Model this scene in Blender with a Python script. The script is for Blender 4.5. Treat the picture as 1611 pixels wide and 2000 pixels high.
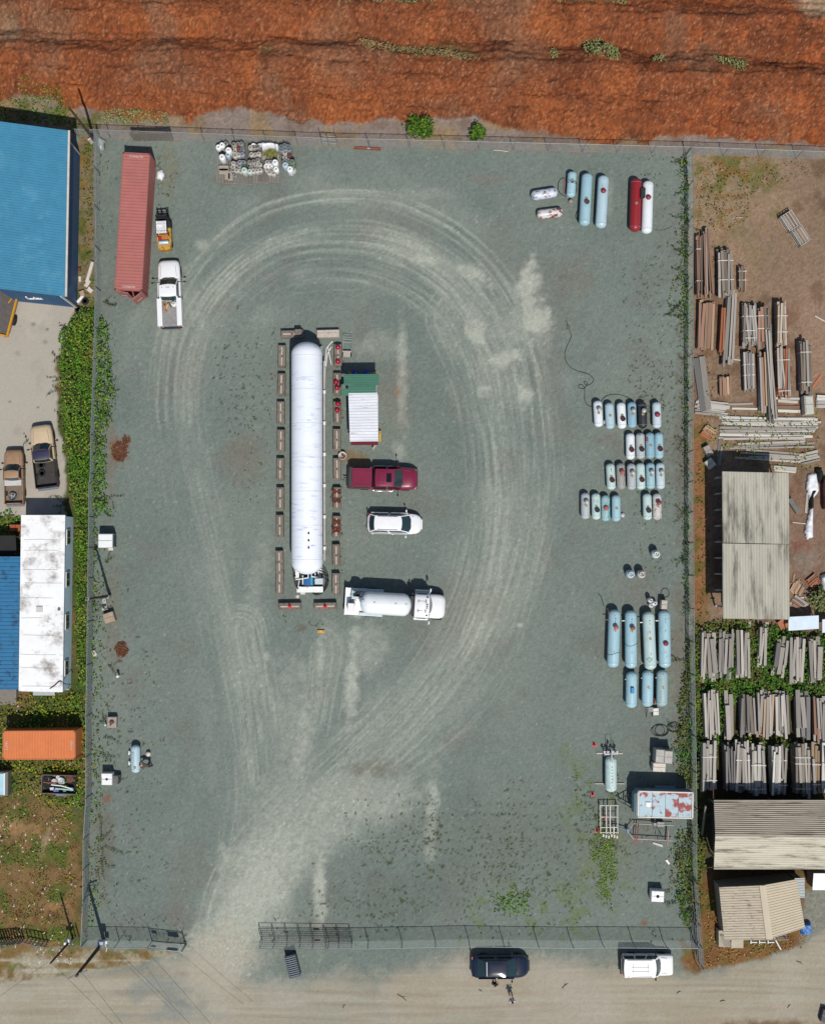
import bpy, bmesh, math, random
import numpy as np
from mathutils import Vector, Matrix, Euler
random.seed(7)
R = random.Random(11)
scene = bpy.context.scene
col = scene.collection
for _o in list(bpy.data.objects):
 bpy.data.objects.remove(_o)
CAM_H = 117.0
FPX = 2574.0                      # focal length in pixels of the 1611 x 2000 photograph
TILT = math.atan(85.0 / FPX)
cam_data = bpy.data.cameras.new('camera')
cam = bpy.data.objects.new('camera', cam_data)
col.objects.link(cam)
cam.location = (0, 0, CAM_H)
cam.rotation_euler = (TILT, 0, 0)
cam_data.sensor_fit = 'VERTICAL'
cam_data.sensor_height = 24.0
cam_data.lens = 24.0 * FPX / 2000.0
cam_data.clip_start = 1.0
cam_data.clip_end = 3000.0
scene.camera = cam
SUN_DIR = Vector((-0.156, 0.544, -1.0)).normalized()     # the way the light travels
SUN_EL = math.asin(-SUN_DIR.z)
SUN_AZ = math.atan2(-SUN_DIR.x, -SUN_DIR.y)              # clockwise from +Y
world = bpy.data.worlds.new('World')
scene.world = world
world.use_nodes = True
wn = world.node_tree
wn.nodes.clear()
_sky = wn.nodes.new('ShaderNodeTexSky')
_sky.sky_type = 'NISHITA'
_sky.sun_disc = False
_sky.sun_elevation = SUN_EL
_sky.sun_rotation = SUN_AZ
_bg = wn.nodes.new('ShaderNodeBackground')
_bg.inputs['Strength'].default_value = 0.085
_wo = wn.nodes.new('ShaderNodeOutputWorld')
wn.links.new(_sky.outputs[0], _bg.inputs[0])
wn.links.new(_bg.outputs[0], _wo.inputs[0])
sun_data = bpy.data.lights.new('sun', 'SUN')
sun_data.energy = 4.0
sun_data.angle = math.radians(0.5)
sun_data.color = (1.0, 0.96, 0.90)
sun = bpy.data.objects.new('sun', sun_data)
col.objects.link(sun)
sun.rotation_euler = SUN_DIR.to_track_quat('-Z', 'Y').to_euler()
sun.location = (10, -35, 60)
scene.view_settings.view_transform = 'Standard'
scene.view_settings.look = 'None'
scene.view_settings.exposure = 0.0
scene.view_settings.gamma = 1.0
scene.view_settings.use_curve_mapping = False
scene.cycles.max_bounces = 5
scene.cycles.diffuse_bounces = 3
scene.cycles.glossy_bounces = 2
scene.cycles.caustics_reflective = False
scene.cycles.caustics_refractive = False
_ct, _st = math.cos(TILT), math.sin(TILT)
def at(px, py, z=0.0):
 u = (px - 805.5) / FPX
 v = (1000.0 - py) / FPX
 dx, dy, dz = u, v * _ct + _st, v * _st - _ct
 t = (CAM_H - z) / -dz
 return dx * t, dy * t
def at3(px, py, z=0.0, zp=None):
 x, y = at(px, py, z if zp is None else zp)
 return Vector((x, y, z))
def to_px(x, y):
 yc = y * _ct - CAM_H * _st
 zc = y * _st + CAM_H * _ct
 return 805.5 + FPX * x / zc, 1000.0 - FPX * yc / zc
# ================================================================ helpers
def lin(c):
 c = c / 255.0
 return c / 12.92 if c <= 0.04045 else ((c + 0.055) / 1.055) ** 2.4
GAIN = 1.22                     # brightness a level sunlit surface of albedo 1 shows
def C(r, g, b):
 return tuple(min(0.85, lin(v) / GAIN) for v in (r, g, b))
_mats = {}
def M(name, rgb, rough=0.6, metal=0.0, var=0.12, vscale=2.0, dirt=None, stretch=(1, 1, 1), bump=0.0, coat=0.0, raw=False, bscale=20.0, spec=0.5, ovar=0.0):
 """procedural paint / metal / wood: base colour with broken-up tone, optional (rgb, amount, scale) patches of dirt or rust"""
 if name in _mats:
  return _mats[name]
 m = bpy.data.materials.new(name)
 m.use_nodes = True
 nt = m.node_tree
 N, L = nt.nodes, nt.links
 bs = N['Principled BSDF']
 base = tuple(rgb) if raw else C(*rgb)
 tc = N.new('ShaderNodeTexCoord')
 oi = N.new('ShaderNodeObjectInfo')
 sc = N.new('ShaderNodeVectorMath'); sc.operation = 'MULTIPLY'
 sc.inputs[1].default_value = stretch
 L.new(tc.outputs['Object'], sc.inputs[0])
 mu = N.new('ShaderNodeMath'); mu.operation = 'MULTIPLY'; mu.inputs[1].default_value = 61.7
 L.new(oi.outputs['Random'], mu.inputs[0])
 ad = N.new('ShaderNodeVectorMath'); ad.operation = 'ADD'
 L.new(sc.outputs[0], ad.inputs[0]); L.new(mu.outputs[0], ad.inputs[1])
 nz = N.new('ShaderNodeTexNoise'); nz.inputs['Scale'].default_value = vscale
 nz.inputs['Detail'].default_value = 5.0; nz.inputs['Roughness'].default_value = 0.65
 L.new(ad.outputs[0], nz.inputs['Vector'])
 mr = N.new('ShaderNodeMapRange')
 mr.inputs['From Min'].default_value = 0.25; mr.inputs['From Max'].default_value = 0.75
 mr.inputs['To Min'].default_value = 1.0 - var * 1.6; mr.inputs['To Max'].default_value = 1.0 + var * 0.9
 L.new(nz.outputs['Fac'], mr.inputs['Value'])
 vm = N.new('ShaderNodeVectorMath'); vm.operation = 'SCALE'
 vm.inputs[0].default_value = base
 if ovar:
  mo = N.new('ShaderNodeMapRange'); mo.inputs['To Min'].default_value = 1 - ovar; mo.inputs['To Max'].default_value = 1 + ovar
  L.new(oi.outputs['Random'], mo.inputs['Value'])
  mm = N.new('ShaderNodeMath'); mm.operation = 'MULTIPLY'
  L.new(mr.outputs[0], mm.inputs[0]); L.new(mo.outputs[0], mm.inputs[1])
  L.new(mm.outputs[0], vm.inputs['Scale'])
 else:
  L.new(mr.outputs[0], vm.inputs['Scale'])
 out = vm.outputs[0]
 rgh = None
 if dirt:
  dc, amt, dsc = dirt[:3]
  n2 = N.new('ShaderNodeTexNoise'); n2.inputs['Scale'].default_value = dsc
  n2.inputs['Detail'].default_value = 6.0; n2.inputs['Roughness'].default_value = 0.7
  o2 = N.new('ShaderNodeVectorMath'); o2.operation = 'ADD'; o2.inputs[1].default_value = (13.1, 4.7, 9.3)
  L.new(ad.outputs[0], o2.inputs[0]); L.new(o2.outputs[0], n2.inputs['Vector'])
  m2 = N.new('ShaderNodeMapRange'); m2.interpolation_type = 'SMOOTHSTEP'
  th = 0.78 - 0.5 * amt
  m2.inputs['From Min'].default_value = th - 0.04; m2.inputs['From Max'].default_value = th + (dirt[3] if len(dirt) > 3 else 0.07)
  L.new(n2.outputs['Fac'], m2.inputs['Value'])
  mx = N.new('ShaderNodeMix'); mx.data_type = 'RGBA'
  L.new(m2.outputs[0], mx.inputs['Factor'])
  L.new(out, mx.inputs[6]); mx.inputs[7].default_value = (*C(*dc), 1)
  out = mx.outputs[2]
 L.new(out, bs.inputs['Base Color'])
 bs.inputs['Roughness'].default_value = rough
 bs.inputs['Metallic'].default_value = metal
 bs.inputs['Specular IOR Level'].default_value = spec
 if coat:
  bs.inputs['Coat Weight'].default_value = coat
  bs.inputs['Coat Roughness'].default_value = 0.06
 if bump:
  n3 = N.new('ShaderNodeTexNoise'); n3.inputs['Scale'].default_value = bscale
  n3.inputs['Detail'].default_value = 4.0
  L.new(ad.outputs[0], n3.inputs['Vector'])
  bp = N.new('ShaderNodeBump'); bp.inputs['Strength'].default_value = bump; bp.inputs['Distance'].default_value = 0.03
  L.new(n3.outputs['Fac'], bp.inputs['Height']); L.new(bp.outputs[0], bs.inputs['Normal'])
 _mats[name] = m
 return m
def MA(name, rough=0.9, nscale=14.0, namp=0.3, bump=0.4, trans=0.0):
 """material that reads the mesh's own colour attribute 'Col'"""
 if name in _mats:
  return _mats[name]
 m = bpy.data.materials.new(name); m.use_nodes = True
 nt = m.node_tree; N, L = nt.nodes, nt.links
 bs = N['Principled BSDF']
 a = N.new('ShaderNodeAttribute'); a.attribute_name = 'Col'
 tc = N.new('ShaderNodeTexCoord')
 nz = N.new('ShaderNodeTexNoise'); nz.inputs['Scale'].default_value = nscale
 nz.inputs['Detail'].default_value = 6.0; nz.inputs['Roughness'].default_value = 0.8
 L.new(tc.outputs['Object'], nz.inputs['Vector'])
 mr = N.new('ShaderNodeMapRange')
 mr.inputs['From Min'].default_value = 0.3; mr.inputs['From Max'].default_value = 0.7
 mr.inputs['To Min'].default_value = 1 - namp; mr.inputs['To Max'].default_value = 1 + namp
 L.new(nz.outputs['Fac'], mr.inputs['Value'])
 vm = N.new('ShaderNodeVectorMath'); vm.operation = 'SCALE'
 L.new(a.outputs['Color'], vm.inputs[0]); L.new(mr.outputs[0], vm.inputs['Scale'])
 L.new(vm.outputs[0], bs.inputs['Base Color'])
 bs.inputs['Roughness'].default_value = rough
 bs.inputs['Specular IOR Level'].default_value = 0.2
 if bump:
  bp = N.new('ShaderNodeBump'); bp.inputs['Strength'].default_value = bump; bp.inputs['Distance'].default_value = 0.06
  L.new(nz.outputs['Fac'], bp.inputs['Height']); L.new(bp.outputs[0], bs.inputs['Normal'])
 _mats[name] = m
 return m
class MB:
 def __init__(s, xf=None):
  s.v = []; s.f = []; s.sm = []; s.xf = xf
 def add(s, vs, fs, smooth=False, xf=None):
  n = len(s.v)
  x = xf if xf is not None else s.xf
  if x is not None:
   vs = [x @ Vector(p) for p in vs]
  s.v.extend(tuple(p) for p in vs)
  s.f.extend(tuple(i + n for i in q) for q in fs)
  s.sm.extend([smooth] * len(fs))
  return s
 def box(s, c, d, rz=0.0, ry=0.0, rx=0.0, taper=1.0):
  hx, hy, hz = d[0] / 2, d[1] / 2, d[2] / 2
  t = taper
  vs = [(-hx, -hy, -hz), (hx, -hy, -hz), (hx, hy, -hz), (-hx, hy, -hz), (-hx * t, -hy * t, hz), (hx * t, -hy * t, hz), (hx * t, hy * t, hz), (-hx * t, hy * t, hz)]
  m = Matrix.Translation(c)
  if rx or ry or rz:
   m = m @ Euler((rx, ry, rz)).to_matrix().to_4x4()
  vs = [m @ Vector(p) for p in vs]
  return s.add(vs, [(3, 2, 1, 0), (4, 5, 6, 7), (0, 1, 5, 4), (1, 2, 6, 5), (2, 3, 7, 6), (3, 0, 4, 7)])
 def cbox(s, c, d, ch=0.04, rz=0.0):
  """box with chamfered top edges"""
  x, y, z = d[0] / 2, d[1] / 2, d[2] / 2
  r = [[(-x, -y, -z), (x, -y, -z), (x, y, -z), (-x, y, -z)], [(-x, -y, z - ch), (x, -y, z - ch), (x, y, z - ch), (-x, y, z - ch)],
    [(-x + ch, -y + ch, z), (x - ch, -y + ch, z), (x - ch, y - ch, z), (-x + ch, y - ch, z)]]
  m = Matrix.Translation(c) @ Matrix.Rotation(rz, 4, 'Z')
  vs = [m @ Vector(p) for q in r for p in q]
  fs = [(3, 2, 1, 0), (8, 9, 10, 11)]
  for k in (0, 4):
   for i in range(4):
    j = (i + 1) % 4
    fs.append((k + i, k + j, k + 4 + j, k + 4 + i))
  return s.add(vs, fs)
 def cyl(s, p0, p1, r0, r1=None, n=10, cap=True, smooth=True):
  p0, p1 = Vector(p0), Vector(p1)
  r1 = r0 if r1 is None else r1
  d = (p1 - p0)
  if d.length < 1e-6:
   return s
  d.normalize()
  a = d.cross(Vector((0, 0, 1)))
  if a.length < 1e-3:
   a = Vector((1, 0, 0))
  a.normalize(); b = d.cross(a)
  vs = []
  for p, r in ((p0, r0), (p1, r1)):
   for i in range(n):
    t = 2 * math.pi * i / n
    vs.append(p + a * (r * math.cos(t)) + b * (r * math.sin(t)))
  s.add(vs, [(i, (i + 1) % n, n + (i + 1) % n, n + i) for i in range(n)], smooth)
  if cap:
   s.add(vs[:n][::-1], [tuple(range(n))]); s.add(vs[n:], [tuple(range(n))])
  return s
 def tube(s, pts, r, n=6, closed=False):
  pts = [Vector(p) for p in pts]
  k = len(pts)
  vs = []
  up = Vector((0, 0, 1))
  for i, p in enumerate(pts):
   q0 = pts[(i - 1) % k] if (closed or i > 0) else p
   q1 = pts[(i + 1) % k] if (closed or i < k - 1) else p
   d = (q1 - q0)
   d = d.normalized() if d.length > 1e-9 else Vector((1, 0, 0))
   a = d.cross(up)
   if a.length < 1e-2:
    a = d.cross(Vector((0, 1, 0)))
   a.normalize(); b = d.cross(a)
   rr = r[i] if isinstance(r, (list, tuple)) else r
   for j in range(n):
    t = 2 * math.pi * j / n
    vs.append(p + a * (rr * math.cos(t)) + b * (rr * math.sin(t)))
  fs = []
  for i in range(k if closed else k - 1):
   o, q = i * n, ((i + 1) % k) * n
   for j in range(n):
    fs.append((o + j, o + (j + 1) % n, q + (j + 1) % n, q + j))
  s.add(vs, fs, True)
  if not closed:
   s.add(vs[:n][::-1], [tuple(range(n))]); s.add(vs[-n:], [tuple(range(n))])
  return s
 def lathe(s, prof, c=(0, 0, 0), axis='Z', n=16, smooth=True):
  vs = []
  for r, z in prof:
   for i in range(n):
    t = 2 * math.pi * i / n
    a, b = r * math.cos(t), r * math.sin(t)
    vs.append({'Z': (a, b, z), 'X': (z, a, b), 'Y': (b, z, a)}[axis])
  vs = [Vector(v) + Vector(c) for v in vs]
  k = len(prof)
  fs = [(i * n + j, i * n + (j + 1) % n, (i + 1) * n + (j + 1) % n, (i + 1) * n + j) for i in range(k - 1) for j in range(n)]
  s.add(vs, fs, smooth)
  if prof[0][0] > 1e-6: s.add(vs[:n][::-1], [tuple(range(n))])
  if prof[-1][0] > 1e-6: s.add(vs[-n:], [tuple(range(n))])
  return s
 def capsule(s, L, D, c=(0, 0, 0), axis='Y', n=20, head=0.7):
  """pressure vessel: cylinder with domed heads; L over all, head = depth of a head / radius"""
  r = D / 2; h = r * head
  prof = []
  for i in range(8):
   t = math.pi / 2 * i / 7
   prof.append((max(r * math.sin(t), 1e-5), -L / 2 + h - h * math.cos(t)))
  prof += [(p, -z) for p, z in prof[::-1]]
  return s.lathe(prof, c, axis, n)
 def ball(s, c, r, n=12, k=8):
  rx, ry, rz = r if isinstance(r, (tuple, list)) else (r, r, r)
  vs = []; fs = []
  for i in range(k + 1):
   t = math.pi * i / k
   for j in range(n):
    p = 2 * math.pi * j / n
    vs.append((c[0] + rx * math.sin(t) * math.cos(p), c[1] + ry * math.sin(t) * math.sin(p), c[2] - rz * math.cos(t)))
  fs = [(i * n + j, i * n + (j + 1) % n, (i + 1) * n + (j + 1) % n, (i + 1) * n + j) for i in range(k) for j in range(n)]
  return s.add(vs, fs, True)
 def loft(s, rings, cap=True, smooth=True, closed=True):
  n = len(rings[0]); vs = [p for q in rings for p in q]; fs = []
  for i in range(len(rings) - 1):
   for j in range(n if closed else n - 1):
    fs.append((i * n + j, i * n + (j + 1) % n, (i + 1) * n + (j + 1) % n, (i + 1) * n + j))
  s.add(vs, fs, smooth)
  if cap:
   s.add(rings[0][::-1], [tuple(range(n))]); s.add(rings[-1], [tuple(range(n))])
  return s
 def prism(s, poly, z0, z1):
  n = len(poly)
  vs = [(x, y, z0) for x, y in poly] + [(x, y, z1) for x, y in poly]
  return s.add(vs, [tuple(range(n))[::-1], tuple(range(n, 2 * n))] + [(i, (i + 1) % n, n + (i + 1) % n, n + i) for i in range(n)])
 def sheet(s, pts, t=0.02):
  """thin slab through 4 corner points (given counter-clockwise seen from outside)"""
  p = [Vector(q) for q in pts]
  nrm = (p[1] - p[0]).cross(p[3] - p[0]).normalized() * t
  q = [a - nrm for a in p]
  return s.add(p + q, [(0, 1, 2, 3), (7, 6, 5, 4), (1, 0, 4, 5), (2, 1, 5, 6), (3, 2, 6, 7), (0, 3, 7, 4)])
 def mesh(s, name):
  me = bpy.data.meshes.new(name)
  me.from_pydata(s.v, [], s.f)
  if any(s.sm):
   me.polygons.foreach_set('use_smooth', s.sm)
  me.update()
  return me
 def build(s, name, mat, parent=None, loc=None):
  return obj(name, s.mesh(name), mat, parent, loc)
def obj(name, me, mat=None, parent=None, loc=None):
 o = bpy.data.objects.new(name, me)
 col.objects.link(o)
 if mat is not None:
  if not me.materials:
   me.materials.append(mat)
 if parent is not None:
  o.parent = parent
 if loc is not None:
  o.location = loc
 return o
def tag(o, label=None, cat=None, group=None, kind=None):
 if label: o['label'] = label
 if cat: o['category'] = cat
 if group: o['group'] = group
 if kind: o['kind'] = kind
 return o
def thing(name, label, cat, loc=(0, 0, 0), rz=0.0, group=None):
 o = bpy.data.objects.new(name, None)
 col.objects.link(o)
 o.empty_display_size = 0.3
 o.location = loc
 o.rotation_euler = (0, 0, math.radians(rz))
 return tag(o, label, cat, group)
def kids(o):
 return [c for c in col.objects if c.parent == o]
def dup(root, label, loc, rz=None, group=None, scale=None, depth=0, tree=None):
 """copy of a thing with copies of its parts and sub-parts"""
 c = root.copy(); col.objects.link(c)
 for ch in root.children:
  p = ch.copy(); col.objects.link(p); p.parent = c
  for g in ch.children:
   q = g.copy(); col.objects.link(q); q.parent = p
 c.location = loc
 if rz is not None: c.rotation_euler = (0, 0, math.radians(rz))
 if scale: c.scale = scale
 c['label'] = label
 if group: c['group'] = group
 return c
def part_copy(o, parent, loc=None, rot=None, scale=None, mat=None):
 c = o.copy(); col.objects.link(c); c.parent = parent
 if loc is not None: c.location = loc
 if rot is not None: c.rotation_euler = rot
 if scale is not None: c.scale = scale
 return c
def lettering(body, size, mat, parent, loc, rot=(0, 0, 0), ext=0.004, name='lettering'):
 cu = bpy.data.curves.new(name, 'FONT')
 cu.body = body; cu.size = size; cu.extrude = ext
 cu.align_x = 'CENTER'; cu.align_y = 'CENTER'; cu.resolution_u = 2
 t = bpy.data.objects.new(name, cu); col.objects.link(t)
 me = bpy.data.meshes.new_from_object(t.evaluated_get(bpy.context.evaluated_depsgraph_get()))
 bpy.data.objects.remove(t)
 me.materials.clear(); me.materials.append(mat)
 o = bpy.data.objects.new(name, me); col.objects.link(o)
 o.parent = parent; o.location = loc; o.rotation_euler = rot
 return o
def np_mesh(name, V, F, mat, colors=None, smooth=False, parent=None):
 """mesh from numpy arrays; F is (n,3) or (n,4)"""
 me = bpy.data.meshes.new(name)
 nv, nf, k = len(V), len(F), F.shape[1]
 me.vertices.add(nv); me.vertices.foreach_set('co', np.ascontiguousarray(V, np.float32).ravel())
 me.loops.add(nf * k); me.loops.foreach_set('vertex_index', np.ascontiguousarray(F, np.int32).ravel())
 me.polygons.add(nf); me.polygons.foreach_set('loop_start', np.arange(0, nf * k, k, dtype=np.int32))
 try:
  me.polygons.foreach_set('loop_total', np.full(nf, k, np.int32))
 except Exception:
  pass
 if smooth:
  me.polygons.foreach_set('use_smooth', np.ones(nf, bool))
 me.update(calc_edges=True)
 if colors is not None:
  ca = me.color_attributes.new('Col', 'FLOAT_COLOR', 'POINT')
  cc = np.ones((nv, 4), np.float32); cc[:, :3] = colors
  ca.data.foreach_set('color', cc.ravel())
 return obj(name, me, mat, parent)
def _hash(ix, iy, seed):
 h = (ix.astype(np.int64) * 374761393 + iy.astype(np.int64) * 668265263 + seed * 1442695041) & 0xffffffff
 h = ((h ^ (h >> 13)) * 1274126177) & 0xffffffff
 h = ((h ^ (h >> 16)) * 2246822519) & 0xffffffff
 return ((h ^ (h >> 15)) & 0xffffff) / float(0xffffff)
def vnoise(x, y, seed=0):
 x = np.asarray(x, float); y = np.asarray(y, float)
 ix, iy = np.floor(x).astype(np.int64), np.floor(y).astype(np.int64)
 fx, fy = x - ix, y - iy
 fx = fx * fx * (3 - 2 * fx); fy = fy * fy * (3 - 2 * fy)
 a = _hash(ix, iy, seed); b = _hash(ix + 1, iy, seed); c = _hash(ix, iy + 1, seed); d = _hash(ix + 1, iy + 1, seed)
 return (a * (1 - fx) + b * fx) * (1 - fy) + (c * (1 - fx) + d * fx) * fy
def fbm(x, y, seed=0, octv=4, gain=0.5):
 t = 0; a = 1.0; s = 0
 for k in range(octv):
  t = t + a * vnoise(x * 2 ** k + 17.3 * k, y * 2 ** k - 9.1 * k, seed + k); s += a; a *= gain
 return t / s
def sstep(a, b, x):
 t = np.clip((x - a) / (b - a), 0, 1)
 return t * t * (3 - 2 * t)
def poly_sd(px, py, poly):
 """signed distance to a polygon, positive inside"""
 d = np.full(px.shape, 1e9); ins = np.zeros(px.shape, bool)
 n = len(poly)
 for i in range(n):
  x0, y0 = poly[i]; x1, y1 = poly[(i + 1) % n]
  ex, ey = x1 - x0, y1 - y0
  L2 = ex * ex + ey * ey + 1e-9
  t = np.clip(((px - x0) * ex + (py - y0) * ey) / L2, 0, 1)
  d = np.minimum(d, np.hypot(px - x0 - t * ex, py - y0 - t * ey))
  c = ((y0 > py) != (y1 > py))
  with np.errstate(divide='ignore', invalid='ignore'):
   xi = x0 + (py - y0) * ex / (ey if ey != 0 else 1e-9)
  ins ^= c & (px < xi)
 return np.where(ins, d, -d)
def spline(pts, k=12):
 """Catmull-Rom through 2-D or 3-D points"""
 P = [np.array(p, float) for p in pts]
 P = [2 * P[0] - P[1]] + P + [2 * P[-1] - P[-2]]
 out = []
 for i in range(1, len(P) - 2):
  for j in range(k):
   t = j / k
   a, b, c, d = P[i - 1], P[i], P[i + 1], P[i + 2]
   out.append(0.5 * (2 * b + (c - a) * t + (2 * a - 5 * b + 4 * c - d) * t * t + (3 * b - a - 3 * c + d) * t ** 3))
 out.append(P[-2])
 return np.array(out)
# ================================================================ the ground: one fine sheet, cut by surface into yard, road, mulch ...
GS = 0.13
GX = np.arange(-43.0, 43.0 + GS, GS); GY = np.arange(-47.0, 57.0 + GS, GS)
nx, ny = len(GX), len(GY)
gx, gy = np.meshgrid(GX, GY)
gx = gx + (vnoise(gx * 9, gy * 9, 91) - .5) * GS * 0.5
px, py = to_px(gx, gy)
def n1(scale, seed, o=4):         # noise with features about `scale` pixels of the photograph across
 return fbm(px / scale, py / scale, seed, o)
def blend(c, rgb, w):
 w = w[..., None]
 return c * (1 - w) + np.array(C(*rgb)) * w
def soft(poly, w=6, amp=10, ns=25, seed=3):
 return sstep(-w, w, poly_sd(px, py, poly) + (n1(ns, seed) - .5) * 2 * amp)
def blob(x, y, rx, ry, rot=0, amp=.5, ns=18, seed=5):
 c, s = math.cos(math.radians(rot)), math.sin(math.radians(rot))
 dx, dy = px - x, py - y
 d = np.hypot((dx * c + dy * s) / rx, (-dx * s + dy * c) / ry) + (n1(ns, seed) - .5) * 2 * amp
 return 1 - sstep(.25, 1.15, d + (grain - .5) * .5)
big, mid, fine = n1(260, 1), n1(60, 2), n1(9, 4, 3)
grain = fbm(px / 6, py / 6, 10, 3)
speck = vnoise(px / 2.6, py / 2.6, 8)
speck2 = vnoise(px / 1.6 + 7, py / 1.6, 9)
gravel = np.ones(px.shape + (3,)) * np.array(C(114, 124, 116))
gravel = blend(gravel, (125, 132, 122), sstep(.45, .75, big) * .5)
gravel = blend(gravel, (100, 113, 107), sstep(.5, .8, n1(130, 12)) * .45)
gravel = blend(gravel, (112, 112, 104), sstep(.55, .75, n1(90, 21)) * .45)
def track(pts, halfw, seed, lines, prof=(1, 1), gauge=17.0, haze=1.0):
 P = spline(pts, 6)
 seg = np.hypot(*np.diff(P, axis=0).T); S = np.concatenate([[0], np.cumsum(seg)])
 m = halfw + 12
 box = (px > P[:, 0].min() - m) & (px < P[:, 0].max() + m) & (py > P[:, 1].min() - m) & (py < P[:, 1].max() + m)
 x, y = px[box], py[box]
 best = np.full(x.shape, 1e9); u = np.zeros(x.shape); sarc = np.zeros(x.shape)
 for i in range(len(P) - 1):
  e = P[i + 1] - P[i]; L2 = e @ e + 1e-9
  t = np.clip(((x - P[i, 0]) * e[0] + (y - P[i, 1]) * e[1]) / L2, 0, 1)
  qx, qy = x - P[i, 0] - t * e[0], y - P[i, 1] - t * e[1]
  d = qx * qx + qy * qy
  b = d < best
  best[b] = d[b]
  u[b] = (np.sign(e[0] * qy - e[1] * qx) * np.sqrt(d))[b]
  sarc[b] = (S[i] + t * seg[i])[b]
 rr = np.random.default_rng(seed)
 un = np.abs(u) / halfw
 tot = S[-1]
 acc = .30 * (1 - sstep(.2, 1.05, un + (vnoise(sarc / 60, u / 40, seed + 7) - .5) * .7)) * sstep(.25, .75, vnoise(sarc / 130, u / 34, seed + 5)) * haze
 wid = np.interp(sarc / tot, np.linspace(0, 1, len(prof)), prof)
 for i in range(lines):
  o = rr.normal(0, .42); w = rr.uniform(.9, 2.3); s0, s1 = sorted(rr.uniform(-.35, 1.35, 2)); amp = rr.uniform(.18, .62)
  k = rr.uniform(120, 420); ph = rr.random() * 50
  path_u = (o * halfw * wid) + (vnoise(sarc / k, ph + 0 * u, seed + i) - .5) * 26
  f = amp * sstep(s0, s0 + .12, sarc / tot) * sstep(s1, s1 - .12, sarc / tot) * (.35 + .65 * sstep(.3, .6, vnoise(sarc / 45, ph + 3 + 0 * u, seed + i)))
  for g_ in (0, gauge):
   acc += f * np.exp(-((u - path_u - g_) / w) ** 2)
 acc *= .30 + .95 * sstep(.3, .68, fbm(sarc / 150, u / 46 + seed, seed + 11, 3))
 st = 1 - np.exp(-1.35 * acc); fall = 1 - sstep(.95, 1.25, un)
 out = np.zeros(px.shape)
 out[box] = st * fall
 return out
dust = np.zeros(px.shape)
loop = [(420, 1910), (455, 1720), (488, 1560), (478, 1390), (440, 1210), (405, 1050), (372, 900), (358, 770), (380, 645), (440, 545), (530, 478), (640, 455), (760, 468), (870, 525), (948, 615), (992, 740), (1012, 900), (1000, 1060), (955, 1210), (870, 1350), (740, 1490), (600, 1620), (490, 1770), (430, 1900)]
dust = np.maximum(dust, track(loop, 132, 31, 58, (.3, .4, .55, .62, .7, .8, .9, 1, 1, .95, .9, .85, .7, .45, .3)) * (.62 + .38 * sstep(1150, 650, py)) * (1 - .45 * sstep(480, 400, px) * sstep(560, 700, py)))
dust = np.maximum(dust, track([(405, 1925), (450, 1750), (540, 1630), (680, 1510), (800, 1395), (900, 1265), (965, 1110)], 100, 61, 60, (.45, .6, .8, .85, .85)) * 1.0)
dust = np.maximum(dust, track([(415, 1900), (470, 1710), (515, 1560), (498, 1400), (470, 1230)], 84, 71, 34, (.5, .8, .9)) * .95)
dust = np.maximum(dust, track([(420, 1900), (500, 1720), (570, 1560), (600, 1420), (622, 1270)], 70, 81, 26, (.5, .7, .8)) * .9)
dust = np.maximum(dust, track([(900, 620), (960, 760), (985, 920), (975, 1080), (930, 1230), (840, 1370), (720, 1490)], 84, 83, 44) * .8)
dust = np.maximum(dust, track([(560, 1700), (640, 1640), (760, 1620), (880, 1640)], 40, 91, 5, (.6, .6), haze=.4) * .6)
dust = np.maximum(dust, track([(780, 1430), (880, 1390), (980, 1385), (1060, 1420)], 26, 95, 3, (.5, .5), haze=.2) * .55)
fan = soft([(385, 1920), (435, 1740), (490, 1620), (560, 1540), (660, 1500), (800, 1520), (770, 1600), (650, 1640), (570, 1720), (490, 1860), (460, 1930)], 34, 22, 40, 78)
dust = np.maximum(dust, fan * (.48 + .6 * sstep(1560, 1800, py) + .30 * vnoise((px * .86 + py * .5) / 7, (py * .86 - px * .5) / 150, 79)))
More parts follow.
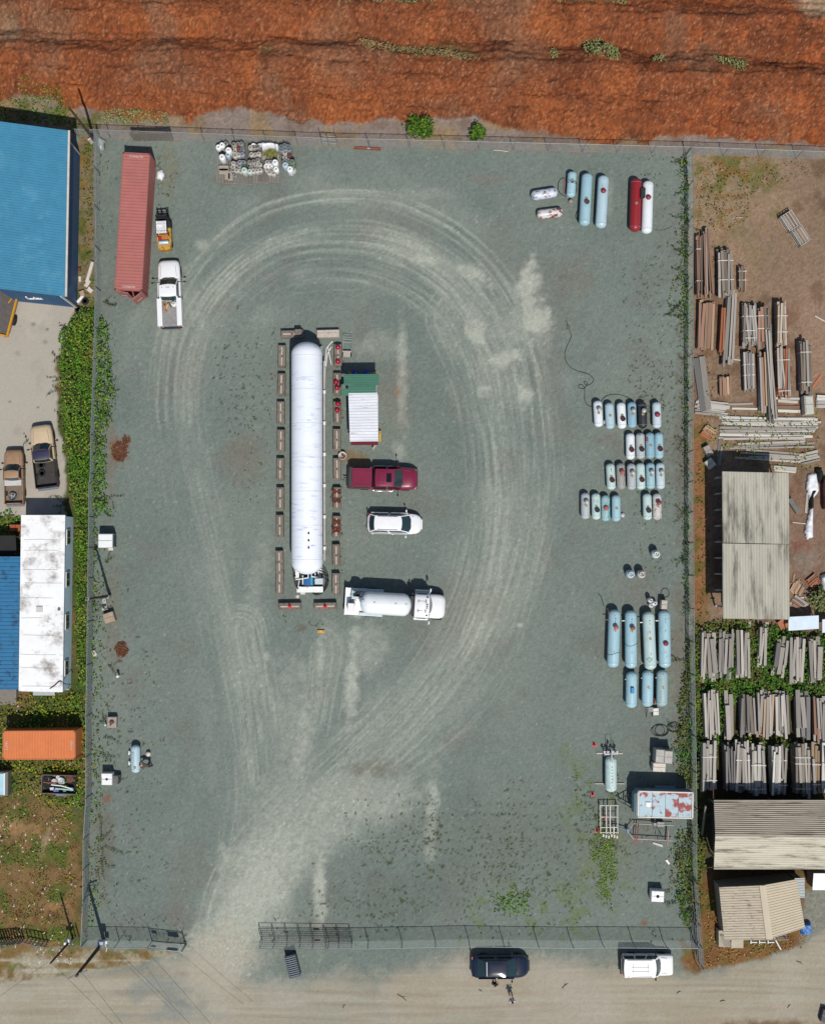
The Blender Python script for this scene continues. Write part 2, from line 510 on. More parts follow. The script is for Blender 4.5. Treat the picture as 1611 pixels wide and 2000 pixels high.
for i, (bx, by, rx, ry, ro, w) in enumerate([
  (830, 505, 40, 20, 10, 1.2), (925, 535, 46, 24, 35, 1.1), (1030, 565, 28, 62, 8, 1.2), (1048, 625, 34, 52, 0, 1.25), (930, 650, 28, 36, 0, 1.2), (985, 700, 50, 24, -20, 1.1), (1010, 640, 80, 60, 30, .5), (900, 600, 60, 70, 30, .35),
  (1022, 770, 20, 30, 0, 1.1), (944, 765, 18, 14, 0, .9), (975, 745, 60, 70, 0, .3), (520, 1280, 9, 14, 0, .8), (1016, 1221, 9, 7, 0, .9), (592, 1322, 13, 16, 0, .5), (400, 480, 22, 14, 30, .55),
  (450, 540, 40, 22, -30, .4), (700, 1560, 170, 60, 0, .55), (560, 1580, 90, 110, 20, .5), (470, 1720, 70, 120, 15, .75), (430, 1850, 80, 90, 0, .9), (520, 1800, 60, 80, 0, .6),
  (625, 1740, 16, 110, 0, 1.1), (688, 1320, 16, 140, 3, .95), (590, 1440, 26, 130, 8, .7), (722, 1270, 50, 60, 0, .5), (560, 1400, 60, 160, 0, .4), (843, 1590, 16, 110, 2, .85), (785, 740, 14, 150, 0, .8), (625, 1290, 12, 80, 0, .8),
  (590, 1590, 80, 40, -25, .5), (880, 1390, 120, 30, -40, .3), (740, 675, 60, 30, 0, .35), (780, 880, 16, 20, 0, .6), (820, 380, 90, 18, 0, .25), (1190, 385, 8, 60, 3, .35), (500, 1150, 28, 120, 10, .3),
  (870, 1275, 50, 70, -30, .25), (1015, 1010, 30, 160, 5, .25), (380, 620, 14, 26, 30, .5), (540, 1940, 80, 30, 0, .5)]):
 dust = np.maximum(dust, blob(bx, by, rx, ry, ro, .55, 16, 100 + i) * w * (.55 + .75 * fine))
c = blend(gravel, (174, 177, 163), np.clip(dust * (.62 + .76 * grain), 0, 1) * .84)
for i, (bx, by, rx, ry, ro, rgb, w) in enumerate([
  (480, 900, 40, 60, 0, (118, 112, 100), .5), (770, 770, 45, 100, 0, (122, 116, 104), .45), (690, 895, 30, 16, 0, (130, 100, 62), .7), (775, 765, 7, 12, 0, (150, 98, 70), .5),
  (585, 1228, 14, 12, 0, (100, 84, 66), .6), (700, 900, 26, 18, 0, (122, 105, 78), .5), (735, 1500, 60, 22, 0, (108, 100, 86), .5), (960, 1180, 40, 40, 0, (120, 118, 106), .3),
  (1130, 540, 40, 60, 20, (116, 112, 100), .5), (1190, 860, 60, 18, 10, (112, 108, 98), .5), (1250, 1150, 60, 60, 0, (114, 110, 100), .4), (1330, 850, 18, 260, 0, (104, 98, 88), .6),
  (1325, 1300, 20, 200, 0, (112, 106, 94), .7), (330, 345, 26, 70, 0, (118, 116, 92), .55), (320, 480, 26, 20, 0, (130, 126, 104), .6), (250, 262, 40, 12, 0, (150, 128, 84), .6), (440, 355, 40, 12, 0, (112, 104, 88), .5),
  (950, 350, 50, 14, 0, (122, 112, 104), .45), (220, 1200, 22, 160, 0, (116, 114, 100), .6), (215, 900, 16, 140, 0, (118, 112, 98), .6), (205, 1650, 24, 160, 0, (104, 104, 90), .6),
  (350, 1790, 40, 30, 0, (112, 104, 98), .4), (1010, 1640, 300, 110, 0, (104, 108, 98), .45), (1180, 1700, 60, 90, 0, (112, 116, 92), .5), (770, 1760, 160, 60, 0, (100, 104, 96), .5), (640, 1820, 60, 30, 0, (120, 118, 108), .5),
  (260, 420, 10, 130, 0, (112, 122, 108), .4), (670, 1180, 14, 40, 0, (120, 122, 112), .3)]):
 c = blend(c, rgb, blob(bx, by, rx, ry, ro, .6, 20, 300 + i) * w)
for i, (bx, by, rx, ry) in enumerate([(233, 880, 20, 30), (248, 860, 8, 10), (238, 1268, 13, 17), (208, 1560, 11, 10), (1258, 1803, 9, 8), (1256, 1968, 15, 20), (1588, 1945, 15, 9), (1180, 1968, 6, 6)]):
 c = blend(c, (128, 76, 46), blob(bx, by, rx, ry, 0, .6, 6, 500 + i) * .7)
c = blend(c, (104, 116, 66), np.clip(soft([(1105, 1470), (1165, 1500), (1215, 1620), (1215, 1760), (1150, 1740), (1110, 1560)], 30, 26, 34, 180) * sstep(.46, .62, n1(24, 181)) + soft([(940, 1730), (1210, 1720), (1220, 1830), (900, 1830)], 26, 20, 30, 182) * sstep(.52, .66, n1(20, 183)), 0, 1) * .55)
cls = np.zeros(px.shape, np.int8)              # 0 yard
def paint(mask, base, k=None, th=.5):
 global c
 c = c * (1 - mask[..., None]) + base * mask[..., None]
 if k is not None:
  cls[mask > th] = k
road_top = np.interp(px, [-60, 0, 120, 250, 330, 380, 430, 500, 560, 640, 720, 800, 900, 1000, 1100, 1250, 1340, 1420, 1500, 1560, 1611, 1680],
      [1900, 1900, 1895, 1885, 1868, 1858, 1880, 1925, 1932, 1915, 1900, 1885, 1872, 1866, 1872, 1888, 1900, 1886, 1868, 1848, 1815, 1770])
rd = np.ones(px.shape + (3,)) * np.array(C(160, 151, 132))
rd = blend(rd, (148, 148, 134), sstep(.4, .7, n1(160, 61)) * (px < 760) * .6)
rd = blend(rd, (140, 130, 112), sstep(.55, .8, vnoise(px / 240, (py + 8 * np.sin(px / 170)) / 6, 59)) * .45)
rd = blend(rd, (172, 164, 150), sstep(.5, .8, n1(90, 62)) * .5)
rd = blend(rd, (172, 170, 154), sstep(.5, .72, vnoise(px / 130, py / 5, 63)) * .35)
rd = blend(rd, (118, 126, 122), blob(370, 1950, 62, 34, -10, .5, 30, 64) * .75)
rd = blend(rd, (122, 130, 126), blob(300, 1925, 90, 26, -14, .6, 30, 65) * .55)
rd = blend(rd, (126, 134, 130), blob(330, 1985, 110, 14, 0, .6, 30, 66) * .5)
rd = blend(rd, (166, 160, 140), blob(372, 1948, 26, 14, 20, .4, 14, 67) * .7)
rd = blend(rd, (134, 132, 118), blob(730, 1935, 14, 9, 0, .3, 8, 68) * .5)
rd = blend(rd, (150, 134, 106), sstep(1940, 2040, py) * (px > 1300) * .5)
rd = blend(rd, (112, 82, 58), blob(1500, 2006, 110, 16, 0, .6, 14, 69) * .8)
m_road = sstep(-30, 30, py - road_top + (n1(45, 60) - .5) * 50 + (fine - .5) * 14)
paint(m_road, rd, 1)
vg = np.ones(px.shape + (3,)) * np.array(C(150, 140, 116))
vg = blend(vg, (120, 98, 60), sstep(.4, .62, n1(26, 71)))
vg = blend(vg, (96, 100, 48), sstep(.55, .7, n1(20, 72)) * .8)
vg = blend(vg, (170, 164, 146), sstep(.5, .65, vnoise(px / 70, py / 7, 73)) * sstep(1865, 1880, py) * .8)
m = soft([(-80, 1846), (160, 1846), (250, 1856), (330, 1862), (250, 1884), (150, 1900), (60, 1915), (-80, 1920)], 7, 9, 20, 70)
paint(m, vg, 6)
cc = np.ones(px.shape + (3,)) * np.array(C(172, 165, 152))
cc = blend(cc, (186, 178, 164), sstep(.5, .75, n1(70, 81)) * .6)
cc = blend(cc, (152, 148, 138), sstep(.55, .75, n1(40, 82)) * .5)
for bx, by, rr, rgb in ((93, 643, 4, (84, 76, 68)), (66, 633, 6, (128, 122, 112)), (88, 668, 7, (138, 132, 122)), (40, 636, 3, (140, 134, 124)), (36, 690, 8, (150, 145, 136)), (20, 785, 3, (90, 86, 78)), (75, 795, 3, (80, 76, 70)), (84, 800, 2, (70, 68, 62)), (60, 600, 30, (180, 172, 158))):
 cc = blend(cc, rgb, blob(bx, by, rr, rr * .8, 20, .3, 5, int(bx * 7 + by)) * .85)
m = soft([(-80, 560), (150, 590), (150, 640), (120, 700), (118, 800), (128, 900), (140, 1010), (-80, 1010)], 3, 5, 14, 80)
paint(m, cc, 2)
gr = np.ones(px.shape + (3,)) * np.array(C(84, 84, 48))
gr = blend(gr, (112, 92, 58), sstep(.42, .65, n1(40, 91)))
gr = blend(gr, (62, 80, 30), sstep(.5, .7, n1(24, 92)) * .8)
dry = soft([(-80, 1560), (150, 1580), (162, 1700), (158, 1850), (-80, 1850)], 12, 22, 40, 93)
dg = np.ones(px.shape + (3,)) * np.array(C(120, 96, 62))
dg = blend(dg, (142, 110, 74), sstep(.45, .7, n1(34, 94)) * .8)
dg = blend(dg, (84, 94, 40), sstep(.46, .62, n1(38, 95)) * .9)
dg = blend(dg, (104, 66, 40), sstep(.55, .75, n1(18, 96)) * .6)
gr = gr * (1 - dry[..., None]) + dg * dry[..., None]
gr = blend(gr, (150, 118, 82), blob(30, 1612, 56, 24, 0, .3, 20, 97) * .9)
gr = blend(gr, (158, 140, 112), blob(90, 1640, 9, 50, 20, .4, 14, 98) * .6)
m = soft([(-80, 1000), (128, 1010), (128, 900), (112, 800), (112, 700), (130, 650), (150, 600), (152, 230), (186, 230), (190, 560), (196, 640), (190, 800), (192, 900), (184, 1000), (180, 1200), (176, 1400), (176, 1600), (170, 1850), (-80, 1850)], 4, 8, 18, 90)
up = (py < 620)
gr2 = np.ones(px.shape + (3,)) * np.array(C(122, 108, 82))
gr2 = blend(gr2, (84, 92, 40), sstep(.48, .66, n1(26, 99)))
gr2 = blend(gr2, (140, 104, 60), sstep(.55, .7, n1(18, 100)) * .6)
gr = np.where(up[..., None], gr2, gr)
paint(m, gr, 3)
lm = np.ones(px.shape + (3,)) * np.array(C(134, 112, 92))
lm = blend(lm, (148, 122, 102), sstep(.45, .7, n1(80, 111)) * .8)
lm = blend(lm, (98, 76, 56), sstep(.55, .75, n1(40, 112)) * .6)
topg = sstep(640, 300, py + (n1(60, 113) - .5) * 220) * sstep(1580, 1380, px + (n1(70, 114) - .5) * 200)
lm = blend(lm, (142, 124, 96), topg * .8)
lm = blend(lm, (98, 98, 46), topg * sstep(.5, .66, n1(22, 115)) * .85)
lm = blend(lm, (128, 92, 50), topg * sstep(.55, .7, n1(16, 116)) * .7)
lm = blend(lm, (110, 74, 52), sstep(.56, .72, n1(30, 117)) * sstep(560, 640, py) * .6)
low = sstep(1190, 1260, py) * sstep(1760, 1700, py)
lm = blend(lm, (64, 62, 34), low * .85)
strip = sstep(1388, 1372, px) * sstep(760, 860, py) * sstep(1250, 1180, py)
lm = blend(lm, (136, 92, 54), strip * .8)
lm = blend(lm, (86, 88, 34), strip * sstep(.5, .64, n1(16, 118)) * .7)
eas = sstep(1540, 1550, px) * sstep(930, 960, py) * sstep(1200, 1150, py)
lm = blend(lm, (128, 102, 86), eas * .7)
lm = blend(lm, (122, 66, 52), blob(1565, 1070, 22, 18, 0, .5, 10, 119) * .6)
lm = blend(lm, (134, 128, 116), blob(1572, 1092, 30, 30, 0, .5, 20, 120) * .5)
hs = sstep(1690, 1730, py)
hg = np.ones(px.shape + (3,)) * np.array(C(124, 92, 54))
hg = blend(hg, (96, 90, 38), sstep(.5, .68, n1(20, 121)) * .7)
hg = blend(hg, (104, 70, 44), sstep(.52, .7, n1(14, 122)) * .6)
lm = lm * (1 - hs[..., None]) + hg * hs[..., None]
drv = soft([(1572, 1740), (1700, 1690), (1700, 1850), (1560, 1842), (1566, 1800)], 8, 8, 20, 123)
lm = blend(lm, (130, 130, 118), drv)
m = soft([(1346, 296), (1700, 300), (1700, 1770), (1611, 1815), (1560, 1846), (1500, 1868), (1420, 1886), (1350, 1898), (1330, 1870), (1362, 1850), (1352, 1700), (1350, 1400), (1346, 1000), (1344, 600)], 5, 6, 14, 110)
paint(m, lm, 4)
gp = blob(420, 1890, 110, 80, -30, .5, 40, 184)
c = blend(c, (172, 166, 148), gp * .75)
vs_ = soft([(1330, 1840), (1365, 1850), (1368, 1900), (1330, 1895)], 8, 10, 14, 124)
paint(vs_ * .8, hg)
mg = np.ones(px.shape + (3,)) * np.array(C(136, 122, 112))
mg = blend(mg, (150, 126, 88), sstep(.52, .7, n1(46, 131)) * .7)
mg = blend(mg, (112, 92, 76), sstep(.5, .7, n1(30, 132)) * .5)
mg = blend(mg, (92, 96, 40), sstep(.55, .7, n1(24, 133)) * sstep(330, 180, px) * .8)
fence_y = np.interp(px, [-60, 149, 330, 640, 800, 1349, 1700], [262, 266, 272, 284, 288, 300, 312])
m = sstep(7, -7, py - fence_y + (n1(20, 134) - .5) * 16)
paint(m, mg, 6)
yb = np.interp(px, [-60, 0, 60, 160, 230, 330, 400, 480, 560, 620, 700, 760, 830, 930, 1000, 1060, 1150, 1260, 1340, 1400, 1500, 1611, 1680],
    [196, 196, 190, 208, 232, 232, 226, 214, 224, 244, 236, 232, 238, 234, 256, 262, 272, 280, 262, 266, 276, 284, 290])
toe = yb + (n1(34, 140) - .5) * 34
c1 = np.interp(px, [-60, 0, 150, 400, 500, 700, 800, 1000, 1200, 1400, 1611, 1700], [108, 110, 116, 122, 128, 120, 132, 134, 140, 152, 176, 182]) + (n1(70, 141) - .5) * 26
c2 = np.interp(px, [-60, 60, 300, 640, 800, 1000, 1200, 1400, 1611, 1700], [8, 16, 18, 24, 30, 28, 40, 44, 60, 66]) + (n1(64, 142) - .5) * 24
drop = 46.0
def ramp(y, lo, hi, h):           # rises northwards from the toe (lo, larger y) to the crest (hi)
 t = np.clip((lo - y) / np.maximum(lo - hi, 1), 0, 1)
 return h * np.sin(t * math.pi / 2) ** .8
lob = .75 + .5 * vnoise(px / 62, py / 300, 143)
h1 = ramp(py, toe, c1, 2.1 * lob)
d1 = sstep(0, -drop - 6 * mid, py - c1)
h2 = 1.0 + ramp(py, c1 - drop, c2, 1.5 * lob)
h3 = 1.5 + ramp(py, c2 - drop, c2 - 110, 1.4 * lob)
d2 = sstep(0, -drop - 6 * mid, py - c2)
h1 = h1 + (n1(80, 144) - .5) * .5
hm = h1 * (1 - d1) + np.minimum(h2, 9) * d1
hm = hm * (1 - d2) + h3 * d2
inm = sstep(4, -4, py - toe)
mc = np.ones(px.shape + (3,)) * np.array(C(142, 80, 48))
mc = blend(mc, (172, 96, 52), sstep(.45, .75, n1(70, 151)) * .7)
mc = blend(mc, (140, 100, 74), sstep(.5, .72, n1(110, 152)) * .7)
mc = blend(mc, (116, 64, 40), sstep(.5, .75, n1(48, 153)) * sstep(700, 1000, px) * .7)
mc = blend(mc, (170, 90, 48), sstep(.5, .7, n1(30, 154)) * sstep(950, 1250, px) * .6)
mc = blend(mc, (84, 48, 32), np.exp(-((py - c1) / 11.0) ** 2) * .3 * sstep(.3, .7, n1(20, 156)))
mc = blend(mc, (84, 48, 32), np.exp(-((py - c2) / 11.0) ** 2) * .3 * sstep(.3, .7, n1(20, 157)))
mc = blend(mc, (150, 120, 92), blob(28, 70, 30, 44, 0, .4, 24, 155) * .8)
mc = blend(mc, (176, 148, 118), blob(1590, 20, 60, 40, 20, .35, 30, 158) * .95)
for i, (bx, by, rx, ry, w) in enumerate([(525, 110, 24, 18, .6), (720, 102, 20, 12, .7), (800, 110, 70, 14, .6), (870, 105, 60, 16, .6), (915, 122, 40, 12, .7), (1155, 110, 34, 22, .6), (1420, 135, 34, 16, .5), (960, 10, 110, 16, .6), (720, 12, 70, 14, .6), (1150, 16, 70, 14, .55), (250, 10, 20, 8, .4), (490, 12, 20, 6, .4)]):
 mc = blend(mc, (110, 96, 58), blob(bx, by, rx, ry, 0, .5, 12, 600 + i) * w)
mc = mc * np.array([.76, .79, .82]) * (.66 + .5 * n1(5, 159, 3)[..., None] + .42 * (speck[..., None] - .35) + .25 * (speck2[..., None] - .5))
chip = np.clip((_hash(np.round(px * 3.1).astype(np.int64), np.round(py * 2.7).astype(np.int64), 77) - .90) * 9, 0, .7)
mc = blend(mc, (170, 122, 88), chip)
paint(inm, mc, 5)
z = (n1(70, 161) - .5) * .05 + (fine - .5) * .02
z = z * (cls != 2) + hm * inm + inm * ((n1(58, 165, 3) - .5) * 1.2 + (fbm(px / 170, (py - .02 * px) / 15, 167, 3) - .5) * .8 + (n1(16, 162, 3) - .5) * .30 + (n1(5, 163, 2) - .5) * .30 + (vnoise(px / 2.7, py / 2.7, 166) - .5) * .12)
z += (cls == 3) * (n1(14, 164) - .5) * .12
g = np.where(cls == 2, .05, np.where(cls == 1, .10, np.where(cls == 0, .22, .32)))
c = c * (1 + g * (speck - .5) * 1.5 + g * .9 * (speck2 - .5))[..., None]
c[(speck2 > .965) & (cls == 0)] *= 1.35
weedm = np.clip(blob(1010, 1660, 330, 120, 0, .6, 40, 170) * .8 + blob(760, 1770, 170, 50, 0, .6, 30, 171) * .8 + blob(470, 760, 60, 160, 0, .6, 30, 172) * .35 + blob(1290, 700, 60, 420, 0, .6, 30, 173) * .35 + blob(250, 1500, 90, 380, 0, .6, 30, 174) * .25 + blob(300, 330, 50, 90, 0, .6, 30, 175) * .5, 0, 1) * (cls == 0)
dk = (vnoise(px / 3.3, py / 3.3, 176) + .18 * n1(30, 177) > .98 - .10 * weedm) & (weedm > .12)
c[dk] = np.array(C(72, 82, 56))
c = np.clip(c, 0.008, .8)
V = np.stack([gx, gy, z], -1).reshape(-1, 3)
CC = c.reshape(-1, 3)
ii = np.arange(nx * ny).reshape(ny, nx)
F = np.stack([ii[:-1, :-1], ii[:-1, 1:], ii[1:, 1:], ii[1:, :-1]], -1).reshape(-1, 4)
fc = cls[:-1, :-1].reshape(-1)
M_GROUND = MA('gravel and soil', .93, 13.0, .26, .05)
M_CONC = MA('worn concrete', .85, 6.0, .10, .15)
M_MULCH = MA('bark mulch', .95, 9.0, .38, .35)
for k, nm, mt in ((0, 'gravel_yard', M_GROUND), (1, 'dirt_road', M_GROUND), (2, 'concrete_apron', M_CONC), (3, 'overgrown_ground', M_GROUND), (4, 'lumber_yard_ground', M_GROUND), (5, 'mulch_terrain', M_MULCH), (6, 'verge_ground', M_GROUND)):
 f = F[fc == k]
 if not len(f):
  continue
 u, inv = np.unique(f, return_inverse=True)
 o = np_mesh(nm, V[u], inv.reshape(f.shape), mt, CC[u], smooth=(k == 5))
 tag(o, kind='structure')
fb = MB()
fb.box((0, 0, -0.35), (2400, 2400, 0.1))
tag(fb.build('ground', M('far soil', (128, 122, 104), .95, var=.25, vscale=.05)), kind='structure')
def zmulch(x, y):
 j = int(round((y - GY[0]) / GS)); i = int(round((x - GX[0]) / GS))
 j = min(max(j, 0), ny - 1); i = min(max(i, 0), nx - 1)
 return float(z[j, i])
ZG = z
# ================================================================ buildings, fences, poles
def quad_frame(tl, tr, br, bl, z):
 """world corners of a roof outline given in photograph pixels at height z"""
 return [Vector((*at(*p, z), z)) for p in (tl, tr, br, bl)]
def ribbed(mb, p00, p10, p11, p01, n, h=0.05, duty=.35, t=0.03, axis=0, wave=False):
 """ribbed sheet over the quad p00-p10-p11-p01; ribs run along p00->p10 and are spread from p00 to p01"""
 p00, p10, p11, p01 = map(Vector, (p00, p10, p11, p01))
 nrm = (p10 - p00).cross(p01 - p00).normalized()
 if nrm.z < -.01: nrm = -nrm
 prof = []
 for i in range(n):
  if wave:
   for k in range(4):
    prof.append(((i + k / 4) / n, h * .5 * (1 - math.cos(k / 4 * 2 * math.pi))))
  else:
   a = i / n; w = duty / n
   prof += [(a, 0), (a + (1 / n - w) * .8, 0), (a + (1 / n - w) * .8 + w * .3, h), (a + (1 / n - w) * .8 + w, h)]
 prof.append((1, 0))
 va, vb = [], []
 for u, d in prof:
  va.append(p00.lerp(p01, u) + nrm * (d + .01)); vb.append(p10.lerp(p11, u) + nrm * (d + .01))
 k = len(prof)
 fs = [(i, k + i, k + i + 1, i + 1) for i in range(k - 1)]
 return mb.add(va + vb, fs, wave)
M_BLUEROOF = M('blue roof sheet', (60, 134, 166), .55, 0, .10, 1.2, dirt=((84, 148, 176), .46, .5, .2))
M_BLUEWALL = M('blue wall sheet', (52, 96, 136), .6, 0, .10, 1.0)
M_TRIM = M('pale trim', (214, 206, 196), .6)
M_DARK = M('dark interior', (26, 26, 26), .9)
M_GALV = M('galvanised steel', (178, 184, 184), .5, .3, .10, 4)
M_WHITE = M('white paint', (240, 240, 236), .45, 0, .05, 2)
M_BLACK = M('black rubber', (22, 22, 24), .75)
M_STEEL = M('dull steel', (120, 122, 122), .5, .5, .15, 5)
M_RUST = M('rusty steel', (112, 68, 50), .85, 0, .3, 6, bump=.3)
M_WOODG = M('weathered grey wood', (138, 130, 122), .9, 0, .28, 1.0, stretch=(2, 26, 26), bump=.3)
M_POLE = M('pole timber', (78, 62, 54), .9, 0, .3, 2, stretch=(8, 8, .6))
wz = 5.4
e0, e1 = Vector((*at(134, 255, wz), wz)), Vector((*at(128, 579, wz), wz))
wdir = (Vector((*at(0, 241, wz), wz)) - e0); wdir.z = 0; wdir.normalize()
ddir = (e1 - e0).normalized()
root = thing('blue_warehouse', 'blue metal warehouse with ribbed roof at the corner of the fence', 'warehouse', ((e0 + e1) / 2 - Vector((0, 0, wz))))
ro = root.location
LW = 16.0
def lw(p): return Vector(p) - Vector(ro)
rise = wdir * LW + Vector((0, 0, 1.6))
mb = MB(); ribbed(mb, lw(e0), lw(e0 + rise), lw(e1 + rise), lw(e1), 62, .045, .3)
mb.sheet([lw(e1) - Vector((0, 0, .02)), lw(e0) - Vector((0, 0, .02)), lw(e0 + rise) - Vector((0, 0, .02)), lw(e1 + rise) - Vector((0, 0, .02))], .1)
rf = mb.build('roof', M_BLUEROOF, root)
mb = MB()
mb.tube([lw(e0) + Vector((.06, 0, -.03)), lw(e1) + Vector((.06, 0, -.03))], .11, 6)
mb.build('gutter', M_TRIM, rf)
ins = wdir * .42
w0, w1 = e0 + ins + ddir * .5, e1 + ins - ddir * .06
g0 = w0 - Vector((0, 0, wz)); g1 = w1 - Vector((0, 0, wz))
mb = MB(); ribbed(mb, lw(w0 - Vector((0, 0, .05))), lw(g0), lw(g1), lw(w1 - Vector((0, 0, .05))), 44, .05, .4)
mb.sheet([lw(g0), lw(g1), lw(w1) - Vector((0, 0, .1)), lw(w0) - Vector((0, 0, .1))], .08)
mb.build('east_wall', M_BLUEWALL, root)
op = wdir * 5.4
s0 = w1; s1 = w1 + op
mb = MB(); ribbed(mb, lw(s0 - Vector((0, 0, wz))), lw(s0 + Vector((0, 0, -.05))), lw(s1 + Vector((0, 0, .4))), lw(s1 - Vector((0, 0, wz))), 26, .05, .4)
mb.sheet([lw(s1 - Vector((0, 0, wz))), lw(s0 - Vector((0, 0, wz))), lw(s0) - Vector((0, 0, .05)), lw(s1) + Vector((0, 0, .4))], .08)
s2 = w1 + wdir * LW
mb.sheet([lw(s2) + Vector((0, 0, -.6)), lw(s1) + Vector((0, 0, -.6)), lw(s1) + Vector((0, 0, .4)), lw(s2) + Vector((0, 0, 1.3))], .08)
mb.build('south_wall', M_BLUEWALL, root)
mb = MB(); mb.box(lw((s1 + s2) / 2 + Vector((0, -.06, -.62))), ((s2 - s1).length, .16, .14), rz=math.atan2(wdir.y, wdir.x))
mb.box(lw(w1 + Vector((.04, -.05, -wz / 2))), (.14, .14, wz)); mb.box(lw(w0 + Vector((.04, .05, -wz / 2))), (.14, .14, wz))
mb.build('trim', M_TRIM, root)
n0 = w0 + wdir * LW
mb = MB(); mb.sheet([lw(w0 - Vector((0, 0, wz))), lw(n0 - Vector((0, 0, wz))), lw(n0 + Vector((0, 0, 1.4))), lw(w0 - Vector((0, 0, .05)))], .08)
mb.sheet([lw(n0 - Vector((0, 0, wz))), lw(s2 - Vector((0, 0, wz))), lw(s2 + Vector((0, 0, 1.4))), lw(n0 + Vector((0, 0, 1.4)))], .08)
mb.build('rear_wall', M_BLUEWALL, root)
fx = w1 + wdir * 3.45 + Vector((0, -.16, -2.2))
mb = MB()
mb.box(lw(fx), (.12, .1, .95)); mb.box(lw(fx + Vector((.62, 0, -.42))), (1.25, .1, .11)); mb.box(lw(fx + Vector((.6, 0, -.1))), (.11, .1, .62)); mb.box(lw(fx + Vector((.9, .02, -.24))), (.6, .05, .26))
mb.build('window_frame', M_WHITE, root)
hz = 3.0
q = quad_frame((42, 1006), (128, 1006), (123, 1352), (37, 1350), hz)
root = thing('mobile_home', 'long mobile home with stained white roof and pale blue siding', 'mobile home', ((q[0] + q[1] + q[2] + q[3]) / 4 - Vector((0, 0, hz))))
ro = Vector(root.location)
p = [a - ro for a in q]
M_WROOF = M('stained white roof coating', (246, 246, 244), .55, 0, .05, .6, dirt=((146, 138, 130), .56, .6, .2), stretch=(.9, 1, 1))
mb = MB(); mb.sheet([p[3], p[2], p[1], p[0]], .16)
rf = mb.build('roof', M_WROOF, root)
mb = MB()
for k in (.14, .2, .31, .385, .47, .585, .68, .79, .865, .97):
 a, b = p[0].lerp(p[3], k), p[1].lerp(p[2], k)
 a = a.lerp(b, R.uniform(.03, .12)); b = b.lerp(a, R.uniform(.02, .3))
 mb.tube([a + Vector((0, 0, .004)), a.lerp(b, .5) + Vector((0, R.uniform(-.04, .04), .012)), b + Vector((0, 0, .004))], .014, 4)
mb.build('seam', M('roof seam', (150, 146, 140), .8), rf)
mb = MB()
vpt = p[0].lerp(p[3], .535).lerp(p[1].lerp(p[2], .535), .45)
mb.box(vpt + Vector((0, 0, .06)), (.55, .5, .13)); mb.build('roof_vent', M('vent cover', (206, 202, 196), .6), rf)
mb = MB(); mb.cyl(vpt + Vector((1.7, 0, 0)), vpt + Vector((1.7, 0, .16)), .12); mb.build('vent_pipe', M_STEEL, rf)
mb = MB()
tube = [p[2] + Vector((-1.1, .3, .05)), p[2] + Vector((-.7, .55, .12)), p[2] + Vector((-.2, .95, .1)), p[2] + Vector((.1, .7, -.3)), p[2] + Vector((.35, .55, -1.4))]
mb.tube(spline(tube, 6), .035, 5); mb.build('roof_cable', M_BLACK, rf)
M_SIDING = M('pale blue siding', (168, 190, 198), .6, 0, .08, 1)
D3 = Vector((0, 0, hz - .17))
def wallsheet(a, b, name, n=26, m=M_SIDING):
 mb = MB()
 out = (b - a).cross(Vector((0, 0, 1))).normalized()
 for i in range(n):
  z0, z1 = (hz - .17) * i / n, (hz - .17) * (i + 1) / n
  A, B = a.copy(), b.copy()
  mb.add([A + out * .035 + Vector((0, 0, z0)), B + out * .035 + Vector((0, 0, z0)), B + Vector((0, 0, z1)), A + Vector((0, 0, z1))], [(0, 1, 2, 3)])
  mb.add([A + Vector((0, 0, z1)), B + Vector((0, 0, z1)), B + out * .035 + Vector((0, 0, z1)), A + out * .035 + Vector((0, 0, z1))], [(0, 1, 2, 3)])
 return mb.build(name, m, root)
dn = Vector((0, 0, -hz))
iw = .1
P = [p[0] + Vector((iw, -iw, -hz)), p[1] + Vector((-iw, -iw, -hz)), p[2] + Vector((-iw, iw, -hz)), p[3] + Vector((iw, iw, -hz))]
we = wallsheet(P[2], P[1], 'east_wall'); wallsheet(P[3], P[2], 'south_wall'); wallsheet(P[1], P[0], 'north_wall'); wallsheet(P[0], P[3], 'west_wall')
mb = MB(); mb.box((0, 0, .1), (3.4, 14.6, .16)); mb.build('floor', M_DARK, root)
M_GLASS = M('window glass', (30, 34, 40), .12, 0, .1, 2, raw=False, spec=.6)
for k in (.12, .365, .61, .875):
 a = P[1].lerp(P[2], k)
 mb = MB(); mb.box(a + Vector((.05, 0, 1.75)), (.1, 1.35, 1.05)); w_ = mb.build('window', M('window trim', (222, 220, 216), .5), root)
 mb = MB()
 mb.box(a + Vector((.095, -.31, 1.75)), (.03, .56, .86)); mb.box(a + Vector((.095, .31, 1.75)), (.03, .56, .86)); mb.build('pane', M_GLASS, w_)
mb = MB()
for t in (.25, .75):
 a = P[3].lerp(P[2], .02) + Vector((-.2 - .7 * t, -.3, 0)); mb.cyl(a, a + Vector((.6, .2, 1.4)), .04, n=6)
mb.box(P[3].lerp(P[2], .45) + Vector((0, -.35, 1.3)), (1.9, .5, .1)); mb.box(P[3].lerp(P[2], .45) + Vector((0, -.1, 1.0)), (4.2, .1, .12))
mb.build('step_rail', M_GALV, root)
q = quad_frame((-60, 1087), (41, 1087), (36, 1347), (-60, 1347), 2.75)
root = thing('blue_roofed_annex', 'blue ribbed metal roof of an annex joined to the mobile home', 'annex', (q[1] + q[2]) / 2 - Vector((0, 0, 2.75)))
ro = Vector(root.location); p = [a - ro for a in q]
mb = MB(); ribbed(mb, p[1], p[0], p[3], p[2], 34, .05, .3); mb.sheet([p[3], p[2], p[1], p[0]], .08)
mb.build('roof', M('blue annex roof', (36, 112, 156), .5, 0, .08, 1, dirt=((30, 70, 100), .42, 1.4)), root)
mb = MB()
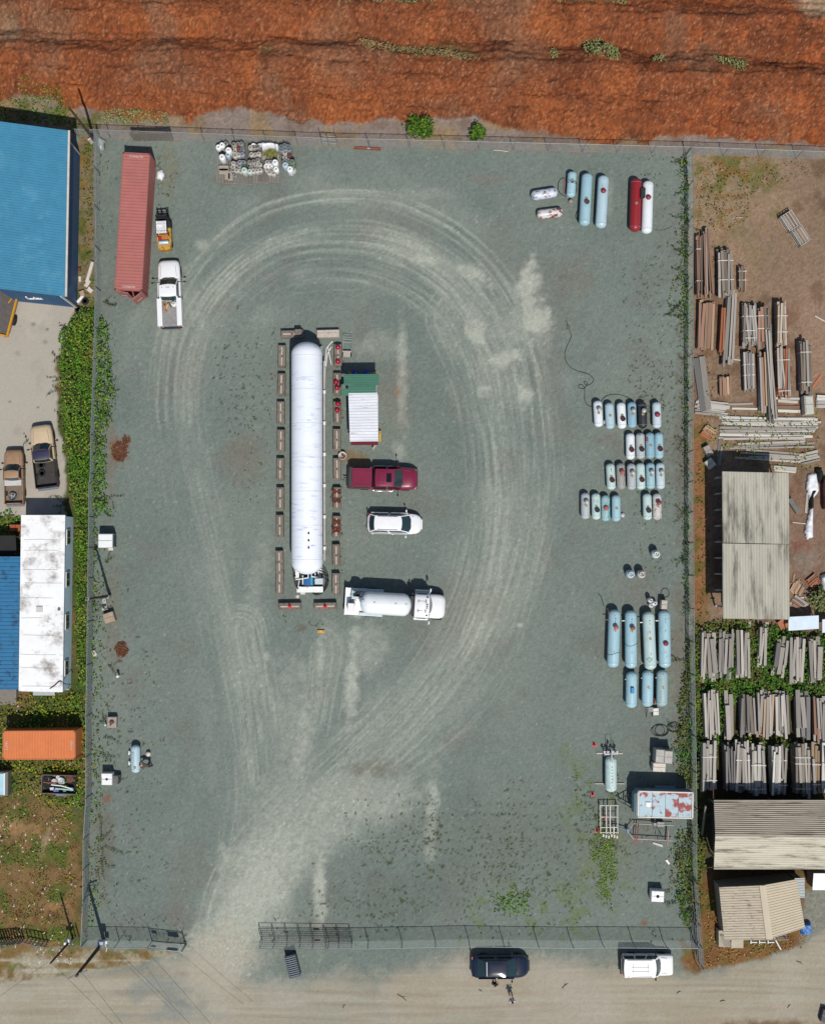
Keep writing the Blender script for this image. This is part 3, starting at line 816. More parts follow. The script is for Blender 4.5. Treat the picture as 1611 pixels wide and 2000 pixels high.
for a, b in ((p[0], p[1]), (p[2], p[3])):
 a, b = a.copy(), b.copy(); s = -1 if a.y > b.y + 0 and False else 1
 mb.box(((a + b) / 2) + Vector((0, 0.25 if a.y < 0 else -.25, -1.42)), ((b - a).length, .1, 2.6))
mb.build('wall', M('annex wall', (90, 110, 126), .7), root)
mb = MB(); mb.box((-2.2, p[2].y - .75, .35), (2.6, 1.3, .12)); mb.box((-2.2, p[2].y - 1.0, .15), (2.6, 1.2, .3)); mb.build('step', M_WOODG, root)
x0, y0 = at(18, 1062)
root = thing('shade_sheet', 'dark sheet standing in for shadow and a dark panel between hedge and blue annex roof', 'lean-to', (x0, y0, 0))
mb = MB(); mb.sheet([(-1.9, -1.0, 1.7), (1.2, -1.0, 1.7), (1.2, .7, 2.0), (-1.9, .7, 2.0)], .03); mb.build('cover', M('black sheeting', (20, 20, 20), .8, var=.3), root)  # black sheet spread in place of a shadow; only a dark panel is real
mb = MB()
for sx in (-1.8, 1.1):
 for sy in (-.9, .6): mb.cyl((sx, sy, 0), (sx, sy, 1.75), .05, n=6)
mb.build('frame', M_WOODG, root)
x0, y0 = at(31, 1031, .6)
root = thing('rusty_box', 'rust red steel box beside the mobile home corner', 'box', (x0, y0, 0))
mb = MB(); mb.cbox((0, 0, .35), (.95, .6, .7), .03); mb.build('body', M('red oxide', (170, 84, 48), .8, var=.2), root)
mb = MB(); mb.box((0.02, 0, .72), (.04, .58, .04)); mb.build('seam', M_RUST, root)
def container(name, label, pxs, h, L, W, rgb, dirt, text, text2, open_doors=True, extra=None):
 cx = sum(at(*p, h)[0] for p in pxs) / 4; cy = sum(at(*p, h)[1] for p in pxs) / 4
 a, b = Vector(at(*pxs[0], h)), Vector(at(*pxs[1], h))       # the two ends of the centre line given by mid points below
 m0 = (Vector(at(*pxs[0], h)) + Vector(at(*pxs[1], h))) / 2; m1 = (Vector(at(*pxs[2], h)) + Vector(at(*pxs[3], h))) / 2
 d = m0 - m1
 rz = math.degrees(math.atan2(d.y, d.x))
 root = thing(name, label, 'container', (cx, cy, 0), rz)
 mt = M('paint of ' + name, rgb, .6, 0, .09, 1.0, dirt=dirt)
 md = M('rails of ' + name, tuple(int(v * .9) for v in rgb), .65, 0, .12, 2, dirt=dirt)
 x, y = L / 2, W / 2
 mb = MB()
 mb.box((0, 0, .12), (L, W, .16))
 for sy in (-1, 1):
  mb.box((0, sy * (y - .04), h - .05), (L, .08, .1)); mb.box((0, sy * (y - .04), .1), (L, .08, .2))
  for sx in (-1, 1): mb.box((sx * (x - .06), sy * (y - .06), h / 2), (.12, .12, h))
 for sx in (-1, 1): mb.box((sx * (x - .05), 0, h - .05), (.1, W, .1))
 mb.build('frame', md, root)
 mb = MB()
 for sx in (-1, 1):
  for sy in (-1, 1): mb.box((sx * (x - .07), sy * (y - .07), h + .008), (.17, .16, .05))
 mb.build('corner_casting', M('casting of ' + name, tuple(int(v * .55) for v in rgb), .7), root)
 n = int(L / .28)
 mb = MB(); ribbed(mb, (-x + .1, -y + .07, h - .045), (-x + .1, y - .07, h - .045), (x - .1, y - .07, h - .045), (x - .1, -y + .07, h - .045), n, .045, .45)
 mb.build('roof_panel', mt, root)
 for sy in (-1, 1):
  mb = MB()
  prof = []
  for i in range(n):
   a0 = -x + .12 + (L - .24) * i / n; w = (L - .24) / n
   prof += [(a0, 0), (a0 + w * .35, 0), (a0 + w * .5, -.045), (a0 + w * .85, -.045)]
  prof.append((x - .12, 0))
  vs = [(u, sy * (y - .015 + dd), zz) for zz in (.2, h - .1) for u, dd in prof]
  k = len(prof)
  mb.add(vs, [(i, i + 1, k + i + 1, k + i) for i in range(k - 1)])
  mb.build('side_panel', mt, root)
 mb = MB(); mb.box((x - .05, 0, h / 2), (.05, W - .2, h - .3))
 mb.build('end_panel', mt, root)
 M_T = M('stencil white', (226, 214, 206), .7)
 lettering(text, .26, M_T, root, (x - .35, 0, h + .012), (0, 0, -math.pi / 2))
 lettering(text2, .24, M_T, root, (-x + .35, 0, h + .012), (0, 0, -math.pi / 2))
 for sy in (-1, 1):
  mb = MB()
  wd = W / 2 - .1
  ang = {1: math.radians(8), -1: math.radians(42)}[sy] if open_doors else 0
  m = Matrix.Translation((-x, sy * (y - .08), 0)) @ Matrix.Rotation(-sy * ang, 4, 'Z')
  dd = MB(m)
  s = -sy
  dd.box((0, s * wd / 2, h / 2), (.06, wd, h - .3))
  for k in range(5): dd.box((-.04, s * wd * (k + .5) / 5, h / 2), (.03, wd * .1, h - .4))
  door = dd.build('door', mt, root)
  rr = MB(m)
  for k in (.3, .72): rr.cyl((-.08, s * wd * k, .2), (-.08, s * wd * k, h - .2), .025, n=6)
  rr.box((-.1, s * wd * .5, 1.2), (.04, wd * .5, .06))
  rr.build('lock_rod', M_GALV, door)
 return root
container('red_container', 'long rusty pink-red shipping container with one end door ajar', [(241, 298), (293, 301), (278, 567.5), (224, 566)], 2.59, 12.19, 2.42, (176, 106, 98), ((146, 86, 76), .16, 2.2), 'C15456 FN', 'C15456 FN')
container('orange_container', 'short orange shipping container with rust spots near the hedge', [(148.5, 1426), (148.5, 1484), (5, 1484), (6, 1428)], 2.59, 6.3, 2.5, (218, 124, 66), ((128, 84, 66), .16, 3.2), 'CRSU 9', 'UNIT 5', open_doors=False)
M_FIBRE = M('weathered fibre-cement sheet', (186, 182, 166), .8, 0, .10, .8, dirt=((92, 88, 78), .52, .5, .2), stretch=(1.9, .3, 1))
def shed(name, label, px4, z, ridge=None, nrib=30, rib_axis='ns', seams=(), postn=6, mat=M_FIBRE, wave=.09, slope=0.0):
 q = [Vector((*at(*p, z), z)) for p in px4]
 c0 = sum(q, Vector()) / 4
 root = thing(name, label, 'shed', (c0.x, c0.y, 0))
 ro = Vector((c0.x, c0.y, 0))
 return root, [a - ro for a in q]
root, p = shed('open_shed', 'tall open-sided lumber shed with ribbed fibre roof running north to south', [(1409, 921), (1539, 924), (1541, 1210), (1411, 1208)], 3.9)
rt = (p[0] + p[3]) / 2; rr_ = (p[1] + p[2]) / 2
for a, b, nm in ((0.0, .485, ''), (.49, 1.0, '')):
 mb = MB()
 A, B = p[0].lerp(p[3], a), p[1].lerp(p[2], a); Cq, D = p[1].lerp(p[2], b), p[0].lerp(p[3], b)
 if a == 0: A.z += .05; B.z += .05; Cq.z += .09; D.z += .09
 ribbed(mb, A, D, Cq, B, 24, .11, wave=True)
 mb.sheet([D - Vector((0, 0, .03)), Cq - Vector((0, 0, .03)), B - Vector((0, 0, .03)), A - Vector((0, 0, .03))], .02)
 mb.build('roof_sheet', M_FIBRE, root)
mb = MB()
for k in range(9):
 t = (k + .3) / 9
 a = p[0].lerp(p[3], t); b = p[1].lerp(p[2], t)
 mb.cyl((a.x + .2, a.y, 0), (a.x + .2, a.y, 3.82), .08, n=6); mb.cyl((b.x - .2, b.y, 0), (b.x - .2, b.y, 3.82), .08, n=6)
 mb.box(((a.x + b.x) / 2, a.y, 3.78), (b.x - a.x - .3, .1, .14))
mb.build('post', M_WOODG, root)
mb = MB()
for k in range(9):
 t = (k + .3) / 9
 a = p[0].lerp(p[3], t)
 mb.box((a.x + .12, a.y, 2.4), (.5, .09, .09)); mb.box((a.x + .18, a.y, 1.2), (.4, .09, .09))
mb.build('brace', M_TRIM, root)
mb = MB()
for k in range(6):
 mb.box((0.3, p[3].y + 1.2 + k * 2.0, .7), (4.4, 1.2, 1.3))
mb.build('stored_timber', M_WOODG, root)
root, p = shed('gabled_shed', 'wide gabled shed with pale ribbed roof south of the timber stacks', [(1393, 1563), (1640, 1566), (1640, 1697), (1393, 1694)], 3.6)
ra = Vector((*at(1396, 1631, 4.5), 4.5)) - Vector(root.location); rb = Vector((*at(1640, 1634, 4.5), 4.5)) - Vector(root.location)
M_FIB2 = M('streaked cream sheet', (204, 198, 178), .75, 0, .10, .5, dirt=((96, 88, 74), .52, .9, .2), stretch=(.3, 2.2, 2.2))
M_FIB3 = M('streaked grey sheet', (176, 166, 148), .8, 0, .12, .5, dirt=((104, 96, 80), .54, .9, .2), stretch=(.3, 2.2, 2.2))
mb = MB(); ribbed(mb, ra, rb, p[1], p[0], 17, .10, wave=True); mb.sheet([ra, rb, p[1], p[0]], .04); mb.build('north_roof_slope', M_FIB3, root)
mb = MB(); ribbed(mb, p[3], p[2], rb + Vector((0, -.02, 0)), ra + Vector((0, -.02, 0)), 14, .10, wave=True); mb.build('south_roof_slope', M_FIB2, root)
mb = MB(); mb.sheet([p[3] - Vector((0, 0, .05)), p[2] - Vector((0, 0, .05)), rb - Vector((0, 0, .05)), ra - Vector((0, 0, .05))], .04)
mb.box((p[0] + p[1]) / 2 + Vector((0, .03, .02)), ((p[1] - p[0]).length, .12, .14)); mb.box((p[3] + p[2]) / 2 + Vector((0, -.03, .02)), ((p[2] - p[3]).length, .12, .12))
mb.build('eaves', M_FIB3, root)
mb = MB()
for k in range(5):
 for yy in (p[0].y - .5, p[3].y + .5): mb.cyl((p[0].x + .4 + k * 2.6, yy, 0), (p[0].x + .4 + k * 2.6, yy, 3.5), .09, n=6)
mb.build('post', M_WOODG, root)
mb = MB(); mb.box((p[0].x + 5.6, 0, 1.6), (10.2, 4.0, 3.0)); mb.build('wall', M('dark boarded wall', (64, 58, 50), .9, var=.25, vscale=3), root)
mb = MB(); mb.box((p[0].x - .42, .8, 1.6), (.14, 3.2, .2), rx=.5); mb.build('prop', M_WOODG, root)
mb = MB(); mb.tube([(p[3].x - .1, p[3].y, 3.5), (p[3].x - .8, p[3].y - .4, 2.2)], .05, 5); mb.tube([(p[0].x, p[0].y + .1, 3.5), (p[0].x + .1, p[0].y + 1.1, 3.0)], .05, 5); mb.build('downpipe', M_RUST, root)
zr, ze = 4.6, 3.1
R0 = Vector((*at(1488.5, 1729.5, zr), zr)); R1 = Vector((*at(1502, 1834.5, zr), zr))
A0 = Vector((*at(1403.5, 1733, ze), ze)); A1 = Vector((*at(1414, 1836, ze), ze))
B0 = Vector((*at(1555, 1717.5, ze), ze)); B1 = Vector((*at(1571, 1812, ze), ze))
c0 = (A0 + A1 + B0 + B1) / 4
root = thing('small_house', 'small house with tan ridged metal roof and a front porch', 'house', (c0.x, c0.y, 0)); ro = Vector((c0.x, c0.y, 0))
r0, r1, a0, a1, b0, b1 = [v - ro for v in (R0, R1, A0, A1, B0, B1)]
M_TAN1 = M('tan roof sheet weathered', (200, 187, 164), .7, 0, .08, 1.2, dirt=((150, 138, 122), .40, 2.0), stretch=(.6, 2.4, 2))
M_TAN2 = M('tan roof sheet', (206, 192, 166), .65, 0, .05, .8)
mb = MB(); ribbed(mb, a0, r0, r1, a1, 21, .035, .16); mb.sheet([a1, r1, r0, a0], .09); mb.build('west_roof_slope', M_TAN1, root)
mb = MB(); ribbed(mb, r0, b0, b1, r1, 20, .035, .16); mb.sheet([r1, b1, b0, r0], .09); mb.build('east_roof_slope', M_TAN2, root)
mb = MB(); mb.sheet([r1 + Vector((-.28, 0, .0)), r1 + Vector((.0, 0, .09)), r0 + Vector((.0, 0, .09)), r0 + Vector((-.28, 0, .0))], .03)
mb.sheet([r1 + Vector((0, 0, .09)), r1 + Vector((.28, 0, .0)), r0 + Vector((.28, 0, .0)), r0 + Vector((0, 0, .09))], .03); mb.build('ridge_cap', M_TAN2, root)
M_HW = M('house wall boards', (150, 142, 128), .8, var=.1)
ang = math.atan2((a0 - a1).y, (a0 - a1).x)
ctr = (a0 + a1 + b0 + b1) / 4
mb = MB(); mb.box((ctr.x, ctr.y, 1.5), (4.0, 6.4, 2.9), rz=ang); mb.build('wall', M_HW, root)
sx = (a1 + r1) / 2
mb = MB()
fy = a1.y - .15
mb.box((a1.x + .75, fy - .35, .5), (1.5, 1.4, 1.0)); mb.box((a1.x + 1.6, fy - .55, .35), (.9, 1.2, .7)); mb.build('porch_floor', M('porch boards', (176, 168, 150), .8, var=.1), root)
mb = MB()
for k in range(6): mb.box((a1.x + .3 + k * .12, fy - .5, .85), (.05, 1.0, .8), rz=.35)
mb.build('porch_railing', M('railing paint', (170, 160, 146), .7), root)
mb = MB(); mb.box((a1.x + 1.55, fy - .42, 1.25), (1.05, 1.35, .06), rx=.12); mb.build('porch_roof', M('porch roof', (178, 170, 148), .7), root)
mb = MB(); mb.box((a1.x + 3.95, fy + .3, .3), (4.2, 1.3, .14)); mb.box((a1.x + 3.95, fy - .42, 1.0), (4.3, .1, .1)); mb.box((a1.x + 3.95, fy - .42, .45), (4.3, .08, .08))
for k in range(6): mb.cyl((a1.x + 1.9 + k * .8, fy - .42, 0), (a1.x + 1.9 + k * .8, fy - .42, 1.02), .045, n=6)
mb.build('deck', M_WOODG, root)
sl = MB(); sl.box((0, 0, 0), (.1, .62, .05)); me = None
for k in range(17):
 x_ = a1.x + 2.3 + k * .24
 o_ = (sl.build('slat', M('porch slat', (198, 190, 176), .7), root, (x_, fy + .18 + .05 * (k // 5), .95)) if k == 0 else part_copy(o_, root, (x_, fy + .18 + .012 * k, .95)))
 o_.rotation_euler = (.5, 0, -.12)
mb = MB()
for k in range(3):
 mb.box((a1.x + 3.2 + k * .75, fy - .85, .35), (.6, .08, .08)); mb.box((a1.x + 2.95 + k * .75, fy - .7, .2), (.08, .5, .4))
mb.box((a1.x + 5.3, fy - .95, .2), (.1, 1.3, .1), rz=.5)
mb.build('porch_step', M_GALV, root)
mb = MB(); mb.box((b0.x + .45, b0.y - 1.0, 1.0), (.7, 1.6, 2.0)); mb.build('side_porch', M_HW, root)
mb = MB(); ribbed(mb, (b0.x + .05, b0.y - .1, 2.3), (b0.x + .95, b0.y - .1, 2.15), (b0.x + .95, b0.y - 1.8, 2.15), (b0.x + .05, b0.y - 1.8, 2.3), 7, .03, .4); mb.build('side_roof', M_GALV, root)
mb = MB()
for k in range(7): mb.box((b0.x + .55 + .06 * k, b0.y - 2.1 - .3 * k, .5 - .05 * k), (.34, .22, .06))
mb.build('stair', M_WOODG, root)
x0, y0 = at(1575, 1815, .5)
root = thing('blue_tarp_bundle', 'bright blue tarp bundle against the corner of the small house', 'tarp', (x0, y0, 0), 8)
mb = MB()
n = 9
vs = [((i / n - .5) * 1.0, (j / n - .5) * 1.0, .62 + .1 * math.sin(i * 1.7) * math.cos(j * 1.3) if 0 < i < n and 0 < j < n else .05) for j in range(n + 1) for i in range(n + 1)]
mb.add(vs, [(j * (n + 1) + i, j * (n + 1) + i + 1, (j + 1) * (n + 1) + i + 1, (j + 1) * (n + 1) + i) for j in range(n) for i in range(n)], True)
mb.build('cover', M('blue tarp', (70, 122, 186), .5, var=.15, vscale=4), root)
x0, y0 = at(1598, 1722, 2.2)
root = thing('white_shed', 'small flat white-topped shed east of the tan-roofed house', 'shed', (x0, y0, 0), 0)
mb = MB(); mb.box((.25, 0, 1.05), (1.25, 1.3, 2.1)); mb.build('wall', M_HW, root)
mb = MB(); mb.sheet([(-.55, -.72, 2.2), (1.2, -.72, 2.2), (1.2, .72, 2.25), (-.45, .72, 2.25)], .08); mb.build('roof', M_WHITE, root)
zs = 2.5
q = [Vector((*at(*p_, zs), zs)) for p_ in ((680.5, 768), (737, 766.5), (739, 862), (683.5, 862.5))]
c0 = sum(q, Vector()) / 4
root = thing('pump_shed', 'small shed with white ribbed roof, green lean-to roof and open door', 'shed', (c0.x, c0.y, 0)); ro = Vector((c0.x, c0.y, 0)); p = [a - ro for a in q]
M_ZINC = M('white ribbed sheet', (232, 234, 238), .45, .15, .10, 1.0, dirt=((150, 146, 142), .24, 1.2), stretch=(.4, 1.5, 1))
mb = MB(); ribbed(mb, p[0], p[1], p[2], p[3], 17, .045, .4); mb.sheet([p[3], p[2], p[1], p[0]], .03); mb.build('white_roof', M_ZINC, root)
M_GREEN = M('green ribbed sheet', (62, 116, 94), .55, 0, .12, 1, dirt=((104, 126, 116), .3, 1.6), stretch=(.4, 1.5, 1))
gq = [Vector((*at(*p_, zs + .08), zs + .08)) - ro for p_ in ((671, 731), (740, 730.5), (740, 752), (672, 753))]
mb = MB(); ribbed(mb, gq[0], gq[1], gq[2], gq[3], 5, .04, .35); mb.sheet([gq[3], gq[2], gq[1], gq[0]], .03)
gq2 = [Vector((*at(*p_, zs + .04), zs + .04)) - ro for p_ in ((680, 751.5), (735, 751.5), (735, 767), (680, 768))]
mb.sheet([gq2[3], gq2[2], gq2[1], gq2[0]], .03); ribbed(mb, gq2[0], gq2[1], gq2[2], gq2[3], 3, .04, .35)
gq3 = [Vector((*at(*p_, zs + .06), zs + .06)) - ro for p_ in ((666.5, 759), (681, 759), (681, 772.5), (667, 774))]
mb.sheet([gq3[3], gq3[2], gq3[1], gq3[0]], .03)
mb.build('green_roof', M_GREEN, root)
mb = MB(); mb.box((p[1].x - .12, (p[1].y + gq2[1].y) / 2, zs - .06), (.1, .9, .06)); mb.build('rail', M_WHITE, root)
M_SHW = M('shed wall', (214, 210, 204), .7)
W2, L2 = (p[1] - p[0]).length - .25, (p[0] - p[3]).length - .3
mb = MB(); mb.box((-W2 / 2 + .1, 0, 1.2), (.06, L2, 2.4)); mb.box((W2 / 2 + .1, 0, 1.2), (.06, L2, 2.4)); mb.box((.08, L2 / 2, 1.2), (W2, .06, 2.4)); mb.box((-.25, -L2 / 2, 1.2), (W2 * .62, .06, 2.4)); mb.build('wall', M_SHW, root)
mb = MB(); mb.box((p[2] + p[3]) / 2 + Vector((.02, -.14, -.12)), ((p[2] - p[3]).length - .1, .32, .1), rx=-.35); mb.build('fascia', M('dark red fascia', (122, 40, 52), .6), root)
mb = MB(Matrix.Translation((W2 / 2 + .08, -L2 / 2, 0)) @ Matrix.Rotation(math.radians(-118), 4, 'Z')); mb.box((.45, 0, 1.15), (.9, .05, 2.2)); d_ = mb.build('door', M_SHW, root)
mb = MB(Matrix.Translation((W2 / 2 + .08, -L2 / 2, 0)) @ Matrix.Rotation(math.radians(-118), 4, 'Z')); mb.box((.8, .05, 1.1), (.08, .06, .14)); mb.build('handle', M_STEEL, d_)
mb = MB()
for sx in (-1.3, 1.2): mb.cyl((sx, L2 / 2 + 1.45, 0), (sx, L2 / 2 + 1.45, zs + .04), .05, n=6)
mb.build('post', M_STEEL, root)
M_YEL = M('safety yellow', (208, 168, 52), .55, 0, .12, 3, dirt=((120, 90, 40), .2, 4))
for nm, lb, ct, pxy, zz, dd, mt_ in (('yellow_step', 'yellow steel step bracket fixed low on the east wall of the pump shed', 'bracket', (742, 852), .5, (.18, .95, .5), M_YEL), ('yellow_block', 'yellow block standing in shade at the east end behind the green roof', 'block', (728, 728), .35, (.62, .22, .4), M_YEL), ('yellow_can', 'small yellow can in the shade behind the green roof', 'can', (684, 728), .3, (.22, .26, .4), M_YEL)):
 x0, y0 = at(*pxy, zz); r_ = thing(nm, lb, ct, (x0, y0, 0))
 mb = MB(); mb.cbox((0, 0, zz / 2 + .05), (dd[0], dd[1], zz), .03); mb.build('body', mt_, r_)
 mb = MB(); mb.box((0, dd[1] * .3, zz + .07), (dd[0] * .5, .08, .04)); mb.build('handle', M_STEEL, r_)
for i, (a, b) in enumerate(((693, 728), (717, 728))):
 x0, y0 = at(a, b, .9); r_ = thing('blue_drum', 'blue plastic drum in shade behind the green roof, ' + ('nearest the yellow can' if i == 0 else 'next to the yellow block'), 'drum', (x0, y0, 0), 0, 'blue drums behind the pump shed')
 mb = MB(); mb.lathe([(.27, 0), (.29, .1), (.29, .8), (.24, .88), (.24, .86)], n=14); mb.build('body', M('blue plastic', (30, 60, 170), .45), r_)
 mb = MB(); mb.cyl((.12, 0, .86), (.12, 0, .92), .04, n=8); mb.build('cap', M_WHITE, r_)
# ================================================================ chain-link fences
M_WIRE = M('zinc wire', (176, 186, 182), .6, 0, .05, 3)
M_RAIL = M('zinc rail', (150, 158, 156), .45, .4, .08, 3)
def wires(segs, h, sp=.085, r=.0035, z0=.06):
 A = []; B = []
 for p0, p1 in segs:
  p0 = np.array(p0); p1 = np.array(p1); L = np.linalg.norm(p1 - p0); d = (p1 - p0) / L
  u = np.arange(-h, L, sp)
  for sgn in (1, -1):
   ua, ub = u, u + h
   za, zb = np.zeros_like(u), np.full_like(u, h)
   lo = np.clip(-ua, 0, h); hi = np.clip(L - ua, 0, h)
   sa, sb = ua + lo, ua + hi
   z_a, z_b = lo, hi
   if sgn < 0: z_a, z_b = h - lo, h - hi
   k = (hi - lo) > .05
   off = r * 2 * sgn
   nrm = np.array([-d[1], d[0]]) * off
   A.append(np.c_[p0[0] + d[0] * sa[k] + nrm[0], p0[1] + d[1] * sa[k] + nrm[1], z_a[k] + z0]); B.append(np.c_[p0[0] + d[0] * sb[k] + nrm[0], p0[1] + d[1] * sb[k] + nrm[1], z_b[k] + z0])
 A = np.concatenate(A); B = np.concatenate(B)
 D = B - A; D /= np.linalg.norm(D, axis=1)[:, None]
 a = np.cross(D, [0.31, 0.17, .93]); a /= np.linalg.norm(a, axis=1)[:, None]; b = np.cross(D, a)
 ring = [(math.cos(t), math.sin(t)) for t in (0, 2.094, 4.189)]
 V = np.stack([A + (a * c_ + b * s_) * r for c_, s_ in ring] + [B + (a * c_ + b * s_) * r for c_, s_ in ring], 1)
 n = len(A)
 base = (np.arange(n) * 6)[:, None]
 F = np.concatenate([base + np.array([[i, (i + 1) % 3, 3 + (i + 1) % 3, 3 + i]]) for i in range(3)])
 return V.reshape(-1, 3), F
def fence(label, rail_px, h=2.2, gap=3.05, posts=True, name='chain_link_fence', sp=.09, wire_r=.0026):
 pts = [Vector((*at(x, y, h), 0)) for x, y in rail_px]
 root = thing(name, label, 'fence', pts[0])
 o = pts[0]
 loc = [p_ - o for p_ in pts]
 mb = MB()
 for a, b in zip(loc, loc[1:]): mb.tube([a + Vector((0, 0, h)), b + Vector((0, 0, h))], .03, 6)
 mb.build('top_rail', M_RAIL, root)
 V, F = wires([((a.x, a.y), (b.x, b.y)) for a, b in zip(loc, loc[1:])], h - .06, sp, wire_r)
 w = np_mesh('wire_mesh', V, F, M_WIRE, parent=root)
 tag(w, kind='stuff')
 mb = MB(); mb.cyl((0, 0, 0), (0, 0, h + .06), .036, n=8); mb.ball((0, 0, h + .08), .045, 8, 5)
 po = None
 for a, b in zip(loc, loc[1:]):
  L = (b - a).length; n = max(1, round(L / gap))
  for k in range(n):
   t = a.lerp(b, k / n)
   po = mb.build('post', M_RAIL, root, t) if po is None else part_copy(po, root, t)
 part_copy(po, root, loc[-1])
 return root
fence('chain-link fence with leaning top rail along the hedge and the warehouse', [(184, 252), (184, 400), (186, 560), (185, 640), (181, 760), (178, 850), (177, 925), (174, 945), (174, 1010), (172, 1130), (170, 1300), (168, 1400), (168, 1560), (163, 1640), (162, 1760), (158, 1850)], sp=.08, wire_r=.0034)
fence('long chain-link fence between gravel yard and mulch heaps', [(143, 252), (330, 258), (640, 270), (800, 273), (1349, 287), (1640, 297)])
fence('chain-link fence between tank yard and lumber yard', [(1350, 288), (1354, 352), (1353, 560), (1353, 820), (1354, 1060), (1356, 1320), (1358, 1440), (1360, 1580), (1360, 1720)])
fence('chain-link front fence beside the dirt road, behind the parked cars', [(640, 1853), (718, 1853), (917, 1849), (1120, 1852), (1180, 1851), (1365, 1852.5)])
fence('short chain-link fence with a small gate by the big utility pole', [(158, 1851), (288, 1852)])
zg = 2.1
g0 = Vector((*at(288, 1852, zg), 0)); g1 = Vector((*at(353, 1859, zg), 0))
rz = math.atan2((g1 - g0).y, (g1 - g0).x); Lg = (g1 - g0).length
root = thing('swing_gate', 'chain-link swing gate leaf with a hanging plate at the yard entrance', 'gate', g0, math.degrees(rz))
mb = MB(); mb.tube([(0, 0, .1), (Lg, 0, .1), (Lg, 0, 2.0), (Lg * .45, 0, 2.1), (0, 0, 2.1)], .035, 6, closed=True); mb.build('gate_frame', M_RAIL, root)
V, F = wires([((0, 0), (Lg, 0))], 1.9, .085, .0035, .12); tag(np_mesh('wire_mesh', V, F, M_WIRE, parent=root), kind='stuff')
mb = MB(); mb.box((Lg * .72, -.04, 1.55), (.95, .02, .8)); mb.build('sign_plate', M('grey sign plate', (108, 132, 140), .5), root)
mb = MB(); mb.box((Lg * .14, .04, 1.5), (.45, .02, .5)); mb.build('notice_plate', M('grey notice', (150, 160, 160), .5), root)
mb = MB(); mb.cyl((Lg + .1, 0, 0), (Lg + .1, 0, 2.3), .06, n=8); mb.build('gate_post', M_RAIL, root)
def pipe_gate(label, p0, p1, h, nv, hz_, depth=.5, name='sliding_gate'):
 a = Vector((*at(*p0, h), 0)); b = Vector((*at(*p1, h), 0))
 L = (b - a).length
 root = thing(name, label, 'gate', a, math.degrees(math.atan2((b - a).y, (b - a).x)))
 mb = MB()
 for y in (0, depth):
  for z_ in hz_: mb.tube([(0, y, z_), (L, y, z_)], .028, 6)
 mb.build('rail', M_STEEL, root)
 st = MB(); st.cyl((0, 0, .1), (0, 0, h), .03, n=6); st.cyl((0, depth, .1), (0, depth, h), .03, n=6); st.tube([(0, 0, h), (0, depth, h)], .025, 6)
 o_ = None
 for k in range(nv):
  o_ = st.build('upright', M_STEEL, root, (0, 0, 0)) if o_ is None else part_copy(o_, root, (L * k / (nv - 1), 0, 0))
 V, F = wires([((0, 0), (L, 0))], h - .2, .1, .003, .15); tag(np_mesh('wire_mesh', V, F, M_WIRE, parent=root), kind='stuff')
 mb = MB(); mb.box((L * .62, depth + .03, h * .55), (.5, .02, .35)); mb.build('sign_plate', M('dark plate', (70, 78, 84), .5), root)
 return root
pipe_gate('long sliding gate of steel pipe frames standing open at the entrance', (507, 1853), (686, 1855), 2.1, 8, (.15, .8, 1.4, 2.1))
pipe_gate('tall pipe gate of parallel rails beside the small house grass', (1375, 1895), (1362, 1728), 2.2, 5, (.15, 1.1, 2.2), .3, 'pipe_gate')
def slat_fence(label, p0, p1, h, lean=0.0, mat=M_WOODG, name='slat_fence', cat='fence', sp=.22, sw=.15):
 a = Vector((*at(*p0, h), 0)); b = Vector((*at(*p1, h), 0)); L = (b - a).length
 root = thing(name, label, cat, a, math.degrees(math.atan2((b - a).y, (b - a).x)))
 n = int(L / sp)
 sl = MB(); sl.box((0, 0, 0), (sw, .03, 1.0)); o_ = None
 for k in range(n):
  hh = h * R.uniform(.9, 1.02)
  ll = (L * (k + .5) / n, R.uniform(-.02, .02), hh / 2)
  o_ = sl.build('slat', mat, root, ll) if o_ is None else part_copy(o_, root, ll)
  o_.scale = (1, 1, hh); o_.rotation_euler = (lean + R.uniform(-.03, .03), 0, R.uniform(-.05, .05))
 mb = MB(); mb.box((L / 2, .05, h * .9), (L, .06, .1)); mb.box((L / 2, .05, .35), (L, .06, .1)); mb.build('rail', mat, root)
 return root
slat_fence('grey slatted timber fence panel by the road at the frame corner', (-20, 1851), (38, 1846), 1.9)
slat_fence('open picket fence panel beside the short utility pole', (42, 1844), (88, 1853), 1.7, sp=.3, sw=.09)
slat_fence('tall weathered board panel standing against the mulch-side fence', (251, 259), (330, 259), 2.3, sp=.17, sw=.15, name='board_screen', cat='screen')
x0, y0 = at(630, 284)
root = thing('steel_ladder_frame', 'short steel ladder frame leaning on the mulch-side fence', 'frame', (x0, y0, 0), -4)
mb = MB(); mb.tube([(0, 0, 0), (-.05, .35, 2.3)], .03, 6); mb.tube([(1.35, 0, 0), (1.3, .35, 2.3)], .03, 6); mb.build('rail', M_STEEL, root)
mb = MB()
for k in range(3): mb.tube([(-.01, .1 + .11 * k, .5 + .6 * k), (1.34, .1 + .11 * k, .5 + .6 * k)], .025, 6)
mb.build('rung', M_GALV, root)
x0, y0 = at(718, 291)
root = thing('rusty_beam', 'rust red steel channel lying below the mulch-side fence', 'beam', (x0, y0, .08), -3)
mb = MB(); mb.box((0, 0, 0), (2.4, .22, .03)); mb.box((0, .1, .06), (2.4, .03, .12)); mb.box((0, -.1, .06), (2.4, .03, .12)); mb.build('channel', M('orange rust', (150, 84, 66), .85, var=.2), root)
mb = MB(); mb.box((0.1, 0, .08), (.25, .12, .08)); mb.build('clamp', M_GALV, root)
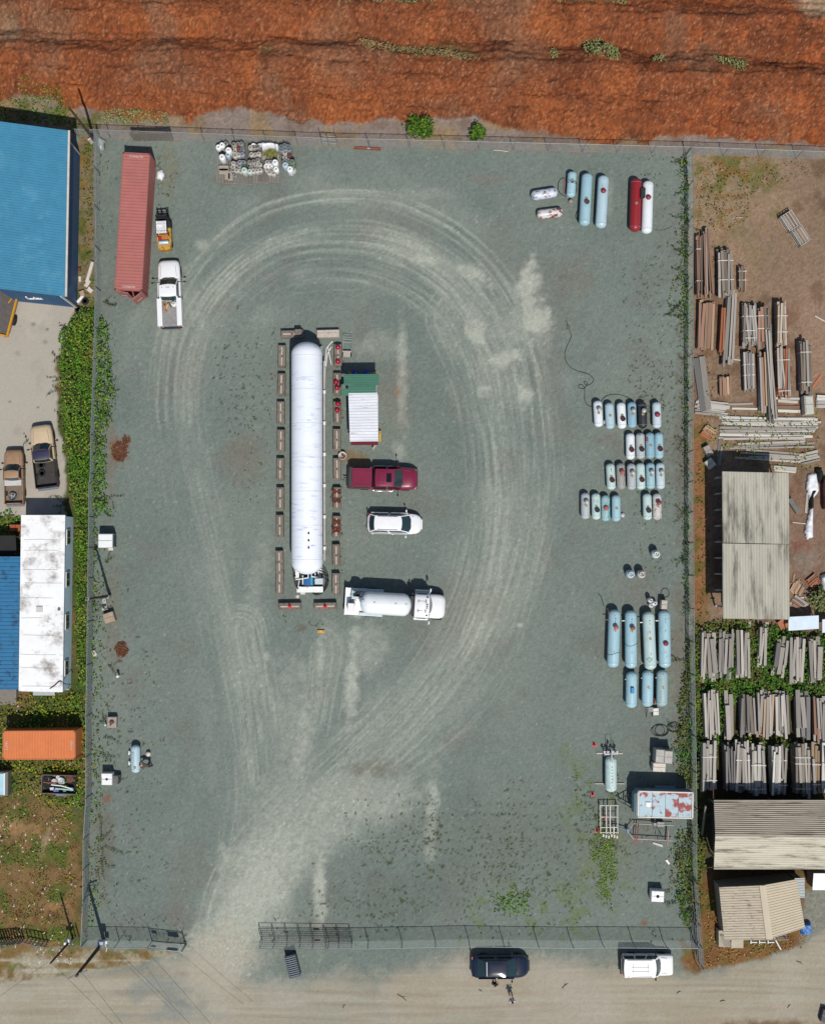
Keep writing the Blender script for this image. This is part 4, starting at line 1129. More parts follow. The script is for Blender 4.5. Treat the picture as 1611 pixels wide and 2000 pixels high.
for lb, p_, L_, a_ in (('pale bare stick on the gravel below the two shrubs', (978, 295), 1.3, -6), ('thin pale stake on the verge, well west of the shrubs', (1440, 426), .9, 2)):
 x0, y0 = at(*p_); root = thing('stick', lb, 'stick', (x0, y0, .05), a_)
 mb = MB(); mb.tube([(-L_ / 2, 0, 0), (0, .03, .02), (L_ / 2, 0, 0)], .04, 5); mb.build('shaft', M('bare wood', (206, 196, 180), .8), root)
 if 'verge' in lb: root['label'] = 'thin pale stake lying in weeds next to the lumber yard fence'
def pole(label, base, h, r, arm=None, extras=()):
 x0, y0 = at(*base)
 root = thing('utility_pole', label, 'utility pole', (x0, y0, 0))
 mb = MB(); mb.cyl((0, 0, 0), (0, 0, h), r, r * .68, n=12); mb.build('shaft', M_POLE, root)
 return root
p1 = pole('tall dark utility pole with a transformer box near the front gate', (204, 1838), 9.6, .17)
mb = MB(); mb.cbox((.12, .3, 1.6), (.5, .4, .7), .04); mb.build('meter_box', M('pale blue grey enamel', (176, 190, 204), .5), p1)
mb = MB(); mb.cbox((.35, .15, .75), (.3, .3, .5), .03); mb.tube([(.2, -.1, .6), (.32, -.5, .3), (.2, -.9, .05)], .03, 5); mb.build('conduit', M_WHITE, p1)
mb = MB(); mb.box((0, 0, 9.2), (1.6, .12, .12), rz=.4); mb.build('cross_arm', M_WOODG, p1)
p2 = pole('shorter utility pole with pale lamp boxes beside the wooden fence', (143, 1832), 7.2, .11)
mb = MB(); mb.cbox((0, .25, 1.5), (.32, .28, .6), .03); mb.cbox((-.25, 0, 1.6), (.2, .22, .3), .03); mb.tube([(-.1, -.1, 1.5), (-.3, -.4, 1.0), (-.5, -.5, .6)], .035, 5); mb.build('meter_box', M_WHITE, p2)
mb = MB()
for dx in (.25, .55): mb.cyl((dx, .1, 0), (dx, .1, 2.2), .05, n=6)
mb.build('guard_post', M_GALV, p2)
p3 = pole('leaning grey utility pole beside the blue warehouse corner', (186, 276), 9.0, .14)
mb = MB(); mb.box((-.2, -.2, .7), (.3, .1, 1.2), rz=.7); mb.build('pole_stub', M_TRIM, p3)
p4 = pole('slim utility pole with a side strut near the hedge', (215, 1164), 8.2, .13)
mb = MB(); mb.cbox((.0, .02, 8.0), (.25, .25, .3), .03); mb.build('bracket', M_GALV, p4)
mb = MB(); mb.box((0.05, -.05, .6), (.22, .25, 1.0)); mb.build('meter_box', M_GALV, p4)
t1 = Vector(p1.location) + Vector((0, 0, 9.3)); t2 = Vector(p2.location) + Vector((0, 0, 7.0))
def wire(label, a, b, sag=.6):
 a, b = Vector(a), Vector(b)
 mid_ = [a.lerp(b, k / 14) - Vector((0, 0, sag * 4 * (k / 14) * (1 - k / 14))) for k in range(15)]
 root = thing('overhead_wire', label, 'wire', a, 0, 'overhead wires')
 mb = MB(); mb.tube([p_ - a for p_ in mid_], .011, 4); mb.build('cable', M_BLACK, root)
def up(px_, py_, z_): return Vector((*at(px_, py_, z_), z_))
wire('overhead wire from the tall pole crossing the wet road patch', t1 + Vector((.4, .1, 0)), up(330, 2130, 8), .5)
wire('overhead wire from the short pole towards the frame bottom', t2, up(330, 2120, 7), .4)
wire('overhead wire beside the gate leaf passing over the road', up(232, 1860, 5.2), up(480, 2120, 7.5), .5)
wire('overhead wire parallel to the one over the gate, farther from the pole', up(286, 1857, 4.6), up(500, 2110, 7.3), .5)
wire('overhead wire running out over the corner of the road', t2 + Vector((-.3, 0, 0)), up(-60, 1990, 7), .3)
# ================================================================ vegetation
M_LEAF = MA('leaves', .85, 3.0, .12, 0)
def scatter(poly, dens, seed, edge=10, ns=22, thr=.42):
 """random ground points (photograph pixels) inside a polygon, thinned by noise and at its edge"""
 rg = np.random.default_rng(seed)
 P = np.array(poly, float)
 lo, hi = P.min(0) - edge, P.max(0) + edge
 n = int((hi[0] - lo[0]) * (hi[1] - lo[1]) / 484 * dens)
 q = lo + rg.random((n, 2)) * (hi - lo)
 sd = poly_sd(q[:, 0], q[:, 1], poly) + (fbm(q[:, 0] / ns, q[:, 1] / ns, seed) - .5) * 2 * edge
 d = sstep(-2, edge, sd) * sstep(thr - .12, thr + .12, fbm(q[:, 0] / 15, q[:, 1] / 15, seed + 5) + .12)
 k = rg.random(n) < d
 return q[k], sd[k]
def px_world(q, z=0.0):
 u = (q[:, 0] - 805.5) / FPX; v = (1000 - q[:, 1]) / FPX
 dy = v * _ct + _st; dz = v * _st - _ct
 t = (CAM_H - z) / -dz
 return np.c_[u * t, dy * t]
def leaf_arrays(P, size, rg, up=.8):
 n = len(P)
 a = rg.random(n) * 2 * math.pi
 d = np.c_[np.cos(a), np.sin(a), (rg.random(n) - .5) * 1.2 * (1 - up) * 2]
 d /= np.linalg.norm(d, axis=1)[:, None]
 nrm = np.c_[(rg.random(n) - .5), (rg.random(n) - .5), np.full(n, up) + .3 * rg.random(n)]
 s = np.cross(nrm, d); s /= np.linalg.norm(s, axis=1)[:, None] + 1e-9
 sz = (size * (.6 + .8 * rg.random(n)))[:, None]
 tip = P + d * sz; 
 ml = P + d * sz * .45 + s * sz * .42 + np.array([0, 0, .02]); mr = P + d * sz * .45 - s * sz * .42 + np.array([0, 0, .02])
 V = np.stack([P, mr, tip, ml], 1).reshape(-1, 3)
 F = (np.arange(n) * 4)[:, None] + np.array([[0, 1, 2, 3]])
 return V, F
GREENS = [(68, 108, 26), (92, 130, 34), (52, 84, 27), (114, 134, 44), (78, 114, 36)]
OLIVE = [(92, 98, 42), (74, 82, 36), (120, 112, 52), (60, 72, 30), (108, 100, 56)]
YEL = [(126, 132, 36), (98, 116, 34), (76, 100, 30), (140, 128, 44)]
DRY = [(150, 116, 66), (132, 96, 56), (118, 84, 46), (160, 132, 86)]
DULL = [(124, 134, 84), (106, 122, 72), (140, 134, 90), (92, 108, 62)]
def leafy(name, label, cat, poly, dens, size, hmax, seed, pal, edge=10, thr=.42, kind='stuff', base_z=0.0, rough_h=True):
 rg = np.random.default_rng(seed)
 q, sd = scatter(poly, dens, seed, edge, thr=thr)
 if not len(q): return None
 xy = px_world(q)
 hh = hmax * np.clip(.15 + sd / 26.0, .12, 1) * (.55 + .9 * fbm(q[:, 0] / 13, q[:, 1] / 13, seed + 9))
 zz = hh * np.sqrt(rg.random(len(q)))
 P = np.c_[xy, zz + .02 + base_z]
 if base_z < 0:
  P[:, 2] = zz + .05 + np.array([zmulch(a, b) for a, b in xy])
 V, F = leaf_arrays(P, size, rg)
 pc = np.array([C(*p_) for p_ in pal])
 idx = np.clip((fbm(q[:, 0] / 30, q[:, 1] / 30, seed + 3) * 1.6 - .3) * len(pal) + (rg.random(len(q)) - .5) * 1.8, 0, len(pal) - 1).astype(int)
 cc_ = pc[idx] * (.72 + .8 * rg.random((len(q), 1)))
 o = np_mesh(name, V, F, M_LEAF, np.repeat(cc_, 4, 0))
 tag(o, label, cat, kind=kind)
 return o
leafy('bramble_hedge', 'dense green bramble hedge between concrete apron and chain-link fence', 'hedge', [(152, 602), (186, 600), (220, 645), (220, 700), (228, 780), (212, 850), (210, 950), (218, 1000), (190, 1020), (184, 1345), (150, 1345), (147, 1010), (136, 960), (126, 860), (114, 720), (118, 650)], 84, .155, 1.5, 201, GREENS, 9, .2)
leafy('hedge_undergrowth', 'low green and yellow plants round the orange container', 'plants', [(-40, 1355), (178, 1348), (190, 1500), (176, 1600), (60, 1560), (-40, 1580)], 34, .17, .6, 202, YEL + GREENS[:2], 14, .34)
leafy('fence_weeds', 'ragged green and dry weeds along the hedge-side fence', 'weeds', [(158, 240), (192, 240), (205, 330), (202, 420), (196, 600), (160, 600)], 20, .14, .5, 203, OLIVE + YEL, 8, .5)
leafy('fence_weeds', 'green weeds at the foot of the fence beside the tank and white boxes', 'weeds', [(176, 1010), (210, 1020), (212, 1140), (206, 1260), (200, 1420), (214, 1480), (206, 1560), (202, 1660), (206, 1760), (170, 1845), (160, 1845), (166, 1500)], 17, .15, .5, 204, GREENS + OLIVE, 9, .47)
leafy('meadow_weeds', 'patchy weeds and dry grass in the overgrown corner plot', 'weeds', [(-40, 1560), (150, 1560), (160, 1840), (-40, 1846)], 52, .11, .2, 205, GREENS[:2] + OLIVE + YEL[:2] + DRY[:1], 16, .62)
leafy('corner_plants', 'leafy plants beside the parked trucks and mobile home', 'plants', [(-40, 988), (42, 1000), (40, 1050), (-40, 1060)], 40, .17, .7, 206, GREENS, 8, .25)
leafy('fence_creeper', 'creepers and weeds along the lumber yard fence by the tanks', 'creeper', [(1324, 300), (1352, 300), (1352, 900), (1350, 1200), (1328, 1200), (1330, 700)], 44, .14, .8, 207, GREENS[:3] + [(46, 62, 28), (70, 84, 36)], 7, .42)
leafy('fence_bramble', 'green bramble spilling through the lumber yard fence near the trailer', 'bramble', [(1332, 1270), (1352, 1200), (1376, 1230), (1382, 1460), (1380, 1560), (1376, 1700), (1368, 1810), (1340, 1820), (1318, 1790), (1310, 1690), (1330, 1620), (1352, 1600), (1340, 1540), (1316, 1500), (1318, 1400)], 80, .17, .95, 208, GREENS[:1] + GREENS[2:3] + OLIVE[:2] + YEL[1:3], 12, .44)
leafy('stack_bramble', 'bright green bramble growing between the grey timber stacks', 'bramble', [(1364, 1215), (1410, 1205), (1500, 1220), (1640, 1240), (1640, 1372), (1545, 1366), (1440, 1368), (1405, 1460), (1366, 1470)], 75, .18, .8, 209, GREENS[:1] + GREENS[2:3] + GREENS[4:] + OLIVE[:2], 9, .38)
leafy('stack_weeds', 'green weeds in the gaps below the middle row of timber stacks', 'weeds', [(1370, 1430), (1640, 1440), (1640, 1468), (1370, 1468)], 30, .17, .6, 210, GREENS, 7, .45)
leafy('yard_weeds', 'weeds and dry grass around the northern lumber stacks', 'weeds', [(1358, 312), (1560, 312), (1590, 340), (1480, 380), (1460, 470), (1400, 460), (1380, 700), (1420, 760), (1390, 800), (1358, 800)], 20, .13, .35, 211, OLIVE + DRY + YEL[:1], 14, .52)
leafy('yard_weeds', 'weeds poking between the long loose boards', 'weeds', [(1360, 800), (1600, 800), (1600, 920), (1360, 920)], 14, .15, .4, 212, YEL + GREENS[:2], 8, .58)
leafy('strip_weeds', 'low weeds on the bare strip between the fence and the open shed', 'weeds', [(1358, 900), (1386, 900), (1384, 1210), (1358, 1210)], 16, .14, .3, 213, OLIVE + GREENS[:1], 6, .54)
leafy('house_grass', 'dry brown grass round the small house', 'grass', [(1374, 1735), (1404, 1735), (1416, 1840), (1560, 1830), (1580, 1800), (1570, 1850), (1420, 1885), (1372, 1895)], 26, .14, .16, 214, DRY + OLIVE[:2], 8, .4)
leafy('mulch_weeds', 'yellow-green weeds creeping over the mulch near the warehouse', 'weeds', [(60, 165), (110, 165), (140, 200), (150, 232), (0, 215), (-40, 205), (20, 190)], 26, .16, .4, 215, YEL, 10, .5, base_z=-1)
leafy('shade_plants', 'dark plants in the shade behind the blue warehouse', 'plants', [(-40, 206), (120, 214), (160, 240), (176, 252), (-40, 240)], 30, .18, .5, 216, GREENS[:3], 8, .35)
for i, (lb, pl) in enumerate((
  ('dull grey-green scrub on the mulch ridge above the blue propane tanks', [(1128, 92), (1166, 84), (1200, 112), (1210, 136), (1180, 140), (1140, 130)]),
  ('grey-green scrub on the mulch nearest the lumber yard corner', [(1385, 124), (1420, 122), (1450, 136), (1440, 156), (1400, 146)]),
  ('dry straw-coloured scrub on the middle of the mulch ridge', [(705, 92), (760, 96), (880, 108), (936, 128), (900, 140), (800, 116), (708, 112)]),
  ('green scrub along the upper edge between the mulch ridges', [(640, 2), (760, 8), (880, 0), (1000, 4), (1220, 0), (1215, 26), (1100, 20), (960, 18), (800, 24), (660, 26)]),
  ('small tuft of scrub on the mulch west of the large scrub', [(1068, 108), (1088, 104), (1092, 126), (1070, 130)]),
  ('small tufts of scrub scattered on the eastern mulch', [(1262, 122), (1290, 118), (1292, 134), (1268, 136)]),
  ('thin weeds at the foot of the mulch by the slatted panel', [(200, 214), (330, 226), (330, 250), (200, 240)]))):
 leafy('mulch_scrub', lb, 'scrub', pl, 90, .15, .8, 230 + i, DULL if 'straw' not in lb else [(140, 116, 78), (124, 112, 74), (110, 104, 66)], 6, .36, base_z=-1)
for i, (lb, pl) in enumerate((('ragged green creeper clump by the fence, level with the hose tripod', [(1314, 430), (1346, 424), (1352, 640), (1326, 634), (1296, 604), (1318, 520)]), ('small green creeper clump by the fence, level with the top tank row', [(1318, 730), (1346, 720), (1350, 790), (1326, 770)]), ('green creeper clump by the fence at the corner near the red tank', [(1312, 306), (1346, 300), (1350, 390), (1318, 384)]), ('leafy bramble spilling towards the trailer, above the cable coils', [(1296, 1470), (1320, 1400), (1344, 1390), (1350, 1540), (1322, 1520)]), ('yellowing bramble spilling onto gravel near the ventilator box', [(1300, 1660), (1340, 1640), (1350, 1800), (1326, 1806), (1304, 1760)]), ('tall green bramble clump in the hedge beside the tan-bonnet pickup', [(130, 820), (176, 800), (178, 930), (140, 940)]), ('tall green bramble clump in the hedge below the warehouse corner', [(140, 640), (180, 616), (182, 720), (134, 730)]))):
 leafy('bramble_clump', lb, 'bramble', pl, 46 if i > 4 else 20, .18 if i > 4 else .15, 1.3 if i > 4 else .6, 260 + i, (GREENS if i > 4 else OLIVE) + YEL[:2], 14, .44 if i > 4 else .54)
rg = np.random.default_rng(5)
sel = []
for poly, dens, thr in (([(680, 1560), (1340, 1500), (1350, 1840), (640, 1845)], 2.2, .60), ([(1120, 1480), (1215, 1480), (1215, 1720), (1130, 1720)], 9, .52), ([(1200, 300), (1345, 300), (1345, 1300), (1230, 1300)], 1.6, .50), ([(440, 640), (545, 640), (545, 1000), (450, 1000)], 1.8, .52),
      ([(200, 300), (235, 300), (235, 1800), (190, 1800)], 3.5, .5), ([(520, 1780), (760, 1780), (760, 1840), (520, 1845)], 3.5, .5), ([(290, 300), (370, 300), (360, 500), (300, 500)], 2.4, .52), ([(540, 1195), (660, 1195), (650, 1225), (545, 1225)], 3, .45), ([(655, 700), (675, 700), (672, 1170), (650, 1170)], 6, .45), ([(212, 1780), (380, 1780), (370, 1850), (212, 1850)], 3, .48)):
 q, sd = scatter(poly, dens, 300 + len(sel), 14, thr=thr)
 if thr >= .5: q = q[fbm(q[:, 0] / 55, q[:, 1] / 55, 77, 3) > .5]
 sel.append(q)
q = np.concatenate(sel)
tuft_n = 3
qq = np.repeat(q, tuft_n, 0) + rg.normal(0, 1.3, (len(q) * tuft_n, 2))
P = np.c_[px_world(qq), .02 + .1 * rg.random(len(qq))]
V, F = leaf_arrays(P, .09, rg)
pal = np.array([C(*p_) for p_ in [(70, 82, 40), (88, 96, 52), (56, 66, 36), (104, 92, 58), (86, 104, 36)]])
cc_ = np.repeat(pal[rg.integers(0, 5, len(q))], tuft_n, 0) * (.5 + .6 * rg.random((len(qq), 1)))
tag(np_mesh('gravel_weeds', V, F, M_LEAF, np.repeat(cc_, 4, 0)), 'small weed tufts scattered over the gravel yard', 'weeds', kind='stuff')
leafy('moss_mat', 'bright green mat of weeds below the steel pipe rack', 'weeds', [(1150, 1640), (1176, 1600), (1206, 1630), (1206, 1700), (1190, 1780), (1160, 1740)], 90, .13, .1, 240, [(92, 120, 40), (104, 128, 48), (80, 108, 36)], 16, .47)
leafy('moss_mat', 'patches of green weeds on gravel north-west of the pipe rack', 'weeds', [(1100, 1480), (1160, 1500), (1176, 1600), (1150, 1640), (1112, 1560)], 40, .12, .08, 241, [(86, 106, 46), (98, 116, 50)], 14, .62)
leafy('moss_mat', 'green weed tufts on gravel behind the dark car', 'weeds', [(960, 1735), (1040, 1735), (1040, 1790), (960, 1790)], 50, .14, .15, 242, GREENS[1:4], 10, .55)
def vines(label, starts, seed, pal):
 rg = np.random.default_rng(seed)
 pts = []; mb = MB()
 for (x, y, ang, L) in starts:
  for br in range(2):
   a = math.radians(ang + rg.normal(0, 26)); p_ = np.array([x, y], float); ln = L * (.5 + .6 * rg.random())
   path = [p_.copy()]
   while ln > 0:
    a += rg.normal(0, .28); p_ = p_ + 3.2 * np.array([math.cos(a), -math.sin(a)]); path.append(p_.copy()); ln -= 3.2
   w = px_world(np.array(path))
   zz = .12 + .10 * np.abs(np.sin(np.arange(len(w)) * .9))
   mb.tube([(a_[0], a_[1], b_) for a_, b_ in zip(w, zz)], .012, 3)
   for i in range(len(w)):
    for k in range(2): pts.append((w[i, 0] + rg.normal(0, .06), w[i, 1] + rg.normal(0, .06), zz[i] + .05 * rg.random()))
 P = np.array(pts)
 V, F = leaf_arrays(P, .10, rg)
 pc = np.array([C(*p_) for p_ in pal])
 cc_ = pc[rg.integers(0, len(pal), len(P))] * (.55 + .6 * rg.random((len(P), 1)))
 n0 = len(V)
 vs = np.array(mb.v); fq = np.array([f for f in mb.f if len(f) == 4])
 V2 = np.concatenate([V, vs]); F2 = np.concatenate([F, fq + n0])
 col2 = np.concatenate([np.repeat(cc_, 4, 0), np.tile(np.array(C(74, 66, 44)), (len(vs), 1))])
 tag(np_mesh('trailing_vines', V2, F2, M_LEAF, col2), label, 'vines', kind='stuff')
DV = [(58, 76, 34), (74, 92, 40), (46, 60, 30)]
vines('trailing vines creeping from the hedge onto gravel and concrete', [(212, 760, 20, 28), (208, 790, -50, 34), (128, 640, 160, 16), (120, 740, 170, 22), (122, 765, 190, 34), (120, 815, 180, 18), (116, 700, 150, 20), (205, 970, -30, 36), (206, 1000, -60, 22), (206, 590, 10, 26), (205, 640, -20, 22), (56, 862, 175, 22), (210, 1100, 60, 26), (205, 1190, 20, 20)], 401, DV)
vines('trailing vines reaching onto gravel beside the overgrown plot', [(205, 1440, 30, 30), (200, 1470, 0, 38), (196, 1640, 30, 42), (200, 1655, -25, 60), (198, 1680, -40, 40), (215, 1300, -20, 26), (200, 1410, 60, 20)], 402, DV)
vines('trailing vines reaching from the lumber yard fence into the tank yard', [(1338, 320, 150, 26), (1338, 372, 190, 30), (1336, 425, 200, 40), (1336, 500, 170, 36), (1334, 530, 190, 44), (1334, 590, 210, 44), (1334, 615, 200, 40), (1336, 700, 180, 24), (1336, 860, 160, 30), (1336, 1000, 190, 26), (1334, 1090, 200, 24), (1330, 1290, 180, 26), (1322, 1420, 170, 24), (1318, 1760, 190, 36), (1306, 1740, 210, 36)], 403, DV)
vines('trailing vines over the dark shade patch north of the mobile home', [(132, 975, 200, 50), (132, 985, 215, 30)], 404, DV)
vines('trailing vine hanging over the pale blue roof east of the open shed', [(1606, 1198, 205, 40)], 405, GREENS)
q1, _ = scatter([(-40, 1500), (160, 1560), (160, 1845), (-40, 1850)], 1.2, 501, 14, thr=.5)
q2, _ = scatter([(70, 1845), (130, 1850), (150, 1880), (70, 1880)], 7, 502, 6, thr=.3)
q3, _ = scatter([(-40, 1400), (60, 1360), (170, 1500), (20, 1480)], .9, 503, 8, thr=.45)
q4, _ = scatter([(930, 0), (965, 0), (965, 8), (930, 8)], 10, 504, 4, thr=.2)
q = np.concatenate([q1, q2, q3])
P = np.c_[px_world(q), .35 + .25 * rg.random(len(q))]
V, F = leaf_arrays(np.repeat(P, 3, 0) + rg.normal(0, .03, (len(P) * 3, 3)), .085, rg, .95)
tag(np_mesh('wild_flowers', V, F, M_LEAF, np.tile(np.array(C(226, 218, 214)), (len(V), 1))), 'white flower heads dotted over the overgrown plot', 'flowers', kind='stuff')
def shrub(label, pxy, rad, h, seed, pal, n=900):
 rg = np.random.default_rng(seed)
 x0, y0 = at(*pxy)
 z0 = max(0, zmulch(x0, y0))
 root = thing('shrub', label, 'shrub', (x0, y0, z0 - .05), 0)
 mb = MB()
 cl = []
 for k in range(9):
  a = rg.random() * 6.28; rr = rad * (.25 + .6 * rg.random()); zc = h * (.35 + .6 * rg.random())
  e = (rr * math.cos(a), rr * math.sin(a), zc); cl.append(e)
  mb.tube([(0, 0, 0), (e[0] * .4, e[1] * .4, zc * .6), e], [.05, .035, .015], 5)
 mb.build('stem', M_POLE, root)
 ce = np.array(cl)[rg.integers(0, 9, n)]
 P = ce + rg.normal(0, rad * .24, (n, 3)) * np.array([1, 1, .8]); P[:, 2] = np.clip(P[:, 2], .1, None)
 V, F = leaf_arrays(P, .2, rg)
 pc = np.array([C(*p_) for p_ in pal])
 cc_ = pc[rg.integers(0, len(pal), n)] * (.45 + .7 * rg.random((n, 1)))
 np_mesh('crown', V, F, M_LEAF, np.repeat(cc_, 4, 0), parent=root)
shrub('large round bright green shrub at the foot of the mulch', (822, 252), 1.0, 2.0, 601, GREENS, 1100)
shrub('smaller green shrub by the fence, east of the large one', (932, 266), .62, 1.2, 602, GREENS, 500)
shrub('rounded grey-green bush near the pale blue roof sheet', (1598, 1172), 1.0, 1.3, 603, DULL, 900)
# ================================================================ vehicles (x forward, y to the left, z up)
M_CARGLASS = M('car glass', (40, 60, 64), .06, 0, .12, 1.2, spec=.7)
M_TYRE = M('tyre rubber', (30, 30, 32), .85, 0, .15, 6)
M_RIM = M('alloy rim', (170, 172, 174), .35, .6, .08, 6)
M_CHROME = M('bright metal', (206, 208, 210), .22, .8, .05, 4)
M_BLK = M('black plastic', (34, 34, 36), .55, 0, .1, 5)
M_LAMP = M('lamp lens', (226, 228, 226), .15, 0, .05, 4)
M_RED = M('red lens', (170, 30, 30), .25, 0, .08, 4)
M_BEDW = M('scratched bed floor', (150, 148, 146), .7, .1, .18, 3, dirt=((110, 104, 100), .35, 5))
def body_ring(x, hw, zb, zs, zt):
 return [(x, -hw * .90, zb), (x, -hw * .98, zb + (zs - zb) * .25), (x, -hw, zb + (zs - zb) * .62), (x, -hw * .975, zs), (x, -hw * .90, zs + (zt - zs) * .62), (x, -hw * .62, zt - .012), (x, 0, zt),
   (x, hw * .62, zt - .012), (x, hw * .90, zs + (zt - zs) * .62), (x, hw * .975, zs), (x, hw, zb + (zs - zb) * .62), (x, hw * .98, zb + (zs - zb) * .25), (x, hw * .90, zb)]
def wheel(root, x, y, r, w):
 mb = MB(); s = 1 if y > 0 else -1
 mb.lathe([(r * .62, -w / 2), (r * .93, -w / 2), (r, -w * .32), (r, w * .32), (r * .93, w / 2), (r * .62, w / 2)], (x, y, r), 'Y', 18)
 t = mb.build('tyre', M_TYRE, root)
 mb = MB(); mb.lathe([(.001, s * w * .36), (r * .25, s * w * .40), (r * .6, s * w * .34), (r * .62, s * w * .48), (r * .64, s * w * .2)], (x, y, r), 'Y', 14)
 mb.build('rim', M_RIM, t)
def outline(xa, xb, hw, z, bf, bb, n=5):
 """closed plan outline of a cabin ring: front edge bulging by bf, rear edge by bb"""
 f = [(xa + bf * (1 - (2 * k / (n - 1) - 1) ** 2), hw * (2 * k / (n - 1) - 1), z) for k in range(n)]
 r = [(xb - bb * (1 - (2 * k / (n - 1) - 1) ** 2), hw * (1 - 2 * k / (n - 1)), z) for k in range(n)]
 return [Vector(p) for p in f + r]        # n points front (-y to +y), n points rear (+y to -y)
def pane(mb, A, B, idx, t0=.08, t1=.92, inset=.06, off=.012):
 """glass over the strip of a cabin between ring A (low) and ring B (high)"""
 lo = [A[i].lerp(B[i], t0) for i in idx]; hi = [A[i].lerp(B[i], t1) for i in idx]
 def trim(q):
  q = list(q); q[0] = q[0].lerp(q[-1], inset); q[-1] = q[-1].lerp(q[0], inset); return q
 lo, hi = trim(lo), trim(hi)
 nrm = (lo[-1] - lo[0]).cross(hi[0] - lo[0]).normalized() * off
 c0 = sum(lo + hi, Vector()) / (2 * len(lo))
 if nrm.dot(Vector((c0.x - (A[0].x + A[5].x) / 2, c0.y, .25))) < 0: nrm = -nrm
 vs = [p + nrm for p in lo] + [p + nrm for p in hi]
 k = len(lo)
 mb.add(vs, [(i, i + 1, k + i + 1, k + i) for i in range(k - 1)], True)
def car(name, label, cat, pos, rz, stations, cabin, paint, wheels, L, W, roof_rails=False, sunroof=False, doors=2, mirrors=(.6, .95), style='car', roof_mat=None):
 root = thing(name, label, cat, (pos[0], pos[1], 0), rz)
 mb = MB(); mb.loft([body_ring(*s_) for s_ in stations])
 mb.build('body', paint, root)
 xa, xr0, xr1, xb, hb, hr, zb, zr = cabin
 A = outline(xa, xb, hb, zb, .16, .10); B = outline(xr0, xr1, hr, zr, .10, .06)
 mb = MB(); mb.loft([A, [p.copy() for p in B]], cap=False, smooth=False)
 mb.build('cabin', paint, root)
 mb = MB(); rows = []
 for i in range(7):
  t = i / 6
  row = []
  for j in range(7):
   u = j / 6
   f = B[0].lerp(B[4], u) + Vector((.10 * (1 - (2 * u - 1) ** 2), 0, 0)); r_ = B[9].lerp(B[5], u) - Vector((.06 * (1 - (2 * u - 1) ** 2), 0, 0))
   p = f.lerp(r_, t); p.z += .05 * (1 - (2 * u - 1) ** 4) * (1 - (2 * t - 1) ** 4) + .004
   row.append(p)
  rows.append(row)
 mb.loft(rows, cap=False, closed=False)
 rf = mb.build('roof', roof_mat or paint, root)
 mb = MB(); pane(mb, A, B, [0, 1, 2, 3, 4], .05, .97, .05, .014); mb.build('windscreen', M_CARGLASS, root)
 mb = MB(); pane(mb, A, B, [5, 6, 7, 8, 9], .12, .94, .06, .014); mb.build('rear_window', M_CARGLASS, root)
 for s, (a, b) in ((1, (4, 5)), (-1, (9, 0))):
  n = doors
  for k in range(n):
   def P(R_, t): return R_[a].lerp(R_[b], t)
   t0, t1 = (k + .07) / n, (k + .95) / n
   q = [P(A, t0).lerp(P(B, t0), .1), P(A, t1).lerp(P(B, t1), .1), P(A, t1).lerp(P(B, t1), .88), P(A, t0).lerp(P(B, t0), .88)]
   nr = Vector((0, s * .014, .006))
   mb = MB(); mb.add([p + nr for p in q], [(0, 1, 2, 3)]); mb.build('side_window', M_CARGLASS, root)
   x0, x1 = sorted((P(A, t0).x, P(A, t1).x))
   mb = MB(); mb.box(((x0 + x1) / 2, s * (W / 2 + .002), (zb + .42) / 2 + .1), (x1 - x0 - .02, .03, zb - .5)); d_ = mb.build('door', paint, root)
   mb = MB(); mb.box((x0 + .16, s * (W / 2 + .035), zb - .14), (.2, .03, .04)); mb.build('handle', M_CHROME if style != 'car' else paint, d_)
  mb = MB(); mx = xa - .28
  mb.cyl((mx, s * (hb - .02), zb + .05), (mx - .02, s * (W / 2 + mirrors[0] * .3), zb + .1), .03, n=6)
  mb.ball((mx - .03, s * (W / 2 + mirrors[0] * .35), zb + .14), (.08, .13, .10), 10, 6); mb.build('mirror', M_BLK if style != 'car' else paint, root)
  mb = MB(); xf = L / 2
  mb.ball((xf - (.28 if style != 'car' else .5), s * (W / 2 - .30), stations[-2][3] - .03), (.26, .20, .10), 10, 6); mb.build('headlight', M_LAMP, root)
  mb = MB(); mb.box((-L / 2 + .03, s * (W / 2 - .16), .95), (.08, .2, .3)); mb.build('tail_light', M_RED, root)
  for wx in wheels[:2]: wheel(root, wx, s * (W / 2 - .12), wheels[2], wheels[3])
 bw = .84 if style != 'car' else .46
 mb = MB(); mb.cbox((L / 2 - .02, 0, .45), (.16, W * bw, .24), .03); mb.build('bumper', M_BLK if style != 'car' else paint, root)
 mb = MB(); mb.cbox((-L / 2 + .02, 0, .5), (.16, W * (bw + .1), .2), .03); mb.build('bumper', M_BLK if style != 'car' else paint, root)
 mb = MB()
 for s in (-1, 1): mb.tube([(xa + .2, s * hb * .82, zb + .012), (L / 2 - .55, s * hb * .74, stations[-4][4] - .015)], .012, 4)
 mb.build('bonnet_gap', M('panel gap', (110, 112, 116), .6), root)
 mb = MB(); xw = xa + .1
 for s in (-1, 1): mb.tube([(xw + .06, s * .1, zb + .03), (xw - .02, s * .55, zb + .07)], .012, 4)
 mb.build('wiper', M_BLK, root)
 if roof_rails:
  for s in (-1, 1):
   mb = MB(); mb.tube([(xr0 - .25, s * (hr - .06), zr + .03), (xr0 - .35, s * (hr - .06), zr + .08), (xr1 + .3, s * (hr - .06), zr + .08), (xr1 + .2, s * (hr - .06), zr + .03)], .018, 5); mb.build('roof_rail', M_STEEL, root)
 if sunroof:
  mb = MB(); mb.box((xr0 - .38, 0, zr + .055), (.44, hr * 1.02, .015)); mb.build('sunroof', M('sunroof glass', (26, 26, 34), .1), rf)
 return root
WHITE_P = M('white car paint', (244, 244, 244), .3, 0, .03, 1, coat=.6)
